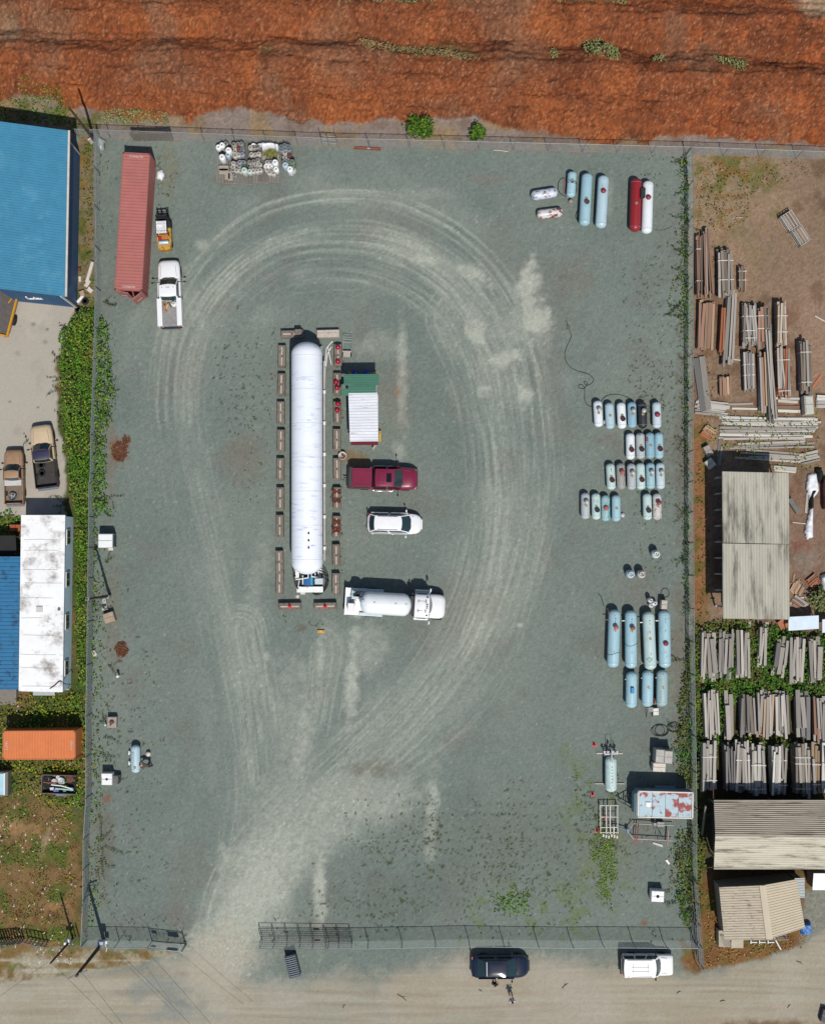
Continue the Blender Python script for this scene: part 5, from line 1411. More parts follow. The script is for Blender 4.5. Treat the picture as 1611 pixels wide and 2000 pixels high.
BLACK_P = M('dark blue-black paint', (22, 30, 50), .09, 0, .05, 1, coat=.9)
MAROON_P = M('maroon paint', (128, 24, 58), .3, 0, .05, 1, coat=.8)
TAN_P = M('sun-faded tan paint', (208, 184, 150), .55, 0, .08, 2)
BROWN_P = M('faded brown paint', (164, 130, 100), .55, 0, .10, 2)
NAVY_P = M('faded navy paint', (42, 40, 70), .5, 0, .1, 2)
def suv_st(L, W, zh, zd, zb=.28):
 h = L / 2; w = W / 2
 return [(-h, w * .66, zb + .18, zb + .55, zd - .16), (-h + .12, w * .84, zb + .06, zb + .62, zd - .06), (-h + .38, w * .95, zb, zb + .62, zd), (-h + 1.1, w, zb, zb + .62, zd + .02), (0, w, zb, zb + .62, zd + .02), (h - 1.5, w, zb, zb + .62, zh + .04),
   (h - .9, w * .985, zb, zb + .58, zh), (h - .55, w * .94, zb, zb + .5, zh - .06), (h - .32, w * .84, zb + .03, zb + .44, zh - .13), (h - .15, w * .70, zb + .08, zb + .38, zh - .22), (h - .04, w * .5, zb + .12, zb + .32, zh - .30), (h, w * .28, zb + .14, zb + .3, zh - .36)]
x, y = at(771, 1022.5, .9)
car('white_suv', 'white five-door car parked between the maroon pickup and the white tank truck', 'car', (x, y), -1.5, suv_st(4.75, 1.86, 1.0, 1.0), (1.30, .52, -1.72, -2.20, .82, .64, 1.0, 1.60), WHITE_P, (1.45, -1.35, .34, .22), 4.75, 1.86, roof_rails=True)
x, y = at(977, 1888, .8)
car('dark_sedan', 'glossy dark navy coupe parked outside the front fence', 'car', (x, y), .5, suv_st(5.0, 1.98, .98, 1.0), (1.28, .40, -1.30, -2.05, .86, .68, .98, 1.48), BLACK_P, (1.5, -1.45, .35, .24), 5.0, 1.98)
for o in list(bpy.data.objects):
 if o.parent and o.parent.name == 'dark_sedan' and o.name.startswith('roof'):
  mb = MB(); mb.box((-1.22, 0, 1.52), (.05, 1.2, .03)); mb.build('roof_trim', M_GALV, o)
x, y = at(1264, 1886, 1.0)
def box_st(L, W, zh, zr, xc):
 h = L / 2; w = W / 2
 return [(-h, w * .90, .5, .95, 1.0), (-h + .1, w * .97, .4, .95, 1.08), (-h + .6, w, .36, .95, 1.1), (0, w, .36, .95, 1.1), (xc, w, .36, .95, 1.1), (h - .9, w, .36, .92, 1.08), (h - .25, w * .98, .36, .88, 1.04), (h - .06, w * .94, .4, .8, .96), (h, w * .88, .5, .7, .84)]
car('white_wagon', 'boxy white four-wheel-drive wagon parked outside the fence near the house', 'car', (x, y), 0, box_st(4.5, 1.82, 1.08, 1.8, .6), (.98, .52, -2.1, -2.18, .86, .77, 1.08, 1.80), M('white van paint', (250, 250, 248), .4, 0, .03, 1, coat=.3), (1.35, -1.35, .36, .24), 4.5, 1.82, roof_rails=True, doors=3, style='van')
for o in list(bpy.data.objects):
 if o.parent and o.parent.name == 'white_wagon' and o.name.startswith('roof') and not o.name.startswith('roof_rail'):
  mb = MB()
  for yy in (-.25, .12): mb.box((-.75, yy, 1.87), (1.5, .03, .03))
  for xx in (-1.4, -.1): mb.box((xx, -.06, 1.875), (.03, .9, .03))
  mb.build('roof_rack', M_STEEL, o)
def bed(root, x0, x1, W, zf, zt, paint, floor_mat=None, rail=.07, liner=None, tail=True):
 """open cargo bed from x0 (rear) to x1"""
 L = x1 - x0; xm = (x0 + x1) / 2
 mb = MB()
 for s in (-1, 1): mb.cbox((xm, s * (W / 2 - rail / 2), (zt + .45) / 2), (L, rail, zt - .45), .02)
 mb.box((x1 - .03, 0, (zf + zt) / 2), (.06, W - 2 * rail - .01, zt - zf)); mb.build('bed_side', paint, root)
 mb = MB(); mb.box((xm - .03, 0, zf - .03), (L - .08, W - 2 * rail - .01, .06))
 for k in range(9): mb.box((xm - .04, (k - 4) * (W - .3) / 9.5, zf + .012), (L - .2, .05, .02))
 mb.build('bed_floor', floor_mat or M_BEDW, root)
 if tail:
  mb = MB(); mb.cbox((x0 + .04, 0, (zf + zt) / 2 - .03), (.08, W - .12, zt - zf + .1), .02); t = mb.build('tailgate', paint, root)
  mb = MB(); mb.box((x0 - .01, 0, zt - .16), (.04, .22, .07)); mb.build('handle', M_BLK, t)
 mb = MB(); mb.cbox((x0 - .12, 0, .55), (.2, W * .92, .16), .02); mb.build('rear_bumper', M_CHROME, root)
def pickup_st(xr, h, W, zh):
 w = W / 2
 return [(xr, w, .42, .95, 1.08), (xr + .6, w, .42, .95, 1.1), (h - 1.9, w, .42, .95, 1.12), (h - 1.4, w, .42, .95, zh), (h - .7, w * .985, .42, .92, zh - .02), (h - .3, w * .93, .42, .86, zh - .08), (h - .1, w * .82, .46, .78, zh - .18), (h, w * .66, .52, .66, zh - .34)]
x, y = at(331.5, 573, 1.0)
rt = car('white_pickup', 'white work pickup with utility side boxes beside the red container', 'pickup truck', (x, y), 92.5, pickup_st(-.55, 2.98, 2.0, 1.16), (1.25, .55, -.38, -.62, .86, .74, 1.12, 1.86), WHITE_P, (1.95, -1.75, .40, .26), 5.96, 2.0, doors=1, mirrors=(1.2, 1), style='truck')
mb = MB()
for s in (-1, 1): mb.cbox((-1.72, s * .86, .95), (2.45, .44, 1.0), .03)
mb.build('side_box', WHITE_P, rt)
mb = MB(); mb.box((-1.72, 0, .72), (2.4, 1.28, .06)); mb.box((-.56, 0, 1.0), (.05, 1.28, .6)); mb.build('bed_floor', M_BEDW, rt)
mb = MB(); mb.box((-2.98, 0, .62), (.1, 1.3, .35)); mb.box((-3.08, 0, .5), (.14, 1.5, .1)); mb.build('tailgate', M_BLK, rt)
mb = MB(); mb.box((-3.15, 0, .54), (.12, 1.4, .06)); mb.build('rear_bumper', M_CHROME, rt)
mb = MB()
for yy in (-.5, -.12, 0, .12, .5): mb.ball((.36, yy, 1.92), (.05, .03, .03), 8, 5)
mb.build('marker_lamp', M_BLK, rt)
r_ = thing('propane_bottle', 'white gas bottle standing in the bed of the white work pickup', 'gas bottle', (x + .42, y - .95, .75))
mb = MB(); mb.lathe([(.02, 0), (.24, .03), (.27, .12), (.27, .45), (.2, .6), (.06, .66)], n=14); mb.build('body', M_WHITE, r_)
mb = MB(); mb.lathe([(.13, .6), (.13, .78), (.11, .78), (.11, .62)], n=12); mb.cyl((0, 0, .64), (0, 0, .74), .03, n=6); mb.build('collar', M_GALV, r_)
for i, (dx, dy, lw_, ll, a, mt_, lb) in enumerate(((-.42, -1.15, .24, .9, 8, M('orange tool', (168, 122, 88), .7), 'orange tool case on the bed floor of the white work pickup'), (-.22, -1.05, .12, 1.0, -14, M('yellow timber', (214, 186, 120), .8), 'pale yellow timber offcut lying on the bed of the white work pickup'), (-.05, -.85, .1, .8, 30, M('brown rag', (120, 84, 52), .9), 'brown strap bundle lying on the bed of the white work pickup'))):
 r_ = thing('loose_cargo', lb, 'tool', (x + dx, y + dy, .75), a)
 mb = MB(); mb.cbox((0, 0, .06), (lw_, ll, .12), .02); mb.build('body', mt_, r_)
 mb = MB(); mb.box((0, ll * .2, .13), (lw_ * .5, .2, .04)); mb.build('handle', M_BLK, r_)
x, y = at(748, 934, 1.0)
rt = car('maroon_pickup', 'maroon crew-cab pickup with matching canopy parked beside the big tank', 'pickup truck', (x, y), -1.0, pickup_st(-1.0, 3.0, 2.02, 1.2), (1.62, .92, -.62, -.9, .88, .76, 1.14, 1.84), MAROON_P, (1.95, -1.65, .40, .26), 6.0, 2.02, sunroof=True, doors=2, mirrors=(1.3, 1), style='truck')
mb = MB(); mb.loft([[(-3.0, -1.0, .45), (-3.0, 1.0, .45), (-3.0, 1.0, 1.15), (-3.0, -1.0, 1.15)], [(-1.0, -1.0, .45), (-1.0, 1.0, .45), (-1.0, 1.0, 1.15), (-1.0, -1.0, 1.15)]], smooth=False); mb.build('bed', MAROON_P, rt)
mb = MB()
A = outline(-.93, -2.98, .99, 1.16, .02, .05); B = outline(-.97, -2.62, .80, 1.84, .02, .05)
mb.loft([A, B], smooth=False); cn = mb.build('canopy', MAROON_P, rt)
mb = MB(); mb.box((-1.78, -.6, 1.86), (1.5, .03, .03)); mb.box((-1.78, .6, 1.86), (1.5, .03, .03)); mb.build('canopy_rib', MAROON_P, cn)
mb = MB(); pane(mb, A, B, [5, 6, 7, 8, 9], .05, .95, .04, .014); mb.build('rear_window', M('canopy glass', (112, 106, 104), .35, 0, .1), cn)
for s, (a, b) in ((1, (4, 5)), (-1, (9, 0))):
 q = [A[a].lerp(A[b], .1).lerp(B[a].lerp(B[b], .1), .2), A[a].lerp(A[b], .9).lerp(B[a].lerp(B[b], .9), .2), A[a].lerp(A[b], .9).lerp(B[a].lerp(B[b], .9), .75), A[a].lerp(A[b], .1).lerp(B[a].lerp(B[b], .1), .75)]
 mb = MB(); mb.add([p + Vector((0, s * .014, .006)) for p in q], [(0, 1, 2, 3)]); mb.build('side_window', M_CARGLASS, cn)
mb = MB()
for k in range(5): mb.box((-.1, (k - 2) * .26, 1.90), (.75, .03, .03))
mb.build('roof_rib', MAROON_P, rt)
mb = MB(); mb.cbox((-3.1, 0, .55), (.2, 1.8, .18), .02); mb.box((-3.28, 0, .5), (.3, .08, .08)); mb.ball((-3.42, 0, .58), .06); mb.build('tow_hitch', M_BLK, rt)
mb = MB()
for s in (-1, 1): mb.tube([(.9, s * 1.0, .42), (.8, s * 1.12, .4), (-.8, s * 1.12, .4), (-.9, s * 1.0, .42)], .04, 6)
mb.build('side_step', M_CHROME, rt)
x, y = at(86, 891, .9)
rt = car('tan_pickup', 'older pickup with tan bonnet, navy cab roof and black bed on the concrete', 'pickup truck', (x, y), 97, pickup_st(-.35, 2.78, 2.0, 1.12), (1.0, .42, -.3, -.5, .86, .74, 1.1, 1.72), TAN_P, (1.75, -1.7, .38, .25), 5.56, 2.0, doors=1, style='truck', roof_mat=NAVY_P)
bed(rt, -2.78, -.4, 1.96, .62, 1.12, M('black truck side', (44, 40, 42), .5), M('dark bed liner', (66, 62, 60), .9, var=.25, vscale=4))
x2, y2 = x + .25, y - 1.0
r_ = thing('spare_tyre', 'worn tyre lying in the black bed of the tan-bonnet pickup', 'tyre', (x - .25, y - .75, .66)); mb = MB(); mb.lathe([(.17, 0), (.32, 0), (.34, .08), (.32, .18), (.2, .18), (.17, .1)], n=16); mb.build('tread', M_TYRE, r_); mb = MB(); mb.cyl((0, 0, .04), (0, 0, .1), .17, n=12); mb.build('rim', M_RUST, r_)
r_ = thing('spare_tyre', 'second tyre, leaning at the bed side of the tan-bonnet pickup', 'tyre', (x - .18, y - 1.5, .66)); mb = MB(); mb.lathe([(.17, 0), (.3, 0), (.31, .08), (.3, .16), (.2, .16), (.17, .1)], n=16); mb.build('tread', M_TYRE, r_); mb = MB(); mb.cyl((0, 0, .04), (0, 0, .1), .17, n=12); mb.build('rim', M_RUST, r_)
x, y = at(27.5, 931, .9)
rt = car('brown_pickup', 'small faded brown pickup with a pale toolbox on the concrete', 'pickup truck', (x, y), 91.5, pickup_st(-.2, 2.4, 1.72, 1.08), (.95, .42, -.1, -.32, .74, .63, 1.06, 1.62), BROWN_P, (1.5, -1.45, .34, .22), 4.8, 1.72, doors=1, style='truck')
bed(rt, -2.4, -.25, 1.7, .6, 1.05, BROWN_P, M('brown bed floor', (128, 112, 98), .8, var=.2))
mb = MB(); mb.cbox((-.55, 0, 1.0), (.5, 1.5, .36), .03); mb.build('toolbox', M('pale toolbox', (204, 200, 196), .5, var=.1), rt)
r_ = thing('scrap_tub', 'grey tub with scrap in the bed of the small brown pickup', 'tub', (x - .1, y - 1.75, .63)); mb = MB(); mb.lathe([(.001, .02), (.3, .02), (.36, .3), (.33, .3), (.28, .06), (.001, .06)], n=16); mb.build('shell', M_STEEL, r_)
mb = MB()
for k in range(6): mb.box((R.uniform(-.2, .2), R.uniform(-.2, .2), .2 + .04 * k), (R.uniform(.1, .3), .06, .05), rz=R.uniform(0, 3))
mb.build('scrap', M_GALV, r_)
x, y = at(3, 615, .9)
rt = thing('yellow_truck', 'yellow-framed flat-deck truck at the mouth of the blue warehouse', 'truck', (x, y, 0), 76)
M_TY = M('truck yellow', (206, 146, 34), .5, 0, .1, 2, dirt=((120, 82, 30), .2, 4))
mb = MB(); mb.box((.6, 0, .92), (4.6, 1.9, .06)); mb.build('deck', M('chequer deck', (96, 90, 86), .8, var=.2, vscale=3), rt)
mb = MB()
for s in (-1, 1): mb.cbox((.6, s * 1.02, .98), (4.7, .18, .3), .03)
mb.cbox((-1.72, 0, .98), (.16, 2.1, .3), .03); mb.cbox((2.9, 0, 1.1), (.16, 2.1, .6), .03); mb.box((2.0, -.75, 1.1), (1.8, .1, .14), rz=-.35); mb.build('frame', M_TY, rt)
for s in (-1, 1): wheel(rt, -.2, s * 1.08, .42, .28)
mb = MB(); mb.box((-1.82, -.85, .9), (.05, .12, .12)); mb.box((-1.82, .85, .9), (.05, .12, .12)); mb.build('tail_light', M_RED, rt)
mb = MB(); mb.box((.8, 0, .6), (4.6, .8, .25)); mb.build('chassis', M_BLK, rt)
x, y = at(770, 1180, 1.6)
rt = thing('propane_truck', 'white propane delivery truck with a short tank and long bonnet', 'tank truck', (x, y, 0), -3.4)
TWHITE = M('truck white', (246, 246, 246), .35, 0, .04, 1, coat=.4)
mb = MB(); mb.box((-.3, 0, .72), (7.4, .85, .22)); mb.build('chassis', M_BLK, rt)
mb = MB(); mb.capsule(4.5, 1.98, (-.72, 0, 1.98), 'X', 28, .75); tk = mb.build('tank', M('tank white', (240, 244, 246), .3, 0, .05, 1, coat=.3), rt)
mb = MB(); mb.lathe([(.001, .07), (.24, .06), (.27, .0), (.27, -.1)], (-2.62, .05, 2.78), 'Z', 18); mb.build('manway', M('manway paint', (196, 220, 226), .4), tk)
mb = MB()
for px_ in (-1.7, .15, 1.05): mb.tube([(px_ - .07, .1, 2.95), (px_ - .05, .1, 3.06), (px_ + .05, .1, 3.06), (px_ + .07, .1, 2.95)], .018, 5)
mb.build('lifting_lug', M_STEEL, tk)
mb = MB()
mb.box((-3.3, 0, .95), (1.9, 2.36, .10)); mb.build('rear_deck', TWHITE, rt)
mb = MB()
for s in (-1, 1): mb.cbox((-2.0, s * 1.05, 1.02), (2.0, .28, .5), .02)
mb.cbox((-3.45, .62, 1.35), (.6, .75, .75), .02); mb.build('deck_box', M('pale box', (206, 222, 226), .4), rt)
mb = MB(); mb.cbox((-3.75, -.5, 1.5), (.55, .75, 1.0), .03); mb.build('meter_cabinet', TWHITE, rt)
mb = MB(); mb.lathe([(.10, -.25), (.42, -.24), (.42, -.19), (.16, -.18), (.16, .18), (.42, .19), (.42, .24), (.10, .25)], (-3.2, .72, 1.95), 'Y', 18); mb.build('hose_reel', M_BLK, rt)
mb = MB()
for k in range(6):
 a = R.uniform(-.5, .5); mb.tube([(-4.0 + .1 * k, -.1 + .08 * k, 1.1), (-3.9 + .1 * k, a, 1.5), (-3.4, a * .5, 1.6)], .03, 5)
mb.build('pipework', M_STEEL, rt)
mb = MB(); mb.box((-4.28, 0, 1.0), (.12, 2.4, .28)); mb.build('rear_bumper', TWHITE, rt)
mb = MB()
for s in (-1, 1): mb.box((-4.36, s * .95, 1.0), (.05, .2, .14))
mb.build('tail_light', M_RED, rt)
mb = MB(); 
st = [(1.78, 1.04, 1.0, 2.1, 2.48), (1.9, 1.08, .9, 2.1, 2.54), (2.9, 1.08, .9, 2.1, 2.54), (3.06, 1.02, .9, 2.05, 2.46)]
mb.loft([body_ring(*s_) for s_ in st]); cb = mb.build('cab', TWHITE, rt)
mb = MB(); st = [(3.0, 1.05, .7, 1.35, 1.72), (3.5, 1.08, .62, 1.3, 1.70), (4.0, 1.06, .62, 1.22, 1.6), (4.25, .98, .66, 1.1, 1.48), (4.4, .84, .72, 1.0, 1.32), (4.46, .6, .8, .95, 1.15)]
mb.loft([body_ring(*s_) for s_ in st]); hd = mb.build('bonnet', TWHITE, rt)
mb = MB(); A = [Vector((3.32 - .22 * (2 * k / 6 - 1) ** 2, .92 * (2 * k / 6 - 1), 1.72)) for k in range(7)]; B = [Vector((3.06 - .14 * (2 * k / 6 - 1) ** 2, .86 * (2 * k / 6 - 1), 2.44)) for k in range(7)]
mb.add(A + B, [(i, i + 1, 7 + i + 1, 7 + i) for i in range(6)], True); mb.add([(2.9, -.95, 1.7)] + A + [(2.9, .95, 1.7)], [tuple(range(9))]); mb.build('windscreen', M('truck glass', (96, 104, 108), .1, 0, .1, 2), cb)
mb = MB()
for yy in (-.78, -.14, .02, .18, .78): mb.ball((2.86, yy, 2.57), (.11, .045, .05), 8, 5)
mb.build('marker_lamp', M('amber-brown lens', (92, 60, 48), .3), cb)
mb = MB()
for yy in (-.42, .42): mb.tube([(2.1, yy, 2.56), (2.75, yy, 2.56)], .03, 5); mb.box((2.75, yy, 2.58), (.1, .3, .05)); mb.box((2.1, yy, 2.58), (.08, .2, .05))
mb.build('air_horn', M_CHROME, cb)
for s in (-1, 1):
 mb = MB(); mb.tube([(3.0, s * 1.05, 1.9), (3.1, s * 1.35, 2.0)], .025, 5); mb.cbox((3.1, s * 1.42, 2.0), (.12, .26, .5), .03); mb.build('mirror', TWHITE, cb)
 mb = MB(); mb.box((2.4, s * 1.10, 1.45), (1.0, .04, .95)); d_ = mb.build('door', TWHITE, cb)
 mb = MB(); mb.box((2.4, s * 1.11, 2.12), (.85, .03, .34)); mb.build('side_window', M_CARGLASS, cb)
 mb = MB(); mb.cyl((1.75, s * 1.12, .8), (3.0, s * 1.12, .8), .3, n=14); mb.build('fuel_tank', M_CHROME, rt)
 mb = MB(); mb.ball((4.22, s * .78, 1.08), (.16, .18, .12), 10, 6); mb.build('headlight', M_LAMP, hd)
 for wx in (3.75, -2.1): wheel(rt, wx, s * 1.02, .5, .3 if wx > 0 else .5)
mb = MB(); mb.box((1.55, 0, 1.5), (.3, 1.6, 1.5)); mb.cyl((1.55, 1.0, .9), (1.55, 1.0, 2.2), .07, n=8); mb.build('cab_rear_stack', M_BLK, rt)
x, y = at(320, 452, 1.1)
rt = thing('forklift', 'yellow forklift with white sheets on its overhead guard by the container', 'forklift', (x, y, 0), 93)
M_FY = M('forklift yellow', (204, 154, 56), .55, 0, .12, 3, dirt=((120, 92, 50), .5, 4))
mb = MB()
ply = [(-1.65, -.32), (-1.5, -.5), (-.9, -.62), (.3, -.62), (.3, .62), (-.9, .62), (-1.5, .5), (-1.65, .32)]
mb.prism(ply, .35, 1.05); mb.build('counterweight', M_FY, rt)
mb = MB(); mb.box((.55, 0, .7), (.9, 1.15, .6)); mb.build('body', M_BLK, rt)
mb = MB(); mb.prism([(-1.2, -.38), (-1.2, .38), (-.3, .38), (-.3, -.38)], 1.06, 1.22); mb.build('engine_cover', M('orange cover', (190, 120, 52), .6, var=.15), rt)
mb = MB(); mb.capsule(.95, .36, (-1.05, -.02, 1.38), 'Y', 14, .6); mb.build('gas_bottle', M('silver bottle', (196, 220, 232), .35, .3), rt)
mb = MB(); mb.box((-.68, .32, 1.3), (.28, .28, .16)); mb.build('red_rag', M('red cloth', (170, 24, 32), .8), rt)
mb = MB(); mb.box((.05, 0, 1.3), (.5, .5, .14)); mb.box((-.2, 0, 1.6), (.12, .5, .6)); mb.build('seat', M_BLK, rt)
mb = MB()
for sx in (-.45, .95):
 for sy in (-.5, .5): mb.tube([(sx, sy, .9), (sx * .9 + .05, sy * .92, 2.12)], .04, 6)
for sy in (-.46, .46): mb.tube([(-.4, sy, 2.14), (.92, sy, 2.14)], .04, 6)
for k in range(6): mb.tube([(-.4 + k * .26, -.46, 2.14), (-.4 + k * .26, .46, 2.14)], .025, 5)
mb.build('overhead_guard', M_BLK, rt)
M_SHEET = M('white sheet', (240, 238, 238), .6, var=.03)
for x0_, w_ in ((-.38, .2), (.07, .62), (.5, .2)):
 mb = MB(); mb.box((x0_ + .05, 0, 2.19), (w_, .88, .02)); sh = mb.build('guard_panel', M_SHEET, rt)
 mb = MB()
 n = max(2, int(w_ / .09))
 for k in range(n):
  yy0 = -.36; 
  while yy0 < .34:
   l_ = R.uniform(.08, .3)
   if not (w_ > .5 and yy0 + l_ > .1 and .25 < (k + .5) / n < .8): mb.box((x0_ + .05 - w_ / 2 + w_ * (k + .5) / n, min(yy0 + l_ / 2, .38), 2.203), (.026, l_, .004))
   yy0 += l_ + .05
 if w_ > .5: mb.tube([(.02, .38, 2.205), (.2, .28, 2.205), (.02, .18, 2.205)], .012, 4)
 tag(mb.build('print_lines', M('grey print', (86, 84, 92), .7), sh), kind='stuff')
mb = MB()
for sy in (-.4, .4): mb.box((1.12, sy, 1.2), (.14, .12, 2.3))
for z_ in (.5, 1.4, 2.2): mb.box((1.12, 0, z_), (.1, .8, .1))
mb.cyl((1.1, 0, .4), (1.1, 0, 2.0), .05, n=8); mb.build('mast', M_BLK, rt)
mb = MB(); mb.box((1.24, 0, .55), (.06, 1.0, .1)); mb.box((1.24, 0, .9), (.06, 1.0, .1)); mb.build('carriage', M_BLK, rt)
for sy in (-.3, .3): mb = MB(); mb.box((1.85, sy, .12), (1.15, .11, .05), taper=.9); mb.box((1.28, sy, .5), (.05, .11, .8)); mb.build('fork', M_BLK, rt)
for s in (-1, 1): wheel(rt, .8, s * .5, .34, .24); wheel(rt, -1.0, s * .52, .27, .2)
x, y = at(1297, 1572, 1.9)
rt = thing('box_trailer', 'pale blue box trailer with a red rust blotched roof', 'trailer', (x, y, 0), -1.5)
M_TB = M('pale blue trailer side', (118, 144, 152), .5, 0, .08, 1)
zt = 2.35
x, y = at(1300, 1572, zt)
rt.location = (x, y, 0)
M_RROOF = M('peeling roof paint', (176, 200, 208), .6, 0, .06, 1, dirt=((150, 52, 44), .56, .95, .03))
mb = MB()
ply = [(-2.55, -.9), (-2.35, -1.12), (2.3, -1.12), (2.3, 1.12), (-2.35, 1.12), (-2.55, .9)]
mb.prism(ply, .5, zt - .06); 
mb.loft([[(-2.5, -1.0, .9), (-2.5, 1.0, .9), (-2.5, .95, 2.2), (-2.5, -.95, 2.2)], [(-2.75, -.85, 1.0), (-2.75, .85, 1.0), (-2.7, .8, 2.0), (-2.7, -.8, 2.0)]], smooth=False)
mb.build('body', M_TB, rt)
for k in range(4):
 mb = MB(); mb.box((-1.75 + k * 1.13, 0, zt - .02), (1.1, 2.12, .08)); mb.build('roof_panel', M_RROOF, rt)
mb = MB()
for sy in (-1, 1): mb.box((-.05, sy * 1.10, zt - .01), (4.75, .1, .12))
for sx in (-2.38, 2.3): mb.box((sx, 0, zt - .01), (.12, 2.2, .12))
mb.build('roof_rim', M('cream rim', (222, 216, 206), .6), rt)
mb = MB(); mb.cbox((-1.55, 0, zt + .07), (.42, .42, .12), .03); mb.build('roof_vent', M_WHITE, rt)
mb = MB(); mb.tube([(-2.6, -.7, .55), (-3.9, 0, .5), (-2.6, .7, .55)], .06, 6); mb.tube([(-3.2, -.35, .55), (-3.2, .35, .55)], .05, 6); mb.cyl((-3.7, .1, .1), (-3.7, .1, .8), .06, n=8); mb.build('drawbar', M_BLK, rt)
for s in (-1, 1):
 wheel(rt, .2, s * 1.12, .36, .2)
 mb = MB(); mb.box((.2, s * 1.24, .86), (1.7, .28, .06)); mb.box((.2 - .85, s * 1.24, .7), (.05, .28, .3)); mb.box((.2 + .85, s * 1.24, .7), (.05, .28, .3)); mb.build('mudguard', M_TB, rt)
mb = MB()
for kx in (-1.9, -1.0): mb.box((kx, 1.135, 1.5), (.03, .02, 1.6))
mb.build('side_seam', M_BLK, rt)
x, y = at(117, 1531, .6)
rt = thing('utility_trailer', 'small open trailer heaped with scrap in the overgrown plot', 'trailer', (x, y, 0), -2)
M_TR = M('grey trailer steel', (118, 112, 108), .7, .2, .15, 4)
mb = MB(); mb.box((0, 0, .48), (2.9, 1.55, .06)); mb.build('deck', M_DARK, rt)
for sy in (-.8, .8): mb = MB(); mb.cbox((0, sy, .75), (3.0, .07, .5), .02); mb.build('side_board', M_TR, rt)
mb = MB(); mb.cbox((-1.47, 0, .75), (.07, 1.6, .5), .02); mb.build('front_board', M_TR, rt)
mb = MB(); mb.tube([(-1.5, -.5, .5), (-2.7, 0, .48), (-1.5, .5, .5)], .05, 6); mb.build('drawbar', M_TR, rt)
for s in (-1, 1): wheel(rt, .2, s * .92, .3, .18)
mb = MB(); mb.box((.2, -.93, .68), (.95, .22, .05)); mb.build('mudguard', M('blue guard', (110, 116, 150), .5), rt)
tx, ty = x, y
def scrap(nm, lb, ct, dx, dy, fn, mt_, rz=0):
 r_ = thing(nm, lb, ct, (tx + dx, ty + dy, .54), rz)
 mb = MB(); fn(mb); mb.build('body', mt_, r_); return r_
scrap('tyre', 'tyre lying at the front board of the scrap trailer', 'tyre', -1.0, .45, lambda m: m.lathe([(.17, 0), (.32, 0), (.34, .1), (.32, .2), (.17, .2)], n=16), M_TYRE)
scrap('wheel_rim', 'larger grey wheel hub on the scrap trailer', 'wheel', .15, .3, lambda m: m.lathe([(.001, .2), (.1, .22), (.25, .16), (.28, .24), (.3, .0)], n=16), M_GALV)
scrap('wheel_rim', 'smaller pale wheel hub nearer the drawbar of the scrap trailer', 'wheel', -.45, .25, lambda m: m.lathe([(.001, .2), (.08, .22), (.18, .16), (.22, .24), (.23, .0)], n=16), M('pale hub', (190, 184, 176), .5))
scrap('fan_hub', 'small fan hub at the side board of the scrap trailer', 'hub', -.12, .58, lambda m: m.lathe([(.001, .2), (.06, .22), (.15, .16), (.18, .2), (.18, .0)], n=14), M_GALV)
scrap('rusty_drum', 'rusty drum end at the back of the scrap trailer', 'drum', .95, .45, lambda m: m.lathe([(.001, .3), (.3, .3), (.33, .26), (.33, 0)], n=16), M_RUST)
scrap('plastic_pipe', 'white plastic pipe lying along the scrap trailer', 'pipe', .25, -.12, lambda m: m.tube([(-.9, .1, .35), (0, 0, .33), (1.0, -.28, .36)], .06, 7), M_WHITE)
scrap('plastic_pipe', 'pale green pipe lying beside the white one in the scrap trailer', 'pipe', .3, -.38, lambda m: m.tube([(-.6, .02, .3), (1.0, -.1, .34)], .08, 7), M('mint pipe', (150, 206, 186), .5))
scrap('blue_bucket', 'blue bucket at the rear corner of the scrap trailer', 'bucket', 1.1, -.42, lambda m: m.lathe([(.001, .02), (.15, .02), (.19, .32), (.17, .32), (.14, .05), (.001, .05)], n=14), M('bucket blue', (56, 110, 190), .5))
scrap('purple_crate', 'purple plastic crate in the scrap trailer', 'crate', -.25, -.52, lambda m: m.cbox((0, 0, .15), (.45, .28, .3), .03), M('purple plastic', (112, 96, 180), .5))
scrap('red_pole', 'faded red pole across the front of the scrap trailer', 'pole', -.75, .1, lambda m: m.tube([(-.6, .08, .28), (.5, -.02, .3)], .035, 6), M('faded red', (170, 104, 100), .6))
for i in range(7):
 dx, dy = R.uniform(-1.1, .9), R.uniform(-.6, .55)
 scrap('scrap_piece', ['bent bracket among the scrap trailer load', 'short pipe end among the scrap trailer load', 'dented box among the scrap trailer load', 'dark gearbox lump among the scrap trailer load', 'flat plate among the scrap trailer load', 'rusty bar among the scrap trailer load', 'pale casting among the scrap trailer load'][i], 'scrap', dx, dy,
   [lambda m: (m.box((0, 0, .1), (.3, .06, .2)), m.box((.12, 0, .2), (.06, .2, .06))), lambda m: m.cyl((-.2, 0, .1), (.2, 0, .12), .07), lambda m: m.cbox((0, 0, .12), (.3, .24, .24), .04), lambda m: (m.ball((0, 0, .15), .16, 10, 6), m.cyl((0, 0, .15), (.3, 0, .15), .06)), lambda m: m.box((0, 0, .08), (.4, .3, .03), rx=.2), lambda m: m.box((0, 0, .12), (.6, .05, .05), rz=.4), lambda m: (m.cyl((0, 0, 0), (0, 0, .18), .14), m.cyl((0, 0, .1), (.22, 0, .1), .05))][i], [M_STEEL, M_GALV, M_STEEL, M_BLK, M_GALV, M_RUST, M_TRIM][i], R.uniform(0, 90))
x, y = at(-4, 1530, 1.2)
rt = thing('pale_blue_trailer', 'pale blue topped trailer cut off by the frame edge', 'trailer', (x, y, 0), 0)
mb = MB(); mb.cbox((0, 0, .95), (2.0, 2.1, 1.1), .04); mb.build('body', M('grey trailer skin', (112, 112, 104), .6), rt)
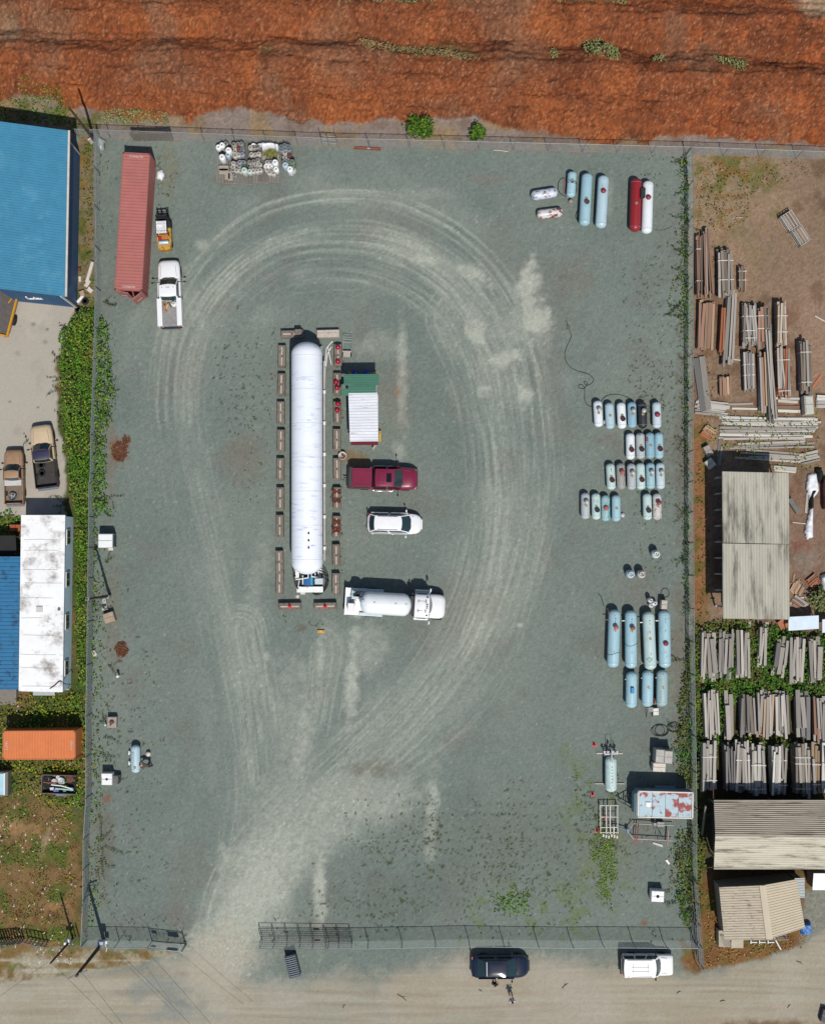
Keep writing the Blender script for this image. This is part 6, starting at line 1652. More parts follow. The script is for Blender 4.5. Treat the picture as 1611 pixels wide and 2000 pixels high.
mb = MB(); mb.cbox((-.1, 0, 1.55), (1.75, 1.85, .12), .03); mb.build('roof', M('ice blue paint', (176, 216, 228), .4), rt)
mb = MB(); mb.box((.72, 0, 1.58), (.1, 1.9, .1)); mb.build('roof_edge', M_WHITE, rt)
for s in (-1, 1): wheel(rt, 0, s * 1.0, .32, .2)
# ================================================================ the big storage tank on its skid
M_TANKW = M('sky-tinted tank white', (244, 248, 255), .5, 0, .03, .5, dirt=((150, 172, 214), .44, .8, .2), stretch=(.7, 3.2, .7), coat=.2)  # base and real streaks tinted blue: sky reflection painted into the colour
zc, D = 2.35, 2.72
xa, ya = at(599.5, 668, zc); xb, yb = at(600, 1122, zc)
Lk = math.hypot(xb - xa, yb - ya)
rt = thing('storage_tank', 'huge white horizontal propane storage tank ringed by concrete blocks', 'storage tank', ((xa + xb) / 2, (ya + yb) / 2, 0), math.degrees(math.atan2(ya - yb, xa - xb)) - 90)
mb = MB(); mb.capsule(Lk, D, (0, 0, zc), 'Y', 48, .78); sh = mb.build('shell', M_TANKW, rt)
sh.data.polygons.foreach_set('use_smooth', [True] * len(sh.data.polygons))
sm = MB(); sm.tube([(D / 2 * 1.0 * math.cos(a), 0, zc + D / 2 * 1.0 * math.sin(a)) for a in np.linspace(0, 6.283, 41)[:-1]], .016, 4, True); o_ = None
for k in range(7):
 yy = -Lk / 2 + 1.3 + k * (Lk - 2.6) / 6
 o_ = sm.build('weld_seam', M('weld grey', (206, 208, 212), .6), sh, (0, yy, 0)) if o_ is None else part_copy(o_, sh, (0, yy, 0))
mb = MB()
for k in range(3): mb.cyl((.25, -Lk / 2 + 2.3 + .62 * k, zc + D / 2 - .04), (.25, -Lk / 2 + 2.3 + .62 * k, zc + D / 2 + .14), .08, n=8)
mb.build('relief_valve', M_BLACK, sh)
mb = MB(); mb.tube([(-.25, -Lk / 2 + 1.05, zc + D / 2 - .3), (-.1, -Lk / 2 + 1.12, zc + D / 2 - .1), (.12, -Lk / 2 + 1.12, zc + D / 2 - .1), (.25, -Lk / 2 + 1.05, zc + D / 2 - .3)], .025, 5); mb.build('lifting_lug', M_STEEL, sh)
for yy in (-6.2, 6.2):
 mb = MB(); mb.box((0, yy, .75), (2.5, .45, 1.3), taper=.9); mb.build('saddle', M('saddle concrete', (168, 164, 158), .85), rt)
mb = MB(); mb.box((-1.05, 0, .42), (.28, Lk - .2, .3)); mb.build('skid_beam', M_GALV, rt)
mb = MB(); mb.box((1.05, 0, .42), (.28, Lk - .2, .3)); mb.build('skid_beam', M_GALV, rt)
mb = MB(); mb.tube([(1.42, -Lk / 2 + 1.2, 1.1), (1.42, Lk / 2 - 1.5, 1.1)], .09, 8)
for k in range(7): mb.box((1.42, -Lk / 2 + 2.2 + k * 2.7, .6), (.1, .1, 1.0))
mb.build('side_pipe', M('dull white pipe', (196, 190, 184), .6), rt)
for k in range(6):
 mb = MB(); mb.cbox((1.45, -Lk / 2 + 2.3 + k * 2.75, 1.26), (.22, .3, .26), .03); mb.build('valve', M_WHITE, rt)
y0 = -Lk / 2
mb = MB(); mb.box((-1.0, y0 + .35, .62), (.34, 1.9, .5)); mb.box((.95, y0 + .1, .5), (.3, 1.2, .3)); mb.build('skid_end', M_WHITE, rt)
mb = MB(); mb.box((.12, y0 - 1.35, .6), (2.3, .5, .4)); mb.build('rear_beam', M_WHITE, rt)
mb = MB(); mb.cyl((-.28, y0 - .98, .8), (-.28, y0 - .25, .8), .19, n=14); mb.cyl((.28, y0 - .98, .8), (.28, y0 - .12, .8), .2, n=14); mb.box((0, y0 - .65, .75), (.3, .7, .4)); mb.build('pump', M('pump blue', (36, 96, 156), .45, 0, .1), rt)
mb = MB(); mb.cyl((.28, y0 - .95, 1.0), (.28, y0 - .2, 1.0), .13, n=12); mb.build('motor', M('light pump blue', (70, 160, 190), .4), rt)
mb = MB(); mb.cbox((.95, y0 - .62, 1.0), (.72, .52, .9), .02); mb.build('control_cabinet', M('cabinet', (196, 206, 210), .45, 0, .1, 3), rt)
mb = MB()
for p in ([(0, y0 + .2, 1.2), (0, y0 - .3, 1.15), (-.6, y0 - .4, 1.0), (-1.1, y0 - .45, 1.0)], [(.3, y0 + .1, 1.2), (.3, y0 - .2, 1.25), (.9, y0 - .3, 1.2)], [(-.8, y0 - .5, .9), (-.9, y0 - 1.1, 1.0), (0, y0 - 1.2, 1.05)], [(-.5, y0 - .1, .9), (-.5, y0 - .9, .9)], [(.6, y0 + .1, .95), (.6, y0 - .5, .95)]): mb.tube(p, .055, 7)
mb.build('pipework', M_WHITE, rt)
mb = MB(); mb.tube([(-1.25, y0 - .2, 1.3), (-1.15, y0 - .95, 1.0), (-.9, y0 - 1.3, .9)], .05, 6); mb.cbox((-.9, y0 - .65, .7), (.5, .5, .5), .03); mb.ball((-1.2, y0 - .12, 1.35), .14, 10, 6); mb.box((.55, y0 - .2, .5), (.5, .6, .3)); mb.build('valve_gear', M_BLK, rt)
mb = MB(); mb.box((-.55, y0 - 1.62, .2), (.4, .35, .3)); mb.lathe([(.001, .1), (.16, .06), (.18, 0)], (-1.05, y0 - 1.95, .02), 'Z', 12); mb.build('hose_cap', M_TRIM, rt)
mb = MB()
mb.tube(spline([(1.0, y0 + .35, 1.1), (1.5, y0 + .1, .9), (1.75, y0 - .5, .6), (1.55, y0 - 1.2, .4), (1.1, y0 - 1.7, .25), (.5, y0 - 1.8, .2), (.05, y0 - 1.3, .7)], 8), .045, 6)
mb.tube(spline([(.95, y0 + .1, 1.1), (1.45, y0 - .1, .9), (1.62, y0 - .6, .6), (1.45, y0 - 1.2, .45), (1.0, y0 - 1.6, .4), (.55, y0 - 1.35, .7)], 8), .04, 6)
mb.tube(spline([(.95, y0 + .0, 1.0), (1.4, y0 - .3, .8), (1.6, y0 - .8, .5), (1.3, y0 - 1.45, .35)], 8), .04, 6)
mb.build('fill_hose', M_BLACK, rt)
M_BLOCK = M('weathered concrete', (126, 116, 105), .9, 0, .16, 2.5, dirt=((96, 90, 82), .45, 3), bump=.2, ovar=.1)
M_BLOCKL = M('pale concrete', (196, 184, 170), .9, 0, .14, 2.5, dirt=((150, 140, 130), .3, 3))
def block_mesh(L, mat=M_BLOCK):
 root = thing('concrete_block', 'x', 'concrete block', (0, 0, 0), 0, 'concrete blocks guarding the tank')
 mb = MB(); mb.cbox((0, 0, .31), (.66, L, .62), .05); mb.build('body', mat, root)
 for yy in (-L * .23, L * .23):
  mb = MB(); mb.cbox((0, yy, .63), (.13, L * .36, .05), .02); mb.build('lifting_rib', M_BLOCKL, root)
 mb = MB(); mb.tube([(0, -.08, .61), (0, -.06, .70), (0, .06, .70), (0, .08, .61)], .015, 5); mb.build('lifting_loop', M_RUST, root)
 return root
b2 = block_mesh(1.98); first = [True]
blabels = {}
def place_block(pxy, rz, label, src, scale=None):
 x, y = at(pxy[0] + R.uniform(-.8, .8), pxy[1], .6); rz += R.uniform(-1.6, 1.6)
 if first[0]:
  src.location = (x, y, 0); src.rotation_euler = (0, 0, math.radians(rz)); src['label'] = label; first[0] = False; return src
 return dup(src, label, (x, y, 0), rz, 'concrete blocks guarding the tank', scale)
for i, (ya_, yb_) in enumerate(((674, 717), (729, 772), (784, 827), (839, 882), (895, 937), (952, 994), (1006, 1048), (1076, 1118), (1118, 1160))):
 x_ = 550.3 - i * .62
 w = ['northernmost', 'second from the north', 'third from the north', 'fourth from the north', 'fifth from the north', 'sixth from the north', 'seventh, above the long gap', 'eighth, butted against the end block', 'southernmost, butted against its neighbour'][i]
 place_block((x_, (ya_ + yb_) / 2), 0, 'grey block west of the big tank, ' + w, b2)
rb_ = []
for i, (ya_, yb_) in enumerate(((672, 715), (728, 771), (784, 827), (838, 880), (895, 937), (952, 994), (1008, 1050), (1064, 1105), (1120, 1162))):
 x_ = 659.6 - i * .45
 w = ['carrying two red caps far apart', 'with two red caps beside the green roof', 'with two red caps beside the white shed roof', 'bare, beside the shed door end', 'by the white bucket', 'with two strips of dry weed, beside the maroon pickup', 'with two heaps of rust-red weed', 'bare, second from the south', 'next to the rear end of the tank truck'][i]
 rb_.append(place_block((x_, (ya_ + yb_) / 2), 0, 'block east of the big tank, ' + w, b2))
place_block((571, 652), 90, 'concrete block across the north-west corner of the big tank', b2)
o = place_block((640, 651), 90, 'pale whitish concrete block north-east of the big tank', b2)
for ch in o.children:
 if ch.name.startswith('body'):
  ch.data = ch.data.copy(); ch.data.materials.clear(); ch.data.materials.append(M_BLOCKL)
x, y = at(583, 649, .8); r_ = thing('concrete_cube', 'small concrete cube set on the block at the tank corner', 'concrete block', (x, y, .62)); mb = MB(); mb.cbox((0, 0, .2), (.6, .5, .4), .03); mb.build('body', M_BLOCK, r_); mb = MB(); mb.tube([(-.05, 0, .39), (0, 0, .45), (.05, 0, .39)], .015, 5); mb.build('loop', M_RUST, r_)
place_block((566, 1184.5), 90, 'concrete block south of the tank, the western one with a red cone', b2)
place_block((635.5, 1184), 90, 'concrete block south of the tank, the eastern one with a red cone', b2)
M_REDCAP = M('glossy red cap', (166, 14, 48), .25, 0, .06, 2, coat=.6)
for (px_, py_, lb) in ((660, 678.3, 'on the northernmost block'), (660, 706, 'at the south end of the northernmost block'), (656.5, 746, 'overhanging the block edge beside the green roof'), (658.3, 757.5, 'south of the overhanging one, beside the green roof'), (660.2, 789, 'north of its pair beside the white shed roof'), (658.6, 801, 'south of its pair beside the white shed roof')):
 x, y = at(px_, py_, .75)
 r_ = thing('red_dome', 'round glossy red dome ' + lb, 'dome', (x, y, .66), 0, 'red domes on the blocks')
 mb = MB(); mb.lathe([(.22, 0), (.23, .08), (.20, .2), (.12, .28), (.001, .31)], n=18); mb.build('dome', M_REDCAP, r_)
 mb = MB(); mb.tube([(.2, 0, .05), (.25, 0, .12), (.2, 0, .18)], .015, 5); mb.build('latch', M_STEEL, r_)
M_CONE = M('red cone plastic', (206, 60, 56), .5, 0, .1, 4)
def cone(lb, px_, py_, z=0.0, s=1.0, rz=0):
 x, y = at(px_, py_, z + .1); r_ = thing('traffic_cone', lb, 'traffic cone', (x, y, z), rz, 'small red cones'); r_.scale = (s, s, s)
 mb = MB(); mb.cbox((0, 0, .02), (.36, .36, .04), .015); mb.build('base', M_CONE, r_)
 mb = MB(); mb.cyl((0, 0, .04), (0, 0, .50), .13, .025, 14); mb.build('body', M_CONE, r_)
 mb = MB(); mb.cyl((0, 0, .24), (0, 0, .34), .082, .062, 14, cap=False); mb.build('band', M_WHITE, r_)
cone('red cone standing on the western block south of the big tank', 566, 1184, .64)
cone('red cone standing on the eastern block south of the big tank', 635, 1184.5, .64)
cone('red cone on gravel beside the small tank with the pipe manifold', 1160, 1454.5)
cone('red cone on gravel between the small wheeled tank and the pipe rack', 1157, 1551.5)
cone('red cone standing inside the white pipe rack', 1183.5, 1597)
cone('red cone at the lower corner of the white pipe rack', 1166, 1623)
cone('red cone lying under the drawbar of the bare trailer frame', 1242, 1640.5, 0, .8)
for i, (px_, py_, rx_, ry_) in enumerate(((657, 960.5, 9, 3.5), (657, 977.5, 9, 4), (658, 1019.5, 7, 5), (657, 1034.5, 8, 6))):
 rg = np.random.default_rng(700 + i); n = 150
 a = rg.random(n) * 6.28; r = np.sqrt(rg.random(n))
 q = np.c_[px_ + rx_ * r * np.cos(a), py_ + ry_ * r * np.sin(a) + 2 * np.sin(a * 3)]
 P = np.c_[px_world(q, .7), .64 + .05 * rg.random(n)]
 V, F = leaf_arrays(P, .10, rg)
 tag(np_mesh('dry_weeds', V, F, M_LEAF, np.repeat(np.array([C(118, 58, 44)]) * (.5 + .7 * rg.random((n, 1))), 4, 0)), ['narrow strip of dry red-brown weeds over a concrete block', 'second strip of dry weeds over the same block', 'small heap of rust-red weeds on the next block', 'wider heap of rust-red weeds on that next block'][i], 'dry weeds', kind='stuff')
for i, (px_, py_, rx_, ry_, lb) in enumerate(((235, 882, 15, 19, 'heap of red-brown dead fronds by the hedge-side fence'), (247, 859, 7, 8, 'small clump of dead fronds above the large heap'), (238, 1268, 12, 15, 'mat of orange dry weeds on the gravel near the slim pole'))):
 rg = np.random.default_rng(720 + i); n = int(rx_ * ry_ * 1.3)
 a = rg.random(n) * 6.28; r = np.sqrt(rg.random(n))
 q = np.c_[px_ + rx_ * r * np.cos(a), py_ + ry_ * r * np.sin(a)]
 P = np.c_[px_world(q), .03 + .06 * rg.random(n)]
 V, F = leaf_arrays(P, .15, rg)
 tag(np_mesh('dead_fronds', V, F, M_LEAF, np.repeat(np.array([C(112, 72, 52)]) * (.5 + .7 * rg.random((n, 1))), 4, 0)), lb, 'dead weeds', kind='stuff')
x, y = at(669, 890, .4); r_ = thing('white_bucket', 'round white tub full of rusty scrap beside the shed corner', 'tub', (x, y, 0))
mb = MB(); mb.lathe([(.001, .02), (.26, .02), (.33, .5), (.36, .5), (.36, .47), (.29, .46), (.24, .06), (.001, .06)], n=20); mb.build('shell', M_TRIM, r_)
for k in range(7):
 mb = MB(); mb.box((R.uniform(-.15, .15), R.uniform(-.15, .15), .36 + .015 * k), (R.uniform(.1, .3), .06, .05), rz=R.uniform(0, 3)); mb.build('scrap_piece', M('rust scrap', (112, 40, 44), .8, var=.25), r_)
x, y = at(627, 1233, .1); r_ = thing('yellow_chock', 'small yellow chock lying on gravel south of the blocks', 'wheel chock', (x, y, 0), -2)
mb = MB(); mb.cbox((0, 0, .1), (.66, .24, .2), .04); mb.build('body', M('chock yellow', (224, 166, 62), .6), r_)
for dx in (-.2, .2): mb = MB(); mb.cyl((dx, 0, .2), (dx, 0, .22), .035, n=8); mb.build('bolt_hole', M_DARK, r_)
x, y = at(678, 676, .2); r_ = thing('cart_frame', 'long steel hand-cart frame lying by the north-east blocks', 'cart', (x, y, 0), -2)
mb = MB(); mb.tube([(-.38, -.55, .25), (-.38, 1.0, .3), (.38, 1.0, .3), (.38, -.55, .25)], .025, 6)
for yy in (.35, .6, .78): mb.tube([(-.38, yy, .29), (.38, yy, .29)], .022, 6)
mb.build('frame', M_GALV, r_)
mb = MB(); mb.cbox((0, -.75, .32), (.66, .5, .12), .03); mb.box((0, -.5, .36), (.8, .1, .1)); mb.build('carrier', M('pale steel', (176, 168, 158), .5), r_)
for s in (-1, 1): mb = MB(); mb.cyl((s * .36, -.8, .16), (s * .44, -.8, .16), .16, n=12); mb.build('wheel', M_TYRE, r_)
for lb, pts in (('long white pipe lying beside the big tank', [(649, 665), (637, 679), (635, 700), (634, 752)]), ('short white pipe crossing the others near the red caps', [(647, 676), (639, 690), (636, 715)]), ('thin white pipe lying at a slant near the red caps', [(640, 676), (647, 712)])):
 P_ = [Vector((*at(*p_, .4), .4)) for p_ in pts]; r_ = thing('loose_pipe', lb, 'pipe', P_[0] - Vector((0, 0, .4)), 0, 'white pipes beside the tank')
 mb = MB(); mb.tube([p_ - P_[0] + Vector((0, 0, .05)) for p_ in P_], .045, 6); mb.build('tube', M_WHITE, r_)
 mb = MB(); e = P_[-1] - P_[0] + Vector((0, 0, .05)); mb.ball(e, .06, 8, 5); mb.build('coupling', M_GALV, r_)
x, y = at(654, 762, .2); r_ = thing('grey_rail', 'long flat grey rail on the gravel beside the white pipes', 'rail', at(650.5, 715, .05) + (0,)); mb = MB(); mb.box((0, 0, .05), (.12, 4.0, .08)); mb.build('body', M('grey rail', (124, 120, 112), .8), r_)
# ================================================================ propane tanks standing about the yard
PAINT = {'white': (232, 238, 240), 'pale': (202, 218, 224), 'paleblue': (180, 206, 214), 'blue': (146, 184, 198), 'sky': (164, 200, 210), 'teal': (168, 200, 200), 'grey': (158, 156, 152), 'palegrey': (184, 190, 190), 'black': (48, 48, 50), 'red': (150, 32, 40), 'mint': (196, 218, 214), 'rustwhite': (208, 204, 200)}
DIRT = {'grey': ((118, 108, 98), .4, 3), 'palegrey': ((140, 134, 126), .34, 3), 'black': ((66, 64, 62), .3, 3), 'red': ((128, 28, 34), .2, 2), 'teal': ((112, 166, 170), .5, 2.4, .02), 'rustwhite': ((124, 76, 66), .36, 4, .03), 'white': ((176, 174, 170), .22, 4)}
def tpaint(k): return M('tank paint ' + k, PAINT[k], .42, 0, .05, 1.5, dirt=DIRT.get(k, ((142, 158, 160), .42, 2.2, .2)), coat=.15, ovar=.05, stretch=(1, .6, 1))
M_LIDIN = M('dark lid inside', (84, 36, 40), .7, 0, .15, 4)
M_LIDG = M('grey lid', (186, 184, 180), .5, .2, .1, 4)
M_LIDR = M('faded red lid', (140, 46, 56), .5, 0, .12, 3)
M_LIDPINK = M('rust pink lid', (176, 96, 92), .6, 0, .12, 3)
M_VALVE = M('brass valve', (176, 164, 132), .45, .4, .2, 8)
_shell = {}
def tank(label, pxy, L, D, rz, paint, lid='none', lid_mat=None, off=0.0, group='propane tanks in the yard', lift=.16, extras=()):
 z = D / 2 + lift
 x, y = at(pxy[0], pxy[1], z)
 root = thing('propane_tank', label, 'propane tank', (x, y, 0), rz, group)
 key = (round(L, 2), round(D, 2), paint)
 if key in _shell: obj('shell', _shell[key], None, root)
 else:
  mb = MB(); mb.capsule(L, D, (0, 0, z), 'Y', 24, .78); _shell[key] = mb.build('shell', tpaint(paint), root).data
 t = z + D / 2
 for yy in (-L * .27, L * .27):
  mb = MB(); mb.box((0, yy, (z - D * .36) / 2 + .02), (D * .62, .07, z - D * .36 + .05), taper=.8); mb.build('foot', M_STEEL, root)
 lg = L * .40
 wk = ('seam', round(D, 2), round(lift, 2))
 for yy in (-L / 2 + D * .40, L / 2 - D * .40):
  if wk in _shell: obj('weld_seam', _shell[wk], None, root, (0, yy, 0))
  else:
   mb = MB(); mb.tube([(D / 2 * math.cos(a), 0, z + D / 2 * math.sin(a)) for a in np.linspace(0, 6.283, 25)[:-1]], .011, 4, True); _shell[wk] = mb.build('weld_seam', M('seam grey', (150, 160, 162), .6), root, (0, yy, 0)).data
 for yy in (-lg, lg): mb = MB(); mb.tube([(0, yy - .05, t - .12), (0, yy - .03, t + .015), (0, yy + .03, t + .015), (0, yy + .05, t - .12)], .014, 4); mb.build('lug', M_STEEL, root)
 if lid == 'closed':
  mb = MB(); mb.lathe([(.22, t - .08), (.22, t + .14), (.19, t + .2), (.001, t + .24)], (0, off, 0), n=18); mb.build('dome_lid', lid_mat or M_LIDR, root)
  mb = MB(); mb.tube([(.2, off, t + .1), (.26, off, t + .06)], .02, 5); mb.build('lid_latch', M_STEEL, root)
 else:
  mb = MB(); mb.lathe([(.13, t - .05), (.13, t + .02)], (0, off, 0), n=14)
  mb.cyl((.03, off + .03, t), (.03, off + .03, t + .12), .035, n=8); mb.cyl((-.07, off, t), (-.07, off, t + .08), .03, n=8); mb.ball((.05, off - .08, t + .05), .05, 8, 5); mb.build('valve', M_VALVE, root)
  if lid == 'up':            # lid swung up on its hinge behind the valves
   m = Matrix.Translation((.06, off + .30, t + .34)) @ Matrix.Rotation(math.radians(-14), 4, 'X')
   mb = MB(m); mb.lathe([(.20, -.16), (.215, -.02), (.18, .05), (.001, .08)], n=18); l_ = mb.build('dome_lid', lid_mat or M_LIDG, root)
   mb = MB(); mb.tube([(.04, off + .16, t), (.05, off + .16, t + .2)], .02, 5); mb.build('hinge', M_STEEL, l_)
  elif lid == 'cup':         # lid dropped open in front of the valves, hollow side up
   m = Matrix.Translation((.05, off - .30, t + .06)) @ Matrix.Rotation(math.radians(28), 4, 'X')
   mb = MB(m); mb.lathe([(.001, -.06), (.16, -.03), (.215, .06), (.22, .14), (.20, .14), (.18, .06), (.001, .0)], n=18); l_ = mb.build('dome_lid', lid_mat or M_LIDIN, root)
   mb = MB(); mb.tube([(.04, off - .15, t), (.05, off - .2, t + .06)], .02, 5); mb.build('hinge', M_STEEL, l_)
 return root, t
K = 5.37
def zp(a, b): return (1060 + a / K, 740 + b / K)
g = 'short propane tanks in the sorted rows'
row = [
 ('white short tank with raised grey lid at the west end of the top row', (577, 366), 'white', 'up', None, 3), ('pale blue short tank without a lid, second in the top row', (698, 388), 'paleblue', 'none', None, 2.5), ('white short tank with a dark open cup lid in the top row', (822, 385), 'white', 'cup', None, 2.5),
 ('blue short tank with raised grey lid next to the black tank', (932, 378), 'blue', 'up', None, 1), ('black short propane tank, the only black one', (1040, 380), 'black', 'up', M_LIDG, 2), ('white short tank with closed dark red lid, alone at the end of the top row', (1190, 380), 'pale', 'closed', M_LIDR, 1),
 ('white short tank with a deep red open lid in the second row', (915, 708), 'white', 'cup', M_LIDIN, .5), ('pale grey short tank with a dark open lid in the second row', (1020, 703), 'palegrey', 'cup', M('dark cup', (44, 44, 50), .7), 1), ('blue short tank with a red box strapped on its shoulder in the second row', (1120, 700), 'blue', 'none', None, 1.5), ('pale blue short tank with open lid at the fence end of the second row', (1213, 700), 'sky', 'cup', None, 1),
 ('mint white short tank with dark slots at the west end of the third row', (710, 1025), 'mint', 'cup', None, 2.5), ('dirty brown-grey short tank with a raised lid in the third row', (815, 1022), 'grey', 'up', M_LIDPINK, 1.5), ('grey streaked short tank with raised grey lid in the third row', (925, 1026), 'palegrey', 'up', None, 1), ('mint short tank with dark red open lid in the third row', (1022, 1022), 'mint', 'cup', M_LIDIN, 1.5), ('blue short tank with raised lid in the third row', (1125, 1018), 'sky', 'up', None, 1), ('pale short tank with raised lid at the fence end of the third row', (1228, 1018), 'pale', 'up', None, 1),
 ('dirty grey short tank at the west end of the lowest row', (443, 1332), 'palegrey', 'up', None, 0), ('white short tank with dark open lid in the lowest row', (555, 1337), 'mint', 'cup', M('dark cup2', (50, 52, 56), .7), 1), ('patchy teal and white short tank with a pink lid', (655, 1357), 'teal', 'closed', M_LIDPINK, 1), ('blue short tank with its lid lying on the gravel beside it', (765, 1357), 'sky', 'none', None, 0), ('mint short tank with dark open lid, inner one of the separate pair', (1092, 1342), 'mint', 'cup', M('dark cup3', (58, 56, 52), .7), 1), ('rust-stained white short tank of the separate pair with a red lid at its end', (1195, 1340), 'rustwhite', 'up', M_LIDR, 1)]
for lb, p_, pt, ld, lm_, rz in row:
 rt_, t_ = tank(lb, zp(*p_), 2.36, .80, rz, pt, ld, lm_, 0 if ld != 'up' else .05, g)
 if 'slots' in lb: mb = MB(); mb.box((0, .62, t_ + .0), (.06, .16, .02)); mb.box((0, .45, t_ + .0), (.04, .05, .02)); mb.build('slot', M_DARK, rt_)
 if 'red box' in lb: mb = MB(); mb.cbox((-.3, .55, t_ - .12), (.22, .36, .16), .02); mb.build('red_box', M('red box', (128, 56, 58), .6), rt_)
x, y = at(*zp(835, 1428), .1); r_ = thing('loose_hatch', 'loose round tank hatch lying on gravel beside the blue tank', 'hatch', (x, y, 0)); mb = MB(); mb.lathe([(.21, 0), (.22, .12), (.18, .17), (.001, .19)], n=18); mb.build('dome', M_LIDG, r_); mb = MB(); mb.tube([(.2, 0, .06), (.26, 0, .06)], .02, 5); mb.build('hinge', M_STEEL, r_)
x, y = at(*zp(652, 450), .3); r_ = thing('loose_hatch', 'loose silver hatch leaning between the first two tanks of the top row', 'hatch', (x, y, 0)); mb = MB(Matrix.Translation((0, 0, .3)) @ Matrix.Rotation(.9, 4, 'Y')); mb.lathe([(.20, -.1), (.21, 0), (.16, .06), (.001, .08)], n=18); mb.build('dome', M_LIDG, r_); mb = MB(); mb.tube([(.1, 0, .0), (.16, 0, .2)], .02, 5); mb.build('hinge', M_STEEL, r_)
K2 = 1368 / 260
def zq(a, b): return (1100 + a / K2, 1040 + b / K2)
g = 'long blue propane tanks near the fence'
big = [('long pale blue tank at the west end with a strap low on the shell', (516, 1090), 5.1, 1.07, -2, 'sky', 'up', M_LIDPINK, .75), ('long pale blue tank with an orange-brown lid and a slanting strap', (691, 1098), 5.1, 1.07, 0, 'sky', 'up', M('rust orange lid', (150, 90, 66), .7, var=.2), .75),
  ('long whitish tank with a diamond placard', (881, 1112), 5.1, 1.07, 2, 'mint', 'none', None, .2), ('long blue tank with a closed red lid, nearest the fence', (1037, 1095), 5.05, 1.07, .4, 'sky', 'closed', M_LIDR, -.35)]
for i, (lb, p_, L_, D_, rz, pt, ld, lm_, off) in enumerate(big):
 rt_, t_ = tank(lb, zq(*p_), L_, D_, rz, pt, ld, lm_, off, g, .3)
 z_ = t_ - D_ / 2
 if i in (0, 1):
  yy = -1.3 if i == 0 else -.45
  mb = MB(); mb.tube([(D_ / 2 * 1.01 * math.cos(a), yy + .12 * math.sin(a * 2 + i), z_ + D_ / 2 * 1.01 * math.sin(a)) for a in np.linspace(0, math.pi, 14)], .022, 5); mb.build('strap', M_BLACK, rt_)
 mb = MB()
 for yy in (L_ * .3, L_ * .15, -L_ * .22): mb.box((0, yy, t_ + .004), (.03, .22, .012)); 
 mb.cyl((.02, L_ * .35, t_), (.02, L_ * .35, t_ + .06), .04, n=8); mb.build('fitting', M_DARK, rt_)
 mb = MB(); mb.tube([(-D_ / 2 + .05, L_ * .32, z_), (-D_ / 2 - .25, L_ * .32, z_ + .02)], .05, 6); mb.build('side_valve', M_WHITE if i else M('rusty arm', (134, 96, 74), .7), rt_)
 if i == 2:
  m = Matrix.Translation((-.13, -1.62, t_ - .012)) @ Matrix.Rotation(math.radians(-14), 4, 'Y') @ Matrix.Rotation(math.radians(45), 4, 'Z')
  mb = MB(m); mb.box((0, 0, 0), (.36, .36, .012)); pl = mb.build('placard', M('placard teal', (128, 168, 160), .5), rt_)
  mb = MB(m); mb.box((0, 0, .008), (.22, .22, .004)); mb.build('placard_symbol', M('placard pale', (184, 208, 202), .5), pl)
 if i == 0:
  mb = MB(); mb.tube([(-.6, 2.0, 1.5), (-.75, 2.6, 1.9), (-1.0, 2.7, 2.3)], .035, 6); mb.build('vent_pipe', M_RUST, rt_)
for lb, p_, pt, off, ld in (('medium blue tank with a bright blue box on top', (697, 1616), 'sky', 0, 'box'), ('medium blue tank between its two neighbours, below the whitish tank', (862, 1604), 'sky', .15, 'none'), ('medium grey-blue tank nearest the fence', (1011, 1600), 'teal2', .1, 'none')):
 PAINT['teal2'] = (160, 186, 188)
 rt_, t_ = tank(lb, zq(*p_), 3.2, 1.0, -1, pt, 'none', None, off, 'medium tanks below the long blue ones', .28)
 if ld == 'box': mb = MB(); mb.cbox((0, 0, t_ + .08), (.28, .5, .3), .03); mb.build('blue_box', M('bright blue box', (40, 140, 196), .5), rt_)
 mb = MB(); mb.box((-.48, .9, t_ - .5), (.2, .06, .06)); mb.build('side_valve', M_WHITE, rt_)
K3 = 4.0275
def zr_(a, b): return (1000 + a / K3, 300 + b / K3)
g = 'loose tanks in the north-east of the yard'
tank('long pale blue tank with an open lid and a looped hose, north-east yard', zr_(578, 362), 4.75, 1.0, -3.5, 'sky', 'cup', M('dark cup4', (84, 60, 56), .7), 0, g, .22)
tank('long pale blue tank with a dark red closed lid, north-east yard', zr_(706, 380), 4.75, 1.0, -3.5, 'paleblue', 'closed', M_LIDR, .85, g, .22)
rt_, t_ = tank('long dull red tank, the only red one', zr_(969, 405), 4.8, 1.0, -2, 'red', 'none', None, .05, g, .22)
rt_, t_ = tank('long white tank lying against the red one', zr_(1061, 422), 4.75, .98, -2, 'rustwhite2' if False else 'white', 'closed', M_LIDR, .75, g, .22)
x, y = at(*zr_(1028, 305), 1.35); r_ = thing('black_cover', 'black square hood propped between the red and white tanks', 'hood', (x, y, .98), -3); mb = MB(); mb.cbox((0, 0, .22), (.42, .85, .36), .05); mb.build('shell', M_BLK, r_); mb = MB(); mb.box((0, -.44, .2), (.3, .03, .2)); mb.build('flap', M_BLACK, r_)
tank('small rusty white tank with dark flaking paint, the upper of two lying crosswise', zr_(252, 318), 2.4, .9, 99, 'flake', 'none', None, 0, g, .05) if PAINT.setdefault('flake', (206, 210, 222)) and DIRT.setdefault('flake', ((96, 92, 110), .46, 4, .03)) else None
tank('small white tank with heavy red rust, the lower of two lying crosswise', zr_(295, 470), 2.35, .85, 97, 'rusty', 'none', None, 0, g, .05) if PAINT.setdefault('rusty', (216, 212, 208)) and DIRT.setdefault('rusty', ((124, 62, 56), .5, 3.4, .03)) else None
